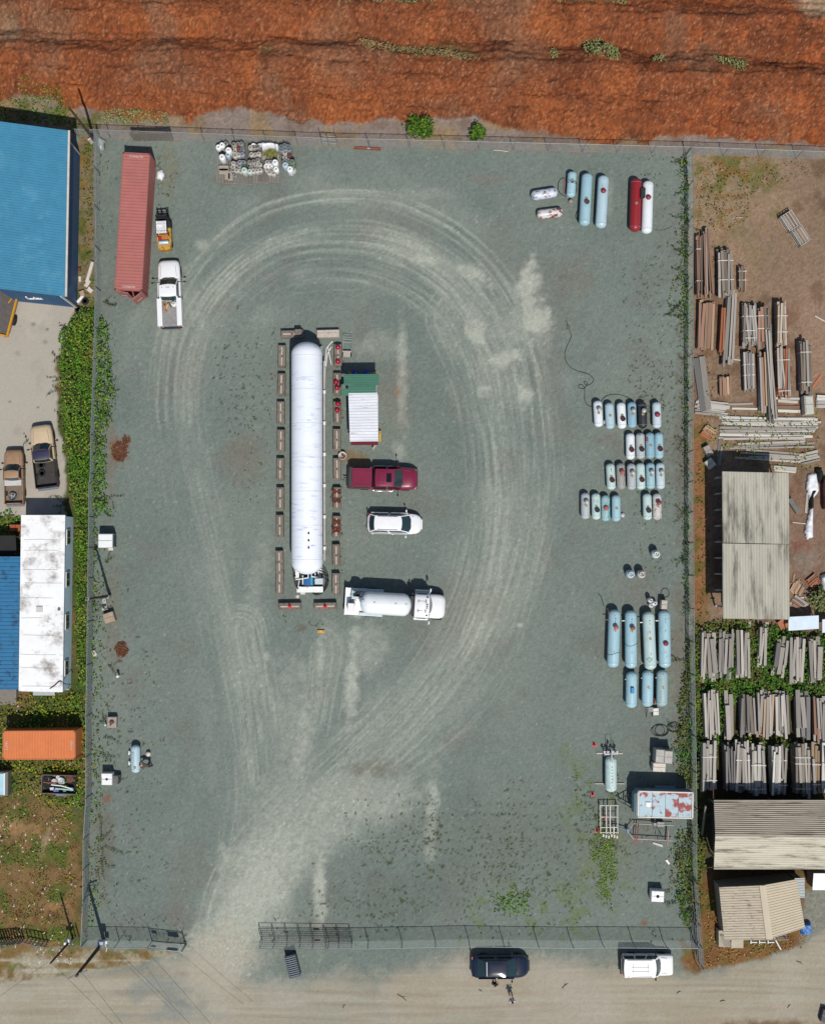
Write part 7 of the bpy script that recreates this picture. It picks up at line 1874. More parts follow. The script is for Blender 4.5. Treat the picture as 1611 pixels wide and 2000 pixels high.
rt_, t_ = tank('small pale blue tank tied up with hoses beside the crosswise tanks', zr_(466, 243), 2.35, .82, -4, 'sky', 'none', None, .3, g, .2)
mb = MB(); mb.tube(spline([(-.3, .35, t_ - .1), (0, .1, t_ + .05), (.3, .2, t_ - .05), (.5, -.2, .4), (.45, -.7, .1), (.2, -.8, .08)], 7), .028, 5); mb.tube([(-.4, .15, t_ - .2), (0, .05, t_ + .04), (.4, .05, t_ - .2)], .03, 5); mb.build('hose', M_BLACK, rt_)
def loose_hose(lb, pts, r=.03, k=8, mat=M_BLACK, name='hose', cat='hose', z=.04):
 P_ = spline([np.array(at(*p_)) for p_ in pts], k)
 o = Vector((P_[0][0], P_[0][1], 0)); r_ = thing(name, lb, cat, o)
 mb = MB(); mb.tube([Vector((a, b, z + .008 * (i % 3))) - o for i, (a, b) in enumerate(P_)], r, 5); mb.build('tube', mat, r_)
 mb = MB(); e = Vector((P_[-1][0], P_[-1][1], z)) - o; mb.ball(e, r * 1.6, 8, 5); mb.build('coupling', M_GALV, r_)
 return r_
loose_hose('looped black hose between the crosswise tanks and the small blue tank', [zr_(*p_) for p_ in ((412, 190), (375, 205), (360, 250), (368, 300), (400, 330), (430, 340))])
loose_hose('thin black hose from the open lid of the long blue tank down to the gravel', [zr_(*p_) for p_ in ((540, 432), (515, 445), (500, 480), (503, 512), (540, 516))])
x, y = at(*zr_(410, 262)); r_ = thing('pallet_board', 'reddish board lying beside the small blue tank', 'board', (x, y, .05), -4); mb = MB(); mb.box((0, 0, .03), (.14, 1.3, .06)); mb.build('board', M('red-brown board', (140, 106, 96), .85), r_)
x, y = at(*zr_(460, 372), .3); r_ = thing('gas_bottle', 'small rusty grey bottle below the small blue tank', 'gas bottle', (x, y, 0)); mb = MB(); mb.lathe([(.001, 0), (.17, .02), (.19, .1), (.19, .32), (.1, .42), (.04, .46)], n=14); mb.build('body', M('rusty bottle', (168, 154, 140), .7, dirt=((110, 84, 66), .4, 5)), r_); mb = MB(); mb.cyl((0, 0, .44), (0, 0, .52), .05, n=8); mb.build('valve', M_VALVE, r_)
loose_hose('long thin black hose winding from the tripod to the tank rows', [(1113, 652), (1115.5, 657), (1109, 672), (1103, 688), (1104, 702), (1112, 716), (1128, 725), (1146, 730), (1157.5, 738), (1158, 745), (1150, 752), (1144, 752), (1139.5, 747), (1143, 745), (1146.5, 750), (1141, 758), (1133, 759), (1129, 755), (1133, 751), (1139, 754), (1141.5, 763), (1141, 778), (1144, 788), (1152, 794), (1157, 793)], .022, 6)
loose_hose('thin black hose arching over the top row of short tanks', [(1172, 786), (1180, 776), (1192, 771), (1205, 770.5), (1220, 774), (1230, 779), (1235, 786), (1235, 792)], .022, 6)
loose_hose('thin cable lying along the gravel towards the fence vine, by the white tank', [(1277, 449), (1290, 450), (1302, 447), (1312, 442)], .012, 5)
x, y = at(1111, 643); r_ = thing('sprinkler_tripod', 'small red tripod stand at the end of the thin hose', 'tripod', (x, y, 0))
mb = MB(); mb.tube([(.12, .3, 0), (-.05, .05, .75)], .02, 5); mb.build('leg', M_STEEL, r_)
mb = MB(); mb.tube([(.1, -.35, 0), (-.05, .05, .75)], .02, 5); mb.build('leg', M_LIDR, r_)
mb = MB(); mb.tube([(-.25, -.05, 0), (-.05, .05, .75)], .02, 5); mb.build('leg', M_LIDR, r_)
mb = MB(); mb.tube([(-.05, .05, .7), (-.05, .05, 1.35)], .03, 6); mb.build('head', M_STEEL, r_)
M_BOT = {'W': M('bottle white', (238, 240, 240), .45, 0, .05, 3, dirt=((186, 182, 176), .2, 5)), 'P': M('bottle off-white', (200, 196, 188), .55, 0, .12, 4, dirt=((120, 110, 102), .46, 6)), 'G': M('bottle grey', (160, 160, 156), .6, 0, .15, 4, dirt=((92, 84, 78), .5, 6)), 'B': M('bottle pale blue', (182, 200, 208), .45, 0, .06, 3), 'T': M('bottle teal', (128, 138, 136), .55, 0, .12, 4),
   'R': M('bottle red', (124, 48, 48), .5, 0, .12, 4), 'V': M('bottle lavender grey', (150, 152, 166), .5, 0, .1, 4), 'E': M('bottle green', (74, 134, 112), .5, 0, .12, 4), 'M': M('bottle mint', (200, 212, 204), .45, 0, .06, 3), 'S': M('bottle steel blue', (124, 136, 142), .5, 0, .12, 4), 'O': M('bottle rust', (112, 66, 54), .7, 0, .2, 4), 'N': M('bottle moss', (112, 134, 110), .6, 0, .2, 5)}
_bot = {}
def bottle(lb, x, y, r, h, k, group, z=0.0, cat='gas cylinder'):
 root = thing('gas_cylinder', lb, cat, (x, y, z), R.uniform(0, 360), group)
 key = (round(r, 2), round(h, 2), k)
 if key not in _bot:
  mb = MB(); mb.lathe([(.001, .0), (r * .9, 0), (r * .9, .06), (r, .12), (r, h - r * .55), (r * .86, h - r * .22), (r * .5, h - r * .04), (.05, h)], n=14); b_ = mb.build('body', M_BOT[k], root)
  mb = MB(); mb.lathe([(r * .58, h - r * .1), (r * .6, h + .13), (r * .52, h + .13), (r * .5, h - r * .08)], n=12); c_ = mb.build('collar', M_BOT[k], root)
  mb = MB(); mb.cyl((0, 0, h - .02), (0, 0, h + .08), .05, n=8); mb.cyl((-.06, 0, h + .06), (.06, 0, h + .06), .025, n=6); v_ = mb.build('valve', M('dark valve', (96, 88, 76), .5, .3), root)
  _bot[key] = (b_.data, c_.data, v_.data)
 else:
  for nm, me in zip(('body', 'collar', 'valve'), _bot[key]): obj(nm, me, None, root)
 return root
for lb, p_ in (('upright pale bottle standing alone, nearest the fence', (953, 222)), ('upright bottle, western one of the two side by side', (692, 428)), ('upright bottle, eastern one of the two side by side', (804, 428))):
 x, y = at(*zq(*p_), 1.1); bottle(lb, x, y, .38, 1.15, 'M' if 'alone' in lb else 'B' if 'western' in lb else 'P', 'upright bottles on open gravel')
for lb, p_, h_ in (('small white bottle, northernmost of the trio beside the grey box', (896, 697), 1.0), ('small white bottle in the trio, nearest the grey box', (942, 728), .75), ('small white bottle in the trio, nearest the long tanks', (903, 748), .75)):
 x, y = at(*zq(*p_), h_); bottle(lb, x, y, .21, h_, 'W', 'trio of small white bottles')
KC = 9.476
def zc_(a, b): return (420 + a / KC, 265 + b / KC)
clusters = [
 ('loose west end', [(62, 200, 'W', .8), (128, 160, 'W', .9), (195, 130, 'G', .9), (175, 225, 'G', .5), (245, 250, 'W', 1.5), (128, 385, 'W', 1.4), (235, 340, 'B', 1.1)]),
 ('first pallet', [(350, 155, 'G', .9), (425, 150, 'G', .9), (490, 145, 'T', .9), (375, 215, 'P', .8), (435, 215, 'R', .8), (498, 210, 'T', .8), (365, 285, 'P', .8), (430, 282, 'T', .6), (505, 255, 'T', .8), (370, 360, 'P', .8), (438, 350, 'P', .9), (505, 340, 'V', 1.0)]),
 ('south pallet', [(340, 500, 'P', .9), (400, 520, 'G', .7), (460, 480, 'V', .9), (525, 480, 'G', .9), (330, 570, 'P', .8), (450, 550, 'G', .7), (530, 560, 'E', .9), (330, 630, 'G', .7), (400, 640, 'P', .7), (470, 640, 'P', .7), (540, 630, 'M', 1.3), (370, 725, 'G', .6)]),
 ('tarp edge', [(655, 205, 'P', .8), (720, 205, 'G', .8), (785, 195, 'G', .9), (670, 330, 'P', .8), (740, 335, 'P', .8), (805, 325, 'P', .9)]),
 ('middle pallet', [(640, 480, 'G', .8), (715, 470, 'G', .8), (785, 450, 'G', .9), (690, 545, 'P', .7), (755, 525, 'P', .7), (820, 525, 'P', .7), (660, 595, 'G', .7), (720, 590, 'G', .7), (800, 590, 'P', .7), (640, 650, 'M', .9), (710, 645, 'P', .8), (775, 640, 'P', .9), (835, 630, 'P', .8)]),
 ('weedy slab edge', [(965, 480, 'P', .8), (1030, 470, 'V', .8), (1110, 480, 'W', 1.2), (950, 550, 'W', .7), (1015, 550, 'W', .7), (960, 615, 'P', .7), (1040, 620, 'P', .7), (1125, 605, 'W', .9), (1005, 670, 'P', .8), (1080, 685, 'P', .8)]),
 ('east crate', [(1225, 185, 'S', 1.3), (1290, 170, 'S', 1.3), (1350, 180, 'S', 1.3), (1225, 250, 'S', 1.2), (1300, 235, 'S', 1.2), (1365, 245, 'S', 1.2), (1295, 305, 'P', 1.0), (1365, 340, 'O', 1.0), (1290, 390, 'P', .9), (1290, 460, 'T', 1.2), (1355, 450, 'V', .9), (1300, 530, 'B', 1.3), (1425, 475, 'N', 1.2), (1365, 515, 'V', 1.0), (1430, 540, 'N', 1.1), (1385, 605, 'W', 1.4), (1450, 620, 'P', .8)])]
CN = {'W': 'white', 'P': 'off-white', 'G': 'grey', 'B': 'pale blue', 'T': 'teal-grey', 'R': 'dark red', 'V': 'lavender-grey', 'E': 'green', 'M': 'mint', 'S': 'steel-blue', 'O': 'rust-brown', 'N': 'mossy green'}
ORD = ['first', 'second', 'third', 'fourth', 'fifth', 'sixth', 'seventh', 'eighth']
for cn_, lst in clusters:
 rows = []
 for it in sorted(lst, key=lambda t: t[1]):
  for rw in rows:
   if abs(rw[0][1] - it[1]) < 42: rw.append(it); break
  else: rows.append([it])
 for ri, rw in enumerate(rows):
  rw.sort()
  for ci, (a, b, k, h) in enumerate(rw):
   x, y = at(*zc_(a, b), h + .15)
   rowt = 'back row' if ri == 0 else ('front row' if ri == len(rows) - 1 else ORD[ri] + ' row')
   lb = '%s cylinder %s, %s, %s from west' % (CN[k], {'loose west end': 'in the loose group by the pallets', 'first pallet': 'on the pallet near the red cylinder', 'south pallet': 'on the pallet with the green cylinder', 'tarp edge': 'beside the white tarp', 'middle pallet': 'on the middle pallet', 'weedy slab edge': 'below the weedy slab', 'east crate': 'in the crowded east end'}[cn_], rowt, ORD[ci])
   bottle(lb, x, y, .29 if h > 1.1 and k != 'S' else (.27 if k == 'W' else .235), h * R.uniform(.9, 1.1), k, 'old gas cylinders by the north fence', .12 if 'pallet' in cn_ else 0)
def pallet(lb, c0, w, d, rz=-3, mat=M_WOODG):
 x, y = at(*zc_(*c0)); root = thing('pallet', lb, 'pallet', (x, y, 0), rz, 'pallets under the gas cylinders')
 n = max(4, int(w / .22)); o_ = None
 sl = MB(); sl.box((0, 0, .11), (.14, d, .02))
 for k in range(n):
  lx = -w / 2 + w * (k + .5) / n
  o_ = sl.build('slat', mat, root, (lx, 0, 0)) if o_ is None else part_copy(o_, root, (lx, 0, 0))
 for k in (-1, 0, 1): mb = MB(); mb.box((0, k * (d / 2 - .06), .05), (w, .1, .1)); mb.build('bearer', mat, root)
pallet('grey pallet under the cylinders round the red one', (440, 330), 2.3, 3.0)
pallet('grey pallet under the cylinders round the green one', (440, 660), 2.6, 2.4)
pallet('grey pallet under the cylinders by the tarp', (730, 330), 1.9, 2.2)
pallet('grey pallet under the middle cylinders', (740, 640), 2.5, 2.4)
pallet('grey pallet under the cylinders below the weedy slab', (1010, 640), 1.9, 2.2)
pallet('half empty grey pallet at the south-west of the cylinders', (205, 610), 1.7, 2.6)
for i, (a, b, w, d) in enumerate(((165, 605, .9, .5), (165, 660, .85, .5), (232, 745, .5, .6), (288, 738, .45, .85))):
 x, y = at(*zc_(a, b), .3); r_ = thing('concrete_cube', ['pale block on the half empty pallet, northern one', 'pale block on the half empty pallet, southern one', 'squarish pale block on the gravel below the half empty pallet', 'longer pale block on the gravel next to the squarish one'][i], 'concrete block', (x, y, .12 if i < 2 else 0)); mb = MB(); mb.cbox((0, 0, .14), (w, d, .28), .03); mb.build('body', M('dull block', (166, 156, 142), .9, var=.12), r_); mb = MB(); mb.box((0, 0, .285), (w * .4, .04, .02)); mb.build('groove', M('dull block groove', (140, 130, 118), .9), r_)
x, y = at(*zc_(1040, 350)); r_ = thing('weedy_slab', 'square concrete slab with a tuft of weeds among the cylinders', 'slab', (x, y, 0), -3); mb = MB(); mb.cbox((0, 0, .12), (1.55, 1.1, .24), .03); mb.build('slab', M('slab concrete', (150, 146, 136), .9, var=.12), r_)
rg = np.random.default_rng(3); P = np.c_[rg.normal(0, .32, 260), rg.normal(0, .22, 260), .24 + .18 * rg.random(260)]; V, F = leaf_arrays(P, .14, rg); tag(np_mesh('weed_tuft', V, F, M_LEAF, np.repeat(np.array([C(124, 124, 66)]) * (.6 + .6 * rg.random((260, 1))), 4, 0), parent=r_), kind='stuff')
def draped(name, label, cat, outline_px, z, mat, seed, h=.35, step=.11, z0=.03):
 """crumpled sheet over a pixel outline"""
 P_ = [np.array(at(*p_, z)) for p_ in outline_px]
 A_ = np.array(P_); lo, hi = A_.min(0) - .1, A_.max(0) + .1
 xs = np.arange(lo[0], hi[0], step); ys = np.arange(lo[1], hi[1], step)
 X, Y = np.meshgrid(xs, ys)
 sd = poly_sd(X, Y, [tuple(p_) for p_ in P_])
 Z = z0 + (z - z0) * sstep(-.05, .25, sd) + h * (fbm(X * 2.2, Y * 2.2, seed, 3) - .35) * sstep(0, .3, sd) + .35 * h * (np.abs(fbm(X * 5, Y * 5, seed + 1, 2) - .5)) * sstep(0, .15, sd)
 Z = np.maximum(Z, .02)
 k = sd > -.06
 ii = np.arange(X.size).reshape(X.shape)
 F = np.stack([ii[:-1, :-1], ii[:-1, 1:], ii[1:, 1:], ii[1:, :-1]], -1).reshape(-1, 4)
 F = F[k.ravel()[F].all(1)]
 u, inv = np.unique(F, return_inverse=True)
 V = np.stack([X, Y, Z], -1).reshape(-1, 3)[u]
 o = V.mean(0) * np.array([1, 1, 0])
 ob = np_mesh(name, V - o, inv.reshape(F.shape), mat, smooth=True); ob.location = o
 sm_ = ob.modifiers.new('thickness', 'SOLIDIFY'); sm_.thickness = .01
 return tag(ob, label, cat)
M_TARP = M('white tarp', (236, 238, 242), .5, 0, .05, 2)
M_TARPK = M('black sheeting', (28, 28, 30), .45, 0, .2, 2)
draped('white_tarp', 'crumpled white tarp draped over the back row of old cylinders', 'tarp', [zc_(*p_) for p_ in ((615, 120), (700, 90), (760, 105), (880, 85), (1060, 90), (1205, 115), (1190, 240), (1110, 245), (1080, 180), (990, 200), (860, 245), (830, 180), (700, 165), (640, 190))], 1.15, M_TARP, 21, .3)
draped('plastic_scrap', 'crumpled white plastic sheet beside the red container', 'plastic sheet', [(304, 332), (316, 328), (323, 340), (316, 352), (305, 348)], .3, M_TARP, 22, .25)
draped('plastic_scrap', 'torn white sheeting caught at the fence corner near the leaning pole', 'plastic sheet', [(180, 264), (192, 262), (206, 272), (204, 290), (196, 296), (186, 284)], .35, M_GALV, 23, .3)
# ================================================================ lumber yard
def wood(nm, rgb, d, am=.3): return M('timber ' + nm, rgb, .9, 0, .24, 1.0, dirt=(d, am, 2.0, .2), stretch=(2.2, 13, 13), ovar=.32)
WOOD = {'g': wood('grey', (168, 161, 151), (104, 96, 88), .4), 'd': wood('dark grey', (126, 123, 120), (78, 74, 70)), 'l': wood('light grey', (182, 176, 166), (128, 122, 114)), 'r': wood('reddish', (158, 122, 102), (112, 92, 80)), 'o': wood('orange', (168, 104, 72), (124, 76, 54)),
  't': wood('tan', (176, 150, 120), (126, 104, 82)), 'w': wood('whitish', (204, 200, 190), (146, 142, 134)), 'b': wood('brown grey', (132, 120, 106), (90, 80, 70))}
_pl = {}
def plank_mesh(k):
 if not _pl:
  rr = random.Random(4)
  for i in range(4):
   mb = MB(); rings = []
   for t in (-.5, -.17, .17, .5):
    a, b = rr.uniform(-.03, .03), rr.uniform(-.04, .04)
    rings.append([(t, -.5 + a, -.5), (t, .5 + b, -.5), (t, .5 + b, .44 + a), (t, .44 + b, .5), (t, -.44 + a, .5), (t, -.5 + a, .44)])
   mb.loft(rings, smooth=False); _pl[i] = mb
 i = R.randrange(4)
 if (k, i) not in _pl:
  me = _pl[i].mesh('plank'); me.materials.append(WOOD[k]); _pl[(k, i)] = me
 return _pl[(k, i)]
def plank(parent, k, c, d, rz=0.0, name='plank'):
 o = obj(name, plank_mesh(k), None, parent, c); o.scale = d; o.rotation_euler = (R.uniform(-.02, .02), R.uniform(-.008, .008), rz); return o
M_STRAP = M('white strap', (232, 230, 226), .5)
def stack(lb, box, rz, n, layers, th, kinds, straps=(), jag=.34, name='timber_stack', grp='timber stacks in the lumber yard', bear=True, ew=False, vary=.6, bow=.02):
 """stack of planks; box is the outline of its top in photograph pixels (long side runs north-south unless ew)"""
 H = layers * th + (.14 if bear else 0)
 x0, y0, x1, y1 = box
 a = Vector(at((x0 + x1) / 2, y0, H)); b = Vector(at((x0 + x1) / 2, y1, H)); l = Vector(at(x0, (y0 + y1) / 2, H)); r = Vector(at(x1, (y0 + y1) / 2, H))
 c = (a + b) / 2
 Ls, Ws = ((a - b).length, (l - r).length) if not ew else ((l - r).length, (a - b).length)
 root = thing(name, lb, 'timber stack' if name == 'timber_stack' else 'board pile', (c.x, c.y, 0), (90 if not ew else 0) + rz, grp)
 z = .14 if bear else .01
 if bear:
  for t in (-.32, .32): plank(root, 'd', (t * Ls, 0, .07), (.14, Ws * 1.06, .14), 0, 'bearer')
 for ly in range(layers):
  top = ly == layers - 1
  m = n if not (top and vary and R.random() < vary) else n - 1
  y = -Ws / 2
  ws = [R.uniform(.75, 1.25) for _ in range(n)]; s = sum(ws); ws = [w / s * Ws for w in ws]
  for j in range(n):
   w = ws[j]
   if top and m < n and j == R.randrange(n): y += w; continue
   ll = Ls * (1 - R.random() * jag * (1 if top else .5)); off = R.uniform(-1, 1) * (Ls - ll) / 2 + R.uniform(-.06, .06) * Ls * (th > .1)
   plank(root, R.choice(kinds), (off, y + w / 2 + R.uniform(-.03, .03), z + th / 2 + R.uniform(-.045, .045) * (th > .1)), (ll, w * R.uniform(.78, .95), th * R.uniform(.86, .98)), R.uniform(-bow, bow) * (1.8 if top else 1))
   y += w
  z += th
 for t in straps:
  mb = MB(); mb.box(((.5 - t) * Ls, 0, z + .006), (.05, Ws * 1.03, .012))
  for s_ in (-1, 1): mb.box(((.5 - t) * Ls, s_ * Ws * .515, z / 2 + .05), (.05, .012, z - .1))
  mb.build('strap', M_STRAP, root)
 return root
S = stack
S('narrow reddish timber stack with two white straps, tight against the fence', (1360, 461, 1371, 576), 0, 3, 4, .2, 'rrb', (.22, .76), .1)
S('grey and reddish stack with long angled boards, second from the fence', (1374, 446, 1389, 575), 2.5, 4, 4, .2, 'grrg', (), .2, bow=.03)
S('brown-grey strapped timber stack in the northern row, beside the angled boards', (1403, 487, 1432, 577), 1, 5, 5, .2, 'bbgb', (.24, .66), .2)
S('short reddish strapped stack at the east end of the northern row', (1442, 520, 1457, 568), 0, 4, 3, .18, 'rrb', (.2, .56), .2)
S('broad stack of reddish planks in the second group, by the fence', (1364, 589, 1396, 680), -3, 5, 3, .22, 'rrrt', (), .08)
S('slim stack of two orange-red beams beside the long grey beams', (1406, 602, 1415, 690), -2, 2, 3, .24, 'oor', (), .06)
S('very long grey beams beside the slim orange-red stack', (1416, 568, 1436, 710), -3.5, 4, 3, .26, 'ggdl', (), .1)
S('jumbled grey stack with broken blocks and white straps', (1450, 592, 1478, 677), 1, 5, 4, .2, 'lggb', (.3, .63, .8), .35, bow=.05)
S('brown strapped stack between the jumbled stack and the pale eastern one', (1480, 601, 1502, 679), 0, 4, 5, .2, 'brbr', (.2, .52), .15)
S('tall pale strapped stack at the east side of the middle group', (1518, 587, 1537, 672), 0, 4, 6, .2, 'ltlt', (.35, .72), .2)
S('grey strapped stack with loose sticks thrown across it', (1452, 688, 1473, 762), 2, 5, 4, .18, 'ggdg', (.32, .6), .15)
S('long tan and grey boards beside the great beams', (1483, 691, 1497, 802), 0, 3, 4, .2, 'gtbr', (), .1)
S('very long grey beams reaching across the loose boards', (1499, 641, 1511, 817), 1.5, 3, 5, .24, 'gdgg', (), .12, bow=.03)
S('grey and rust timber stack with straps, east of the great beams', (1518, 677, 1542, 773), 2, 5, 4, .2, 'grlo', (.27, .9), .2, bow=.04)
S('brown-grey strapped stack standing by itself on bare soil', (1564, 668, 1584, 766), 1, 4, 6, .2, 'bbgb', (.2, .8), .1)
S('sheet-like grey slabs lying askew near the fence', (1359, 697, 1384, 802), 7, 2, 2, .12, 'ggd', (), .03)
S('short reddish plank stack with a board across its top', (1405, 735, 1429, 772), 1, 5, 3, .14, 'rtr', (), .08)
for i, (bx, n, k) in enumerate((((1369, 1230, 1379, 1330), 2, 'gb'), ((1381, 1232, 1399, 1333), 2, 'gg'), ((1403, 1233, 1433, 1326), 5, 'gdg'), ((1438, 1234, 1465, 1324), 4, 'lgg'), ((1481, 1226, 1497, 1304), 3, 'gl'), ((1513, 1246, 1537, 1322), 3, 'gdg'), ((1541, 1244, 1570, 1334), 5, 'glg'), ((1580, 1245, 1605, 1336), 3, 'gg'), ((1616, 1245, 1640, 1336), 4, 'gd'))):
 S(['narrow weathered stack nearest the fence in the upper grey row', 'wide single slab stack, second in the upper grey row', 'five-board stack in the upper grey row', 'pale grained stack south of the open shed', 'short overgrown stack in the brambles below the open shed', 'tilted two-slab stack in the upper grey row', 'ragged stack below the pale blue roof in the upper grey row', 'broad smooth slabs in the upper grey row near the frame edge', 'stack cut by the frame edge in the upper grey row'][i], bx, [0, 1, -3, 0, -6, -9, -1, 1, 0][i], n, 4, .24, k, (), .42, bow=.04)
for i, (bx, n, k) in enumerate((((1375, 1352, 1404, 1442), 6, 'glg'), ((1416, 1352, 1434, 1445), 2, 'gg'), ((1446, 1360, 1475, 1438), 5, 'gdb'), ((1479, 1350, 1511, 1440), 6, 'ggt'), ((1514, 1352, 1541, 1440), 5, 'glg'), ((1554, 1352, 1582, 1443), 3, 'gd'), ((1590, 1360, 1616, 1450), 5, 'glr'))):
 S(['ragged stack nearest the fence in the middle grey row', 'two wide smooth boards in the middle grey row', 'stack with loose blocks on its north end, middle grey row', 'six-board stack with a tan edge in the middle grey row', 'ragged stack leaning on the six-board one, middle grey row', 'three broad slabs in the middle grey row', 'stack at the frame edge in the middle grey row'][i], bx, [1, 0, 1, 0, 1, 2, 1][i], n, 4, .25, k, (), .34, bow=.035)
for i, (bx, n, k, st) in enumerate((((1372, 1450, 1399, 1546), 4, 'llg', (.3, .78)), ((1417, 1455, 1435, 1545), 4, 'dd', ()), ((1437, 1451, 1464, 1548), 5, 'ggl', (.35, .85)), ((1467, 1457, 1495, 1553), 4, 'wgl', (.4, .88)), ((1508, 1457, 1536, 1553), 5, 'lwg', (.3, .8)), ((1553, 1456, 1582, 1556), 5, 'lbg', (.24, .36, .85)), ((1586, 1455, 1602, 1552), 3, 'gtl', (.4, .8)), ((1606, 1455, 1626, 1552), 3, 'wl', (.4, .8)))):
 S(['pale stack nearest the fence in the front grey row', 'dark leaning stack in the front grey row', 'five-board strapped stack beside the dark leaning one', 'whitish strapped stack in the front grey row', 'mottled strapped stack in the front grey row, east of the whitish one', 'thrice-strapped stack in the front grey row', 'tan and grey stack beside the thrice-strapped one', 'stack cut by the frame edge in the front grey row'][i], bx, 0 if i != 1 else 3, n, 6, .25, k, st, .34, bow=.03)
B = lambda lb, bx, rz, n, ly, k, jag=.3: stack(lb, bx, rz, n, ly, .1, k, (), jag, 'board_pile', 'piles of long loose boards', False, True)
B('pale loose boards fanned against the fence', (1356, 783, 1424, 811), -7, 7, 2, 'lwl', .45)
B('short boards lying under the tan and grey stack', (1421, 787, 1485, 800), 1, 3, 1, 'wl')
B('short boards between the great beams and the wrapped bundle', (1511, 776, 1563, 806), -2, 5, 1, 'lrw', .4)
B('longest pile of whitish boards, northern layer', (1404, 814, 1604, 833), -1.2, 4, 2, 'wlw', .25)
B('longest pile of whitish boards, southern layer', (1402, 833, 1594, 858), -.6, 5, 2, 'wlg', .3)
B('whitish boards tilting upward to the east', (1422, 862, 1592, 876), 2.5, 3, 1, 'wlg', .3)
B('grey boards in half shade north of the open shed', (1412, 880, 1574, 900), -2.5, 4, 1, 'llg', .35)
B('short pale boards at the north-east corner of the open shed', (1510, 910, 1555, 922), -4, 3, 2, 'lw', .2)
B('broken grey board heap with splintered end', (1560, 882, 1600, 904), 14, 4, 2, 'gg', .3)
B('white planks at the frame edge beside the wrapped bundle', (1594, 771, 1620, 796), 0, 4, 3, 'ww', .15)
B('tan offcuts piled on the fence side of the long boards', (1370, 834, 1398, 857), -32, 6, 3, 'tto', .3)
B('splintered sticks and offcuts beside the open shed', (1543, 1136, 1572, 1160), 60, 6, 2, 'rbt', .4)
B('reddish planks at the lower corner of the open shed', (1544, 1168, 1576, 1190), -35, 4, 2, 'rgl', .3)
B('heap of short red-brown sticks near the grey bush', (1576, 1124, 1600, 1146), 40, 8, 3, 'or', .5)
def loose(lb, p0, p1, w, k, h=.06):
 a, b = Vector((*at(*p0, .1), 0)), Vector((*at(*p1, .1), 0)); c = (a + b) / 2
 r_ = tag(plank(None, k, (c.x, c.y, h / 2 + .02), ((b - a).length, w, h), math.atan2((b - a).y, (b - a).x), 'loose_board'), lb, 'board', 'single loose boards')
for t_ in (('orange board standing askew beside the lone stack', (1587, 756), (1604, 732), .22, 'o'), ('pale stick lying on bare soil in the lumber yard', (1591, 617), (1611, 628), .09, 'w'), ('short tan stick on dry grass by the northern stacks', (1418, 470), (1428, 490), .12, 't'), ('grey post lying upright beside the fence side crates', (1405, 857), (1400, 913), .24, 'd'),
   ('second grey post beside the fence side crates', (1410, 870), (1404, 908), .2, 'g'), ('thin pale batten near the black and white sheeting', (1547, 1020), (1573, 1023), .1, 'l'), ('upright grey board under the sheeting', (1577, 960), (1573, 1002), .2, 'g'), ('grey board south of the open shed', (1463, 1214), (1461, 1248), .3, 'g'),
   ('short dark post south of the open shed', (1443, 1213), (1441, 1238), .28, 'd'), ('pale board end near the red sheet south of the shed', (1485, 1222), (1484, 1242), .3, 'l'), ('grey post end near the red sheet south of the shed', (1497, 1215), (1495, 1245), .32, 'g'), ('stick across the strapped grey stack', (1450, 740), (1474, 752), .12, 'r'), ('white stick by the strapped grey stack', (1421, 700), (1449, 704), .12, 'w'), ('board on top of the short reddish stack', (1384, 745), (1428, 738), .16, 't')): loose(*t_)
for i, t_ in enumerate((((1546, 1150), (1551, 1120)), ((1556, 1160), (1560, 1130)), ((1540, 1140), (1566, 1135)), ((1560, 1168), (1590, 1166)), ((1548, 1172), (1566, 1186)), ((1565, 1180), (1578, 1192)))): loose('long offcut in the splintered heap by the open shed, ' + ['nearest the roof', 'upright in the middle', 'lying flat across', 'pointing east', 'slanting near the corner', 'lowest'][i], *t_, .16, 'tbrlgr'[i])
def simple_box(nm, lb, ct, p_, dims, rz, mt, z=.0, ch=.04, detail=None):
 x, y = at(p_[0], p_[1], z + dims[2]); r_ = thing(nm, lb, ct, (x, y, z), rz)
 mb = MB(); mb.cbox((0, 0, dims[2] / 2), dims, ch); mb.build('body', mt, r_)
 mb = MB(); mb.box((0, 0, dims[2] + .01), (dims[0] * .9, .03, .02)); mb.build('seam', M_STEEL, r_)
 if detail: detail(r_, dims)
 return r_
M_PALEB = M('pale wrapped bundle', (196, 196, 182), .8, 0, .12, 3, dirt=((132, 130, 120), .3, 4)); M_GREYC = M('grey crate', (158, 152, 140), .85, 0, .16, 3, dirt=((104, 98, 90), .3, 4))
simple_box('wrapped_bundle', 'pale green-grey boxy bundle at the end of the long boards', 'bundle', (1580, 790), (.8, 1.65, 1.2), 3, M_PALEB, 0, .12)
simple_box('grey_crate', 'grey concrete crate lying near the fence, upper of two', 'crate', (1383, 880), (.6, .95, .6), 28, M_GREYC)
simple_box('grey_crate', 'pale tipped crate near the fence, lower of two', 'crate', (1387, 905), (.7, .8, .7), 38, M_PALEB)
simple_box('concrete_beam', 'dark grey concrete beam lying east of the open shed', 'concrete block', (1550, 987), (.42, 1.45, .5), 33, M('dark concrete', (120, 118, 112), .9, 0, .12, 3))
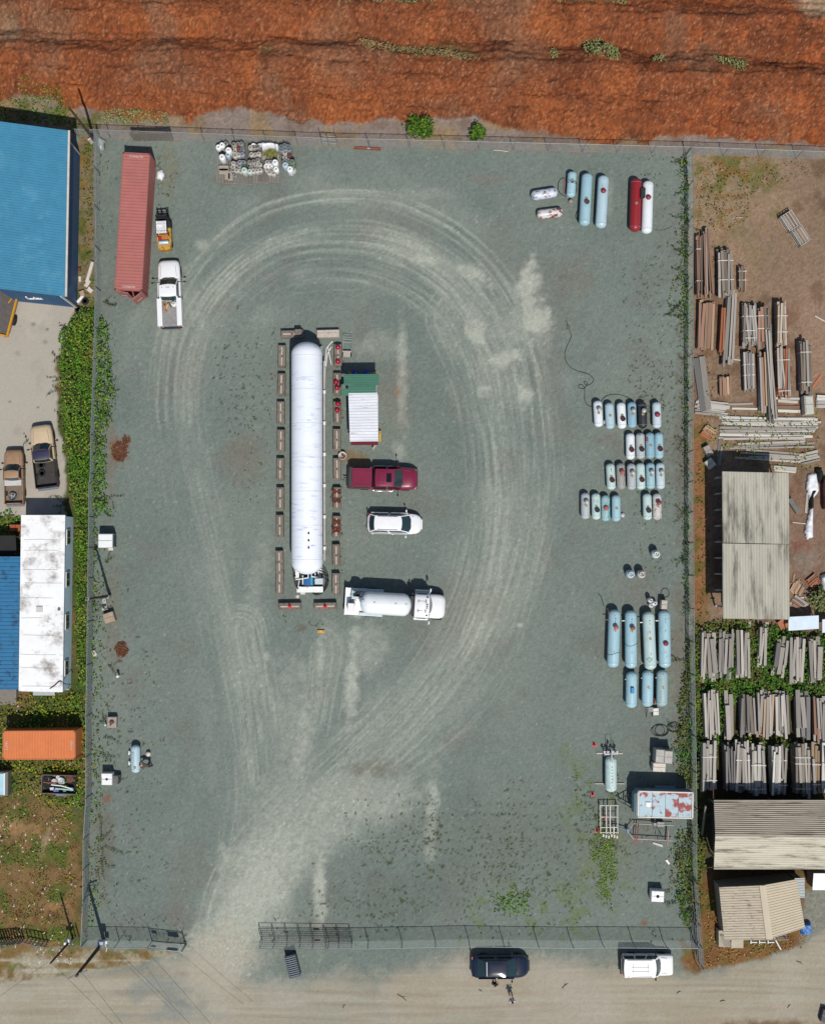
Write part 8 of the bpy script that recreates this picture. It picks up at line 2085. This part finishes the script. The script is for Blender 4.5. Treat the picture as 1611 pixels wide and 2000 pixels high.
def cage(lb, p_, rz, w, d):
 x, y = at(p_[0], p_[1], .8); r_ = thing('wire_crate', lb, 'crate', (x, y, 0), rz, 'pallet crates on dry grass')
 mb = MB()
 for k in range(5):
  for z_ in (.1, .8): mb.box((-w / 2 + w * k / 4, 0, z_), (.07, d, .05))
 for s in (-1, 1):
  for z_ in (.1, .45, .8): mb.box((0, s * d / 2, z_), (w, .05, .07)); mb.box((s * w / 2, 0, z_), (.05, d, .07))
  for t in (-1, 1): mb.box((s * w / 2, t * d / 2, .45), (.08, .08, .85))
 mb.build('frame', WOOD['g'], r_)
 for k in range(4): plank(r_, 'gbrg'[k], (-w * .35 + k * w * .23, 0, .72), (w * .2, d * .9, .05), 0)
cage('larger grey slatted crate on the dry grass', (1543, 431), 32, 1.1, 1.5)
cage('smaller slatted crate with a red board on the dry grass', (1564, 460), 32, 1.0, 1.5)
draped('black_white_sheeting', 'long crumpled strip of white sheeting on the soil east of the open shed', 'plastic sheet', [(1578, 925), (1596, 922), (1602, 958), (1590, 974), (1590, 1000), (1589, 1050), (1576, 1054), (1570, 1040), (1582, 990), (1578, 966), (1573, 950)], .35, M_TARP, 31, .3)
draped('black_sheeting', 'black plastic sheeting crumpled over the white strip', 'plastic sheet', [(1585, 956), (1601, 955), (1592, 968), (1592, 990), (1588, 998), (1582, 992), (1582, 972)], .62, M_TARPK, 32, .25)
draped('black_sheeting', 'black plastic sheeting beside the splintered board heap', 'plastic sheet', [(1592, 912), (1606, 912), (1611, 930), (1604, 944), (1596, 938)], .5, M_TARPK, 33, .4)
draped('white_sheeting', 'white sheeting heap by the frame edge near the grey bush', 'plastic sheet', [(1604, 1124), (1640, 1112), (1640, 1180), (1612, 1176), (1604, 1150)], .7, M_TARP, 34, .4)
for i, bx in enumerate(((1539, 1203, 1598, 1232), (1605, 1208, 1640, 1236))):
 q = [Vector((*at(*p_, 1.5), 1.5)) for p_ in ((bx[0], bx[1] + 2), (bx[2], bx[1] - 1), (bx[2], bx[3] - 4), (bx[0], bx[3]))]; c0 = sum(q, Vector()) / 4; c0.z = 0
 r_ = thing('blue_white_roof', ['pale blue-white flat roof sheet beside the open shed corner', 'second pale blue roof sheet cut by the frame edge'][i], 'lean-to', c0)
 mb = MB(); mb.sheet([p_ - c0 for p_ in q[::-1]], .06); mb.build('roof_sheet', M('ice white sheet', (216, 232, 242), .55, 0, .08, 1.2, dirt=((120, 160, 186), .22, 1.5)), r_)
 mb = MB()
 for p_ in q: v = p_ - c0; mb.cyl((v.x * .93, v.y * .9, 0), (v.x * .93, v.y * .9, 1.43), .05, n=6)
 mb.build('post', WOOD['d'], r_)
x, y = at(1531, 1218, .5); r_ = thing('rust_sheet', 'orange-red rusty sheet leaning behind the open shed', 'sheet', (x, y, 0), 20); mb = MB(); mb.sheet([(-.4, -.5, .3), (.5, -.4, .25), (.4, .6, .6), (-.6, .3, .6)], .03); mb.build('panel', M('sheet rust', (170, 104, 74), .8, 0, .15, 3), r_)
x, y = at(1609, 1000, .6); simple_box('maroon_crate', 'dark maroon box cut by the frame edge', 'box', (1615, 965), (.5, 2.6, .9), 0, M('maroon box', (92, 22, 40), .5))
x, y = at(1622, 1968, .6); simple_box('dark_box', 'dark purple-grey box at the lower frame corner', 'box', (1612, 1985), (.7, 1.1, .6), -14, M('dark purple', (58, 52, 66), .6))
# ================================================================ boxes, frames and people
def fan_detail(r_, d):
 mb = MB(); mb.lathe([(.001, d[2] + .03), (.1, d[2] + .05), (.14, d[2] + .02)], n=14); mb.build('fan', M_BLACK, r_)
 for s in (-1, 1): mb = MB(); mb.box((s * d[0] * .22, 0, d[2] + .012), (.03, d[1] * .9, .02)); mb.build('rib', M_GALV, r_)
M_APPL = M('white enamel', (240, 240, 238), .45, 0, .05, 3, dirt=((176, 172, 166), .18, 3)); M_CABG = M('dark green side', (60, 84, 80), .6)
def feet(mt=M_TRIM):
 def f(r_, d):
  mb = MB(); mb.cbox((d[0] * .52, 0, d[2] * .45), (.06, d[1] * .9, d[2] * .8), .01); mb.build('side_panel', M_CABG, r_)
  mb = MB(); mb.box((.2, -d[1] * .62, .12), (.4, .22, .16)); mb.build('step', M_TRIM, r_)
 return f
simple_box('white_cabinet', 'white cabinet with a dark side standing by the hedge-side fence', 'cabinet', (206, 1056), (1.25, 1.2, 1.45), 0, M_APPL, 0, .06, feet())
def wash(r_, d):
 mb = MB(); mb.lathe([(.001, d[2] + .02), (.1, d[2] + .02), (.12, d[2])], n=12); mb.build('dial', M_LIDIN, r_)
 mb = MB(); mb.box((0, d[1] * .36, d[2] + .03), (d[0] * .96, d[1] * .26, .06)); mb.build('control_panel', M_APPL, r_)
simple_box('white_appliance', 'white appliance with a round dial near the overgrown plot fence', 'appliance', (209, 1522), (.92, 1.0, 1.1), 0, M_APPL, 0, .04, wash)
x, y = at(226, 1522, .8); r_ = thing('plastic_scrap', 'dark grey seat-like scrap beside the white appliance', 'scrap', (x, y, 0), -6); mb = MB(); mb.cbox((0, 0, .5), (.7, .7, .5), .1); mb.box((.1, 0, .15), (.5, .5, .3)); mb.build('cushion', M('worn grey plastic', (96, 96, 96), .6, 0, .2, 4), r_); mb = MB(); mb.box((.3, -.1, .8), (.1, .5, .3)); mb.build('headrest', M_BLK, r_)
simple_box('ventilator_box', 'white ventilator box with a dark round fan near the front fence', 'ventilator', (1284, 1751), (1.1, .95, 1.05), -3, M_APPL, 0, .05, fan_detail)
simple_box('wooden_crate', 'grey-brown wooden crate tilted beside the slim pole', 'crate', (213, 1206), (.95, .85, .7), 18, M('crate wood', (172, 152, 130), .85, 0, .15, 3, dirt=((96, 80, 68), .26, 4)), 0, .03)
x, y = at(204, 1181, .1); r_ = thing('sheet_scrap', 'pale sheet metal scrap lying below the slim pole', 'scrap', (x, y, .02), 8); mb = MB(); mb.sheet([(-.25, -.55, .1), (.25, -.5, .1), (.2, .55, .15), (-.2, .55, .1)], .03); mb.build('panel', M_GALV, r_); mb = MB(); mb.box((0, -.05, .14), (.4, .25, .05)); mb.build('dark_patch', M_BLK, r_)
def motor(r_, d): mb = MB(); mb.ball((0, .05, d[2] + .03), (.22, .2, .12), 10, 6); mb.cyl((-.1, -.2, d[2]), (-.1, -.2, d[2] + .1), .08); mb.build('rusty_motor', M_RUST, r_)
simple_box('motor_plinth', 'square grey concrete plinth with a rusty motor on top', 'plinth', (219, 1411), (.8, .95, .7), 0, M('base concrete', (164, 154, 146), .9, 0, .12, 3), 0, .03, motor)
for lb, p_, r0, h0, mt_ in (('white cap on a short post on the gravel, near a faint ring', (230, 1321), .1, .8, M_WHITE), ('small white post beside the concrete base with the motor', (206, 1416), .07, .5, M_WHITE), ('small white bucket standing behind the bending person', (290, 1473), .16, .35, M_WHITE)):
 x, y = at(*p_, h0); r_ = thing('marker_post' if 'bucket' not in lb else 'white_pail', lb, 'post' if 'bucket' not in lb else 'bucket', (x, y, 0)); mb = MB(); mb.cyl((0, 0, 0), (0, 0, h0), r0 * .8, r0, n=10); mb.build('body', mt_, r_); mb = MB(); mb.lathe([(r0 * 1.3, h0), (r0 * 1.3, h0 + .03), (.001, h0 + .06)], n=12); mb.build('top_disc', M_TRIM if 'bucket' in lb else M_WHITE, r_)
x, y = at(254, 1331, .02); r_ = thing('red_ring', 'thin reddish ring of wire lying on the gravel', 'ring', (x, y, .02)); mb = MB(); mb.tube([(.22 * math.cos(a), .22 * math.sin(a), .02) for a in np.linspace(0, 6.28, 17)[:-1]], .018, 5, True); mb.build('wire', M('red wire', (150, 96, 92), .7), r_); mb = MB(); mb.ball((.22, 0, .03), .03, 6, 4); mb.build('tie', M_STEEL, r_)
M_ZN = M('dull zinc', (176, 172, 166), .6, .1, .14, 2, dirt=((128, 122, 116), .3, 2.5))
simple_box('steel_cabinet', 'tall grey cabinet with worn lid near the cable coils, western one', 'cabinet', (1288.5, 1477), (.75, 1.15, 1.6), -4, M_ZN)
simple_box('steel_cabinet', 'tall grey cabinet with worn lid near the cable coils, eastern one', 'cabinet', (1305, 1479), (.7, 1.1, 1.55), -4, M_ZN)
simple_box('rusty_lid_box', 'low box with a rusty stained white lid below the grey cabinets', 'box', (1287, 1499), (1.1, .75, 1.0), -3, M('stained lid', (212, 204, 192), .6, 0, .1, 2, dirt=((168, 116, 90), .36, 2.5)))
simple_box('grey_box', 'grey box with a crossed lid at the head of the long blue tanks', 'box', (1297, 1181), (.52, .8, 1.0), -4, M('box lid', (190, 180, 168), .7, 0, .1, 3))
simple_box('white_board_box', 'white square box lid on the gravel below the medium tanks', 'box', (1280.5, 1390), (.5, .62, .5), 3, M('plain white', (226, 222, 214), .6))
x, y = at(1267, 1392, .3); r_ = thing('dark_stand', 'dark steel stand beside the white square box', 'stand', (x, y, 0)); mb = MB(); mb.box((.1, .3, .55), (.4, .4, .05)); mb.build('plate', M_STEEL, r_)
for sx in (-.2, .3): mb = MB(); mb.tube([(sx, -.4, 0), (sx, .3, .5)], .025, 5); mb.build('leg', M_BLK, r_)
x, y = at(1281, 1368, .3); simple_box('rusty_can', 'rust-red can between the two eastern medium tanks', 'can', (1280, 1369), (.24, .5, .5), 0, M('rust red can', (150, 92, 80), .7))
loose_hose('coil of black cable on the gravel, western of two coils', [(1284 + 13 * math.cos(a) * (1 + .14 * math.sin(a * .7)) + a * .35, 1428 + 11 * math.sin(a) * (1 + .1 * math.cos(a * .6)) - 2) for a in np.linspace(.5, 28, 44)], .02, 3)
loose_hose('coil of black cable on the gravel, eastern of two coils', [(1316 + 12 * math.cos(a) * (1 + .2 * math.sin(a * .63)), 1420 + 9 * math.sin(a) * (1 + .2 * math.cos(a * .5))) for a in np.linspace(0, 26, 40)], .02, 3)
loose_hose('ring of black hose beside the grey box', [(1298 + 8 * math.cos(a), 1158 + 9 * math.sin(a)) for a in np.linspace(1.2, 9, 16)], .02, 3)
rt_, t_ = tank('small mint tank with dark ticks and a pipe manifold at its head', (1192.5, 1512), 3.1, 1.02, 0, 'mint', 'none', None, 1.2, 'tank on skids', .3)
mb = MB()
for k in range(7): mb.box((.02, .7 - k * .27, t_ + .004), (.05, .12, .012), rz=.4)
mb.build('tick_mark', M_DARK, rt_)
mb = MB(); mb.tube([(0, 1.0, t_), (0, 2.2, t_ + .05), (0, 2.3, .6)], .05, 6)
for z_ in (.4, .7, .95): mb.tube([(-.55, 1.75, z_), (.6, 1.8, z_)], .045, 6)
for sx in (-.5, -.2, .2, .5): mb.tube([(sx, 1.8, .1), (sx, 2.0, 1.05)], .045, 6)
mb.box((-.1, 1.55, .3), (.9, .12, .15)); mb.build('manifold', M_WHITE, rt_)
for sx in (-.55, -.25, .2, .55): mb = MB(); mb.cbox((sx, 1.95, .8), (.18, .2, .2), .03); mb.build('valve', M_TRIM, rt_)
mb = MB(); mb.box((0, 1.7, .06), (2.3, .12, .1)); mb.build('skid', WOOD['l'], rt_)
mb = MB(); mb.box((0, -.95, .06), (2.6, .12, .1)); mb.build('skid', WOOD['l'], rt_)
mb = MB(); mb.tube([(-.3, 2.1, .1), (-.25, 2.9, .9), (.25, 2.9, .9), (.3, 2.1, .1)], .025, 5); mb.build('handle_frame', M_BLK, rt_)
x, y = at(1189, 1599, .7); r_ = thing('pipe_rack', 'white pipe rack frame standing on gravel below the small mint tank', 'rack', (x, y, 0), 0)
M_PW = M('chalky white pipe', (220, 212, 204), .55, 0, .06, 3)
for sx in (-.75, .75): mb = MB(); mb.tube([(sx, -1.3, .7), (sx, 1.2, .7)], .04, 6); mb.build('side_rail', M_PW, r_)
for yy in (-1.2, -.75, .15, 1.15): mb = MB(); mb.tube([(-.75, yy, .7), (.75, yy, .7)], .04, 6); mb.build('cross_bar', M_PW, r_)
for sx in (-.25, .08): mb = MB(); mb.tube([(sx, -1.3, .8), (sx, 1.2, .8)], .055, 6); mb.build('pipe', M_PW, r_)
mb = MB(); mb.tube([(.4, -1.35, .75), (.4, -.65, .75)], .07, 6); mb.build('pipe', M_PW, r_)
for sx in (-.75, .75):
 for yy in (-1.2, 1.15): mb = MB(); mb.cyl((sx, yy, 0), (sx, yy, .8), .05, n=6); mb.build('leg', M_PW, r_)
for k in range(6): mb = MB(); mb.cbox((-.5 + k * .24, -1.48 - .06 * (k % 3), .6), (.14, .26, .16), .03); mb.build('nozzle', M_PW, r_)
x, y = at(1270, 1625, .5); r_ = thing('trailer_frame', 'bare trailer chassis frame lying below the rust-roofed trailer', 'trailer frame', (x, y, 0), -3)
for s in (-1, 1): mb = MB(); mb.tube([(-2.0, 0, .5), (-1.5, s * .66, .5), (2.0, s * .66, .5)], .05, 6); mb.build('rail', M('pale frame steel', (176, 166, 158), .6), r_)
for xx in (-1.35, -1.15): mb = MB(); mb.tube([(xx, -.66, .55), (xx + .04, .66, .55)], .045, 6); mb.build('cross_bar', M('red oxide bar', (120, 74, 70), .8), r_)
mb = MB(); mb.tube([(1.5, -1.1, .6), (1.55, .3, .6)], .07, 6); mb.build('axle', M('pink oxide', (176, 140, 130), .7), r_)
mb = MB(); mb.tube([(-3.6, .28, .4), (-2.7, .2, .5), (-2.0, 0, .5)], .05, 6); mb.cbox((-2.0, 0, .58), (.26, .4, .18), .04); mb.build('coupling', M('blue grey hitch', (110, 132, 162), .5), r_)
mb = MB(); mb.cbox((.3, .72, .55), (.3, .3, .4), .03); mb.box((.85, .7, .35), (.6, .4, .3)); mb.build('axle_box', M_STEEL, r_)
mb = MB(); mb.loft([[(.3, -1.1, .06), (.3, -1.0, .02), (1.2, -1.2, .02), (1.2, -1.35, .06)], [(.3, -1.1, .12), (.35, -.95, .1), (1.15, -1.15, .1), (1.2, -1.35, .12)]], smooth=False); mb.build('mudguard', M_TRIM, r_)
mb = MB(); mb.tube([(.6, -.55, .5), (.7, .1, .75), (1.1, -.5, .5)], .04, 6); mb.build('a_frame', M_BLK, r_)
x, y = at(571, 1888, 1.0); r_ = thing('slatted_bin', 'dark blue-grey slatted bin standing outside the sliding gate', 'bin', (x, y, 0), 14)
M_BIN = M('bin steel', (66, 78, 88), .55, 0, .12, 3)
for s in (-1, 1): mb = MB(); mb.box((s * .47, 0, .5), (.05, 1.85, 1.0)); mb.build('side', M_BIN, r_)
for s in (-1, 1): mb = MB(); mb.box((0, s * .93, .5), (.9, .05, 1.0)); mb.build('end', M_BIN, r_)
mb = MB(); mb.box((0, 0, .8), (.88, 1.8, .05)); mb.build('inner_deck', M_BLK, r_)
sl = MB(); sl.cbox((0, 0, .98), (.86, .11, .05), .015); o_ = None
for k in range(10): yy = -.82 + k * .18; o_ = sl.build('slat', M('bin slat', (92, 106, 116), .5), r_, (0, yy, 0)) if o_ is None else part_copy(o_, r_, (0, yy, 0))
for lb, p_, rz in (('black tyre lying flat in the weeds by the warehouse wall', (166.5, 588), 0), ('wheel with bright spoked rim at the warehouse corner', (153, 604), 0)):
 x, y = at(*p_, .2); r_ = thing('spare_tyre', lb, 'tyre', (x, y, 0)); mb = MB(); mb.lathe([(.18, .02), (.3, 0), (.34, .1), (.3, .22), (.19, .2)], n=18); mb.build('tyre', M_TYRE, r_); mb = MB(); mb.lathe([(.001, .14), (.06, .16), (.17, .1), (.18, .2)], n=14); mb.build('rim', M_RIM if 'bright' in lb else M_BLK, r_)
for i, (lb, p_, d, rz, mt_) in enumerate((('long pale slab standing on edge against the fence line', (176, 531), (.3, 1.9, .35), -16, M_TRIM), ('broken pale slab in the weeds below the long one', (171, 553), (.35, .7, .25), -30, M_TRIM), ('tan block in the weeds by the warehouse', (161, 573), (.45, .5, .35), 20, M('tan rubble', (176, 148, 124), .9)), ('pale chunk of rubble nearest the black tyre', (176, 566), (.4, .5, .3), 50, M_TRIM), ('long white scrap leaning beside the black tyre', (157, 584), (.25, .8, .3), -40, M_WHITE), ('small brick-red box by the warehouse wall', (155.5, 525), (.3, .3, .25), 10, M_RUST), ('pale offcut near the brick-red box', (156, 544), (.25, .5, .2), 5, M_TRIM), ('short white plank on the gravel near the cable of the bramble', (1304, 1684), (.2, .5, .12), 40, M_WHITE), ('pale brown rubble scrap by the overgrown fence', (184, 1276), (.4, .5, .25), 30, M_TRIM))):
 x, y = at(*p_, .2); r_ = thing('rubble_piece', lb, 'rubble', (x, y, 0), rz); mb = MB(); mb.cbox((0, 0, d[2] / 2), d, .06); mb.build('chunk', mt_, r_); mb = MB(); mb.cbox((d[0] * .3, d[1] * .3, d[2]), (d[0] * .4, d[1] * .3, .06), .02); mb.build('flake', mt_, r_)
for i, (p_, L_, a) in enumerate((((785, 1948), 1.0, -35), ((1103, 1925), .7, 40), ((1560, 1880), .6, -30), ((938, 1935), .3, -30), ((1325, 1938), .4, 30), ((672, 1965), .4, 60), ((1410, 1955), .5, 10), ((1540, 1965), .4, 50))):
 x, y = at(*p_); r_ = thing('fallen_branch', 'thin dry branch lying on the dirt road, ' + ['forked, midway below the front fence', 'short, east of the standing person', 'near the deck steps of the small house', 'just south-west of the dark car', 'below the boxy white wagon', 'upright sliver below the slatted bin', 'below the house grass corner', 'near the reddish litter'][i], 'branch', (x, y, .02), a)
 mb = MB(); mb.tube([(-L_ / 2, 0, 0), (0, .04, .03), (L_ / 2, -.02, .02)], [.03, .025, .012], 5); mb.build('stem', M_POLE, r_); mb = MB(); mb.tube([(0, .04, .03), (L_ * .2, L_ * .25, .05)], .014, 4); mb.build('twig', M_POLE, r_)
SKIN = M('skin', (206, 168, 146), .6, 0, .04, 8)
def person(label, pos, rz, J, top, legs, hairc, shoe=(50, 46, 44)):
 """one continuous skinned body; J holds joint positions (x forward, y to the left, z up)"""
 names = list(J); idx = {n: i for i, n in enumerate(names)}
 V = [J[n][0] for n in names]; rad = [J[n][1] for n in names]; E = [(idx[n], idx[J[n][2]]) for n in names if J[n][2]]
 for s in 'lr':                                   # five fingers on each hand
  h = Vector(J['hand_' + s][0]); w = Vector(J['wrist_' + s][0]); d = (h - w).normalized(); sd = d.cross(Vector((0, 0, 1)));
  if sd.length < .2: sd = d.cross(Vector((1, 0, 0)))
  sd.normalize(); dn = sd.cross(d) * -1
  hi = idx['hand_' + s]
  for k, (o, L_) in enumerate(((-.034, .06), (-.012, .075), (.012, .08), (.034, .07), (.05, .055))):
   b = h + sd * o + (d * -.02 if k == 4 else d * .01); m = b + d * L_ * .5 + (sd * .025 if k == 4 else Vector()); t = b + d * L_ + dn * -.02 + (sd * .03 if k == 4 else Vector())
   V += [b, m, t]; rad += [.011, .009, .008]; n = len(V); E += [(hi, n - 3), (n - 3, n - 2), (n - 2, n - 1)]
 me = bpy.data.meshes.new('body'); me.from_pydata([tuple(v) for v in V], E, [])
 o = bpy.data.objects.new('tmp', me); col.objects.link(o)
 sk = o.modifiers.new('skin', 'SKIN'); sk.use_smooth_shade = True
 for i, v in enumerate(me.skin_vertices[0].data): v.radius = (rad[i], rad[i]); v.use_root = (i == idx['pelvis'])
 sb = o.modifiers.new('smooth', 'SUBSURF'); sb.levels = 1; sb.render_levels = 1
 dg = bpy.context.evaluated_depsgraph_get(); dg.update()
 bm_ = bpy.data.meshes.new_from_object(o.evaluated_get(dg)); bpy.data.objects.remove(o)
 bm_.materials.clear()
 mt = lambda nm, c_: M('cloth %s %d' % (nm, hash(c_) % 9999), c_, .85, 0, .08, 6)
 for m_ in (SKIN, mt('top', top), mt('legs', legs), mt('shoe', shoe)): bm_.materials.append(m_)
 reg = {'pelvis': 2, 'spine': 1, 'chest': 1, 'neck': 0, 'head': 0, 'crown': 0, 'shoulder_l': 1, 'shoulder_r': 1, 'elbow_l': 1, 'elbow_r': 1, 'wrist_l': 0, 'wrist_r': 0, 'hand_l': 0, 'hand_r': 0, 'hip_l': 2, 'hip_r': 2, 'knee_l': 2, 'knee_r': 2, 'ankle_l': 2, 'ankle_r': 2, 'toe_l': 3, 'toe_r': 3}
 pts = [Vector(J[n][0]) for n in names]
 for p_ in bm_.polygons:
  c_ = p_.center; k = min(range(len(pts)), key=lambda i: (pts[i] - c_).length / (.5 + rad[i] * 4)); p_.material_index = reg[names[k]]; p_.use_smooth = True
 r_ = thing('person', label, 'person', pos, rz)
 b_ = obj('body', bm_, None, r_)
 h = Vector(J['head'][0]); cr = Vector(J['crown'][0]); up_ = (cr - h).normalized(); f = Vector((up_.z, 0, -up_.x))
 mb = MB(); mb.ball(h + up_ * .085 - f * .015, (.104, .098, .085), 12, 8); mb.build('hair', M('hair %d' % (hairc[0]), hairc, .7), r_)
 mb = MB(); mb.ball(h + f * .10 + up_ * .01, (.022, .016, .028), 8, 5); mb.build('nose', SKIN, b_)
 for s in (-1, 1):
  mb = MB(); mb.ball(h + f * .088 + Vector((0, s * .035, 0)) + up_ * .045, .013, 8, 5); mb.build('eye', M_BLK, b_)
  mb = MB(); mb.ball(h + Vector((0, s * .088, 0)) + up_ * .02, (.03, .014, .036), 8, 5); mb.build('ear', SKIN, b_)
 mb = MB(); mb.ball(h + f * .088 - up_ * .045, (.01, .028, .009), 8, 4); mb.build('mouth', M('lips', (150, 84, 80), .6), b_)
 return r_
def standing(al=0.0, ar=0.0):
 J = {'pelvis': ((0, 0, .96), .14, None), 'spine': ((0, 0, 1.14), .135, 'pelvis'), 'chest': ((0, 0, 1.34), .15, 'spine'), 'neck': ((.0, 0, 1.50), .058, 'chest'), 'head': ((.02, 0, 1.60), .088, 'neck'), 'crown': ((.02, 0, 1.70), .075, 'head')}
 for s, g, a in (('l', 1, al), ('r', -1, ar)):
  J['shoulder_' + s] = ((0, g * .18, 1.42), .066, 'chest'); J['elbow_' + s] = ((-.02 + .06 * a, g * .26, 1.14), .046, 'shoulder_' + s)
  J['wrist_' + s] = ((.08 + .22 * a, g * (.27 - .1 * a), .92 + .24 * a), .032, 'elbow_' + s); J['hand_' + s] = ((.11 + .28 * a, g * (.27 - .13 * a), .84 + .34 * a), .036, 'wrist_' + s)
  J['hip_' + s] = ((0, g * .10, .88), .10, 'pelvis'); J['knee_' + s] = ((.02, g * .11, .50), .066, 'hip_' + s); J['ankle_' + s] = ((-.02, g * .11, .09), .046, 'knee_' + s); J['toe_' + s] = ((.14, g * .12, .045), .042, 'ankle_' + s)
 return J
x, y = at(998, 1946); person('person in white shirt and blue jeans standing on the road near the dark car', (x, y, 0), 98, standing(1, .9), (232, 232, 234), (72, 90, 128), (30, 26, 24))
x, y = at(964.5, 1913.5); person('person in black clothes standing close against the side of the dark car', (x, y, 0), 80, standing(.4, .4), (36, 32, 32), (40, 36, 36), (34, 26, 22))
J = {'pelvis': ((-.12, 0, .92), .135, None), 'spine': ((.08, 0, 1.0), .13, 'pelvis'), 'chest': ((.30, 0, 1.03), .15, 'spine'), 'neck': ((.46, 0, 1.03), .058, 'chest'), 'head': ((.56, 0, 1.0), .088, 'neck'), 'crown': ((.66, 0, .98), .075, 'head')}
for s, g in (('l', 1), ('r', -1)):
 J['shoulder_' + s] = ((.38, g * .18, 1.02), .066, 'chest'); J['elbow_' + s] = ((.52, g * .24, .82), .046, 'shoulder_' + s); J['wrist_' + s] = ((.72, g * .2, .72), .032, 'elbow_' + s); J['hand_' + s] = ((.79, g * .18, .70), .036, 'wrist_' + s)
 J['hip_' + s] = ((-.14, g * .10, .85), .10, 'pelvis'); J['knee_' + s] = ((-.04 - .1 * g, g * .12, .48), .066, 'hip_' + s); J['ankle_' + s] = ((-.16 - .14 * g, g * .12, .09), .046, 'knee_' + s); J['toe_' + s] = ((0 - .14 * g, g * .13, .045), .042, 'ankle_' + s)
x, y = at(293, 1492); person('person in brown jacket bending over the small blue tank', (x, y, 0), 175, J, (86, 70, 64), (54, 50, 58), (128, 44, 44))
rt_, t_ = tank('small blue tank beside the bending person, away from all other tanks', (265.5, 1482), 2.45, .82, 1, 'paleblue', 'none', None, -.7, 'tank being serviced', .2)
for yy in (-.4, .5): mb = MB(); mb.tube([(-.38, yy, .45), (-.62, yy, .4)], .04, 6); mb.cbox((-.62, yy - .02, .36), (.12, .34, .1), .02); mb.build('side_bracket', M_WHITE, rt_)
mb = MB()
for k in range(6): mb.box((-.14 + .03 * (k % 2), .6 - k * .22, t_ - .01), (.05, .05, .02))
mb.build('fitting', M_DARK, rt_)
# ================================================================ far-apart pieces of a part become parts of their own
def _pieces(me):
 n = len(me.vertices)
 co = np.empty(n * 3, np.float32); me.vertices.foreach_get('co', co); co = co.reshape(n, 3)
 par = np.arange(n)
 key = np.unique(np.round(co, 4), axis=0, return_inverse=True)[1].ravel()
 ed = np.empty(len(me.edges) * 2, np.int32); me.edges.foreach_get('vertices', ed); ed = ed.reshape(-1, 2)
 lab = key.copy()
 a, b = key[ed[:, 0]], key[ed[:, 1]]
 L_ = np.arange(key.max() + 1)
 while True:
  m = np.minimum(L_[a], L_[b]); o = L_.copy(); np.minimum.at(L_, a, m); np.minimum.at(L_, b, m); L_ = L_[L_]
  if (o == L_).all(): break
 isl = np.unique(L_[key], return_inverse=True)[1].ravel(); k = isl.max() + 1
 if k < 2 or k > 400: return None
 lo = np.full((k, 3), 1e9); hi = -lo; np.minimum.at(lo, isl, co); np.maximum.at(hi, isl, co)
 size = (hi - lo).max(1); gap = np.maximum(0, np.maximum(lo[:, None] - hi[None], lo[None] - hi[:, None]))
 near = np.sqrt((gap ** 2).sum(2)) <= np.maximum(.02, .5 * np.maximum(size[:, None], size[None]))
 g = np.arange(k)
 while True:
  ng = np.array([g[near[i]].min() for i in range(k)])
  if (ng == g).all(): break
  g = ng
 pc = np.unique(g, return_inverse=True)[1].ravel()
 return None if pc.max() == 0 else pc[isl]
_done = {}
for o in list(col.objects):
 if o.type != 'MESH' or o.get('kind') in ('stuff', 'structure') or o.modifiers or len(o.data.vertices) > 20000 or o.parent is None or o.parent.get('kind'):
  continue
 me = o.data
 if me.name not in _done:
  pv = _pieces(me); _done[me.name] = None
  if pv is not None:
   out = []
   for t in range(pv.max() + 1):
    ids = np.nonzero(pv == t)[0]; mp = {int(v): i for i, v in enumerate(ids)}
    fs = [p_ for p_ in me.polygons if p_.vertices[0] in mp]
    m2 = bpy.data.meshes.new(me.name); m2.from_pydata([tuple(me.vertices[int(i)].co) for i in ids], [], [[mp[v] for v in p_.vertices] for p_ in fs])
    m2.polygons.foreach_set('use_smooth', [p_.use_smooth for p_ in fs]); m2.update()
    for mt_ in me.materials: m2.materials.append(mt_)
    out.append(m2)
   _done[me.name] = out
 ms = _done[me.name]
 if ms:
  o.data = ms[0]; base = o.name.split('.')[0]
  for m2 in ms[1:]:
   c_ = o.copy(); c_.name = base; c_.data = m2; col.objects.link(c_); c_.parent = o.parent
_seen = {}
for o in col.objects:
 if o.get('category') and o.get('label'):
  _seen.setdefault(o['label'], []).append(o.name)
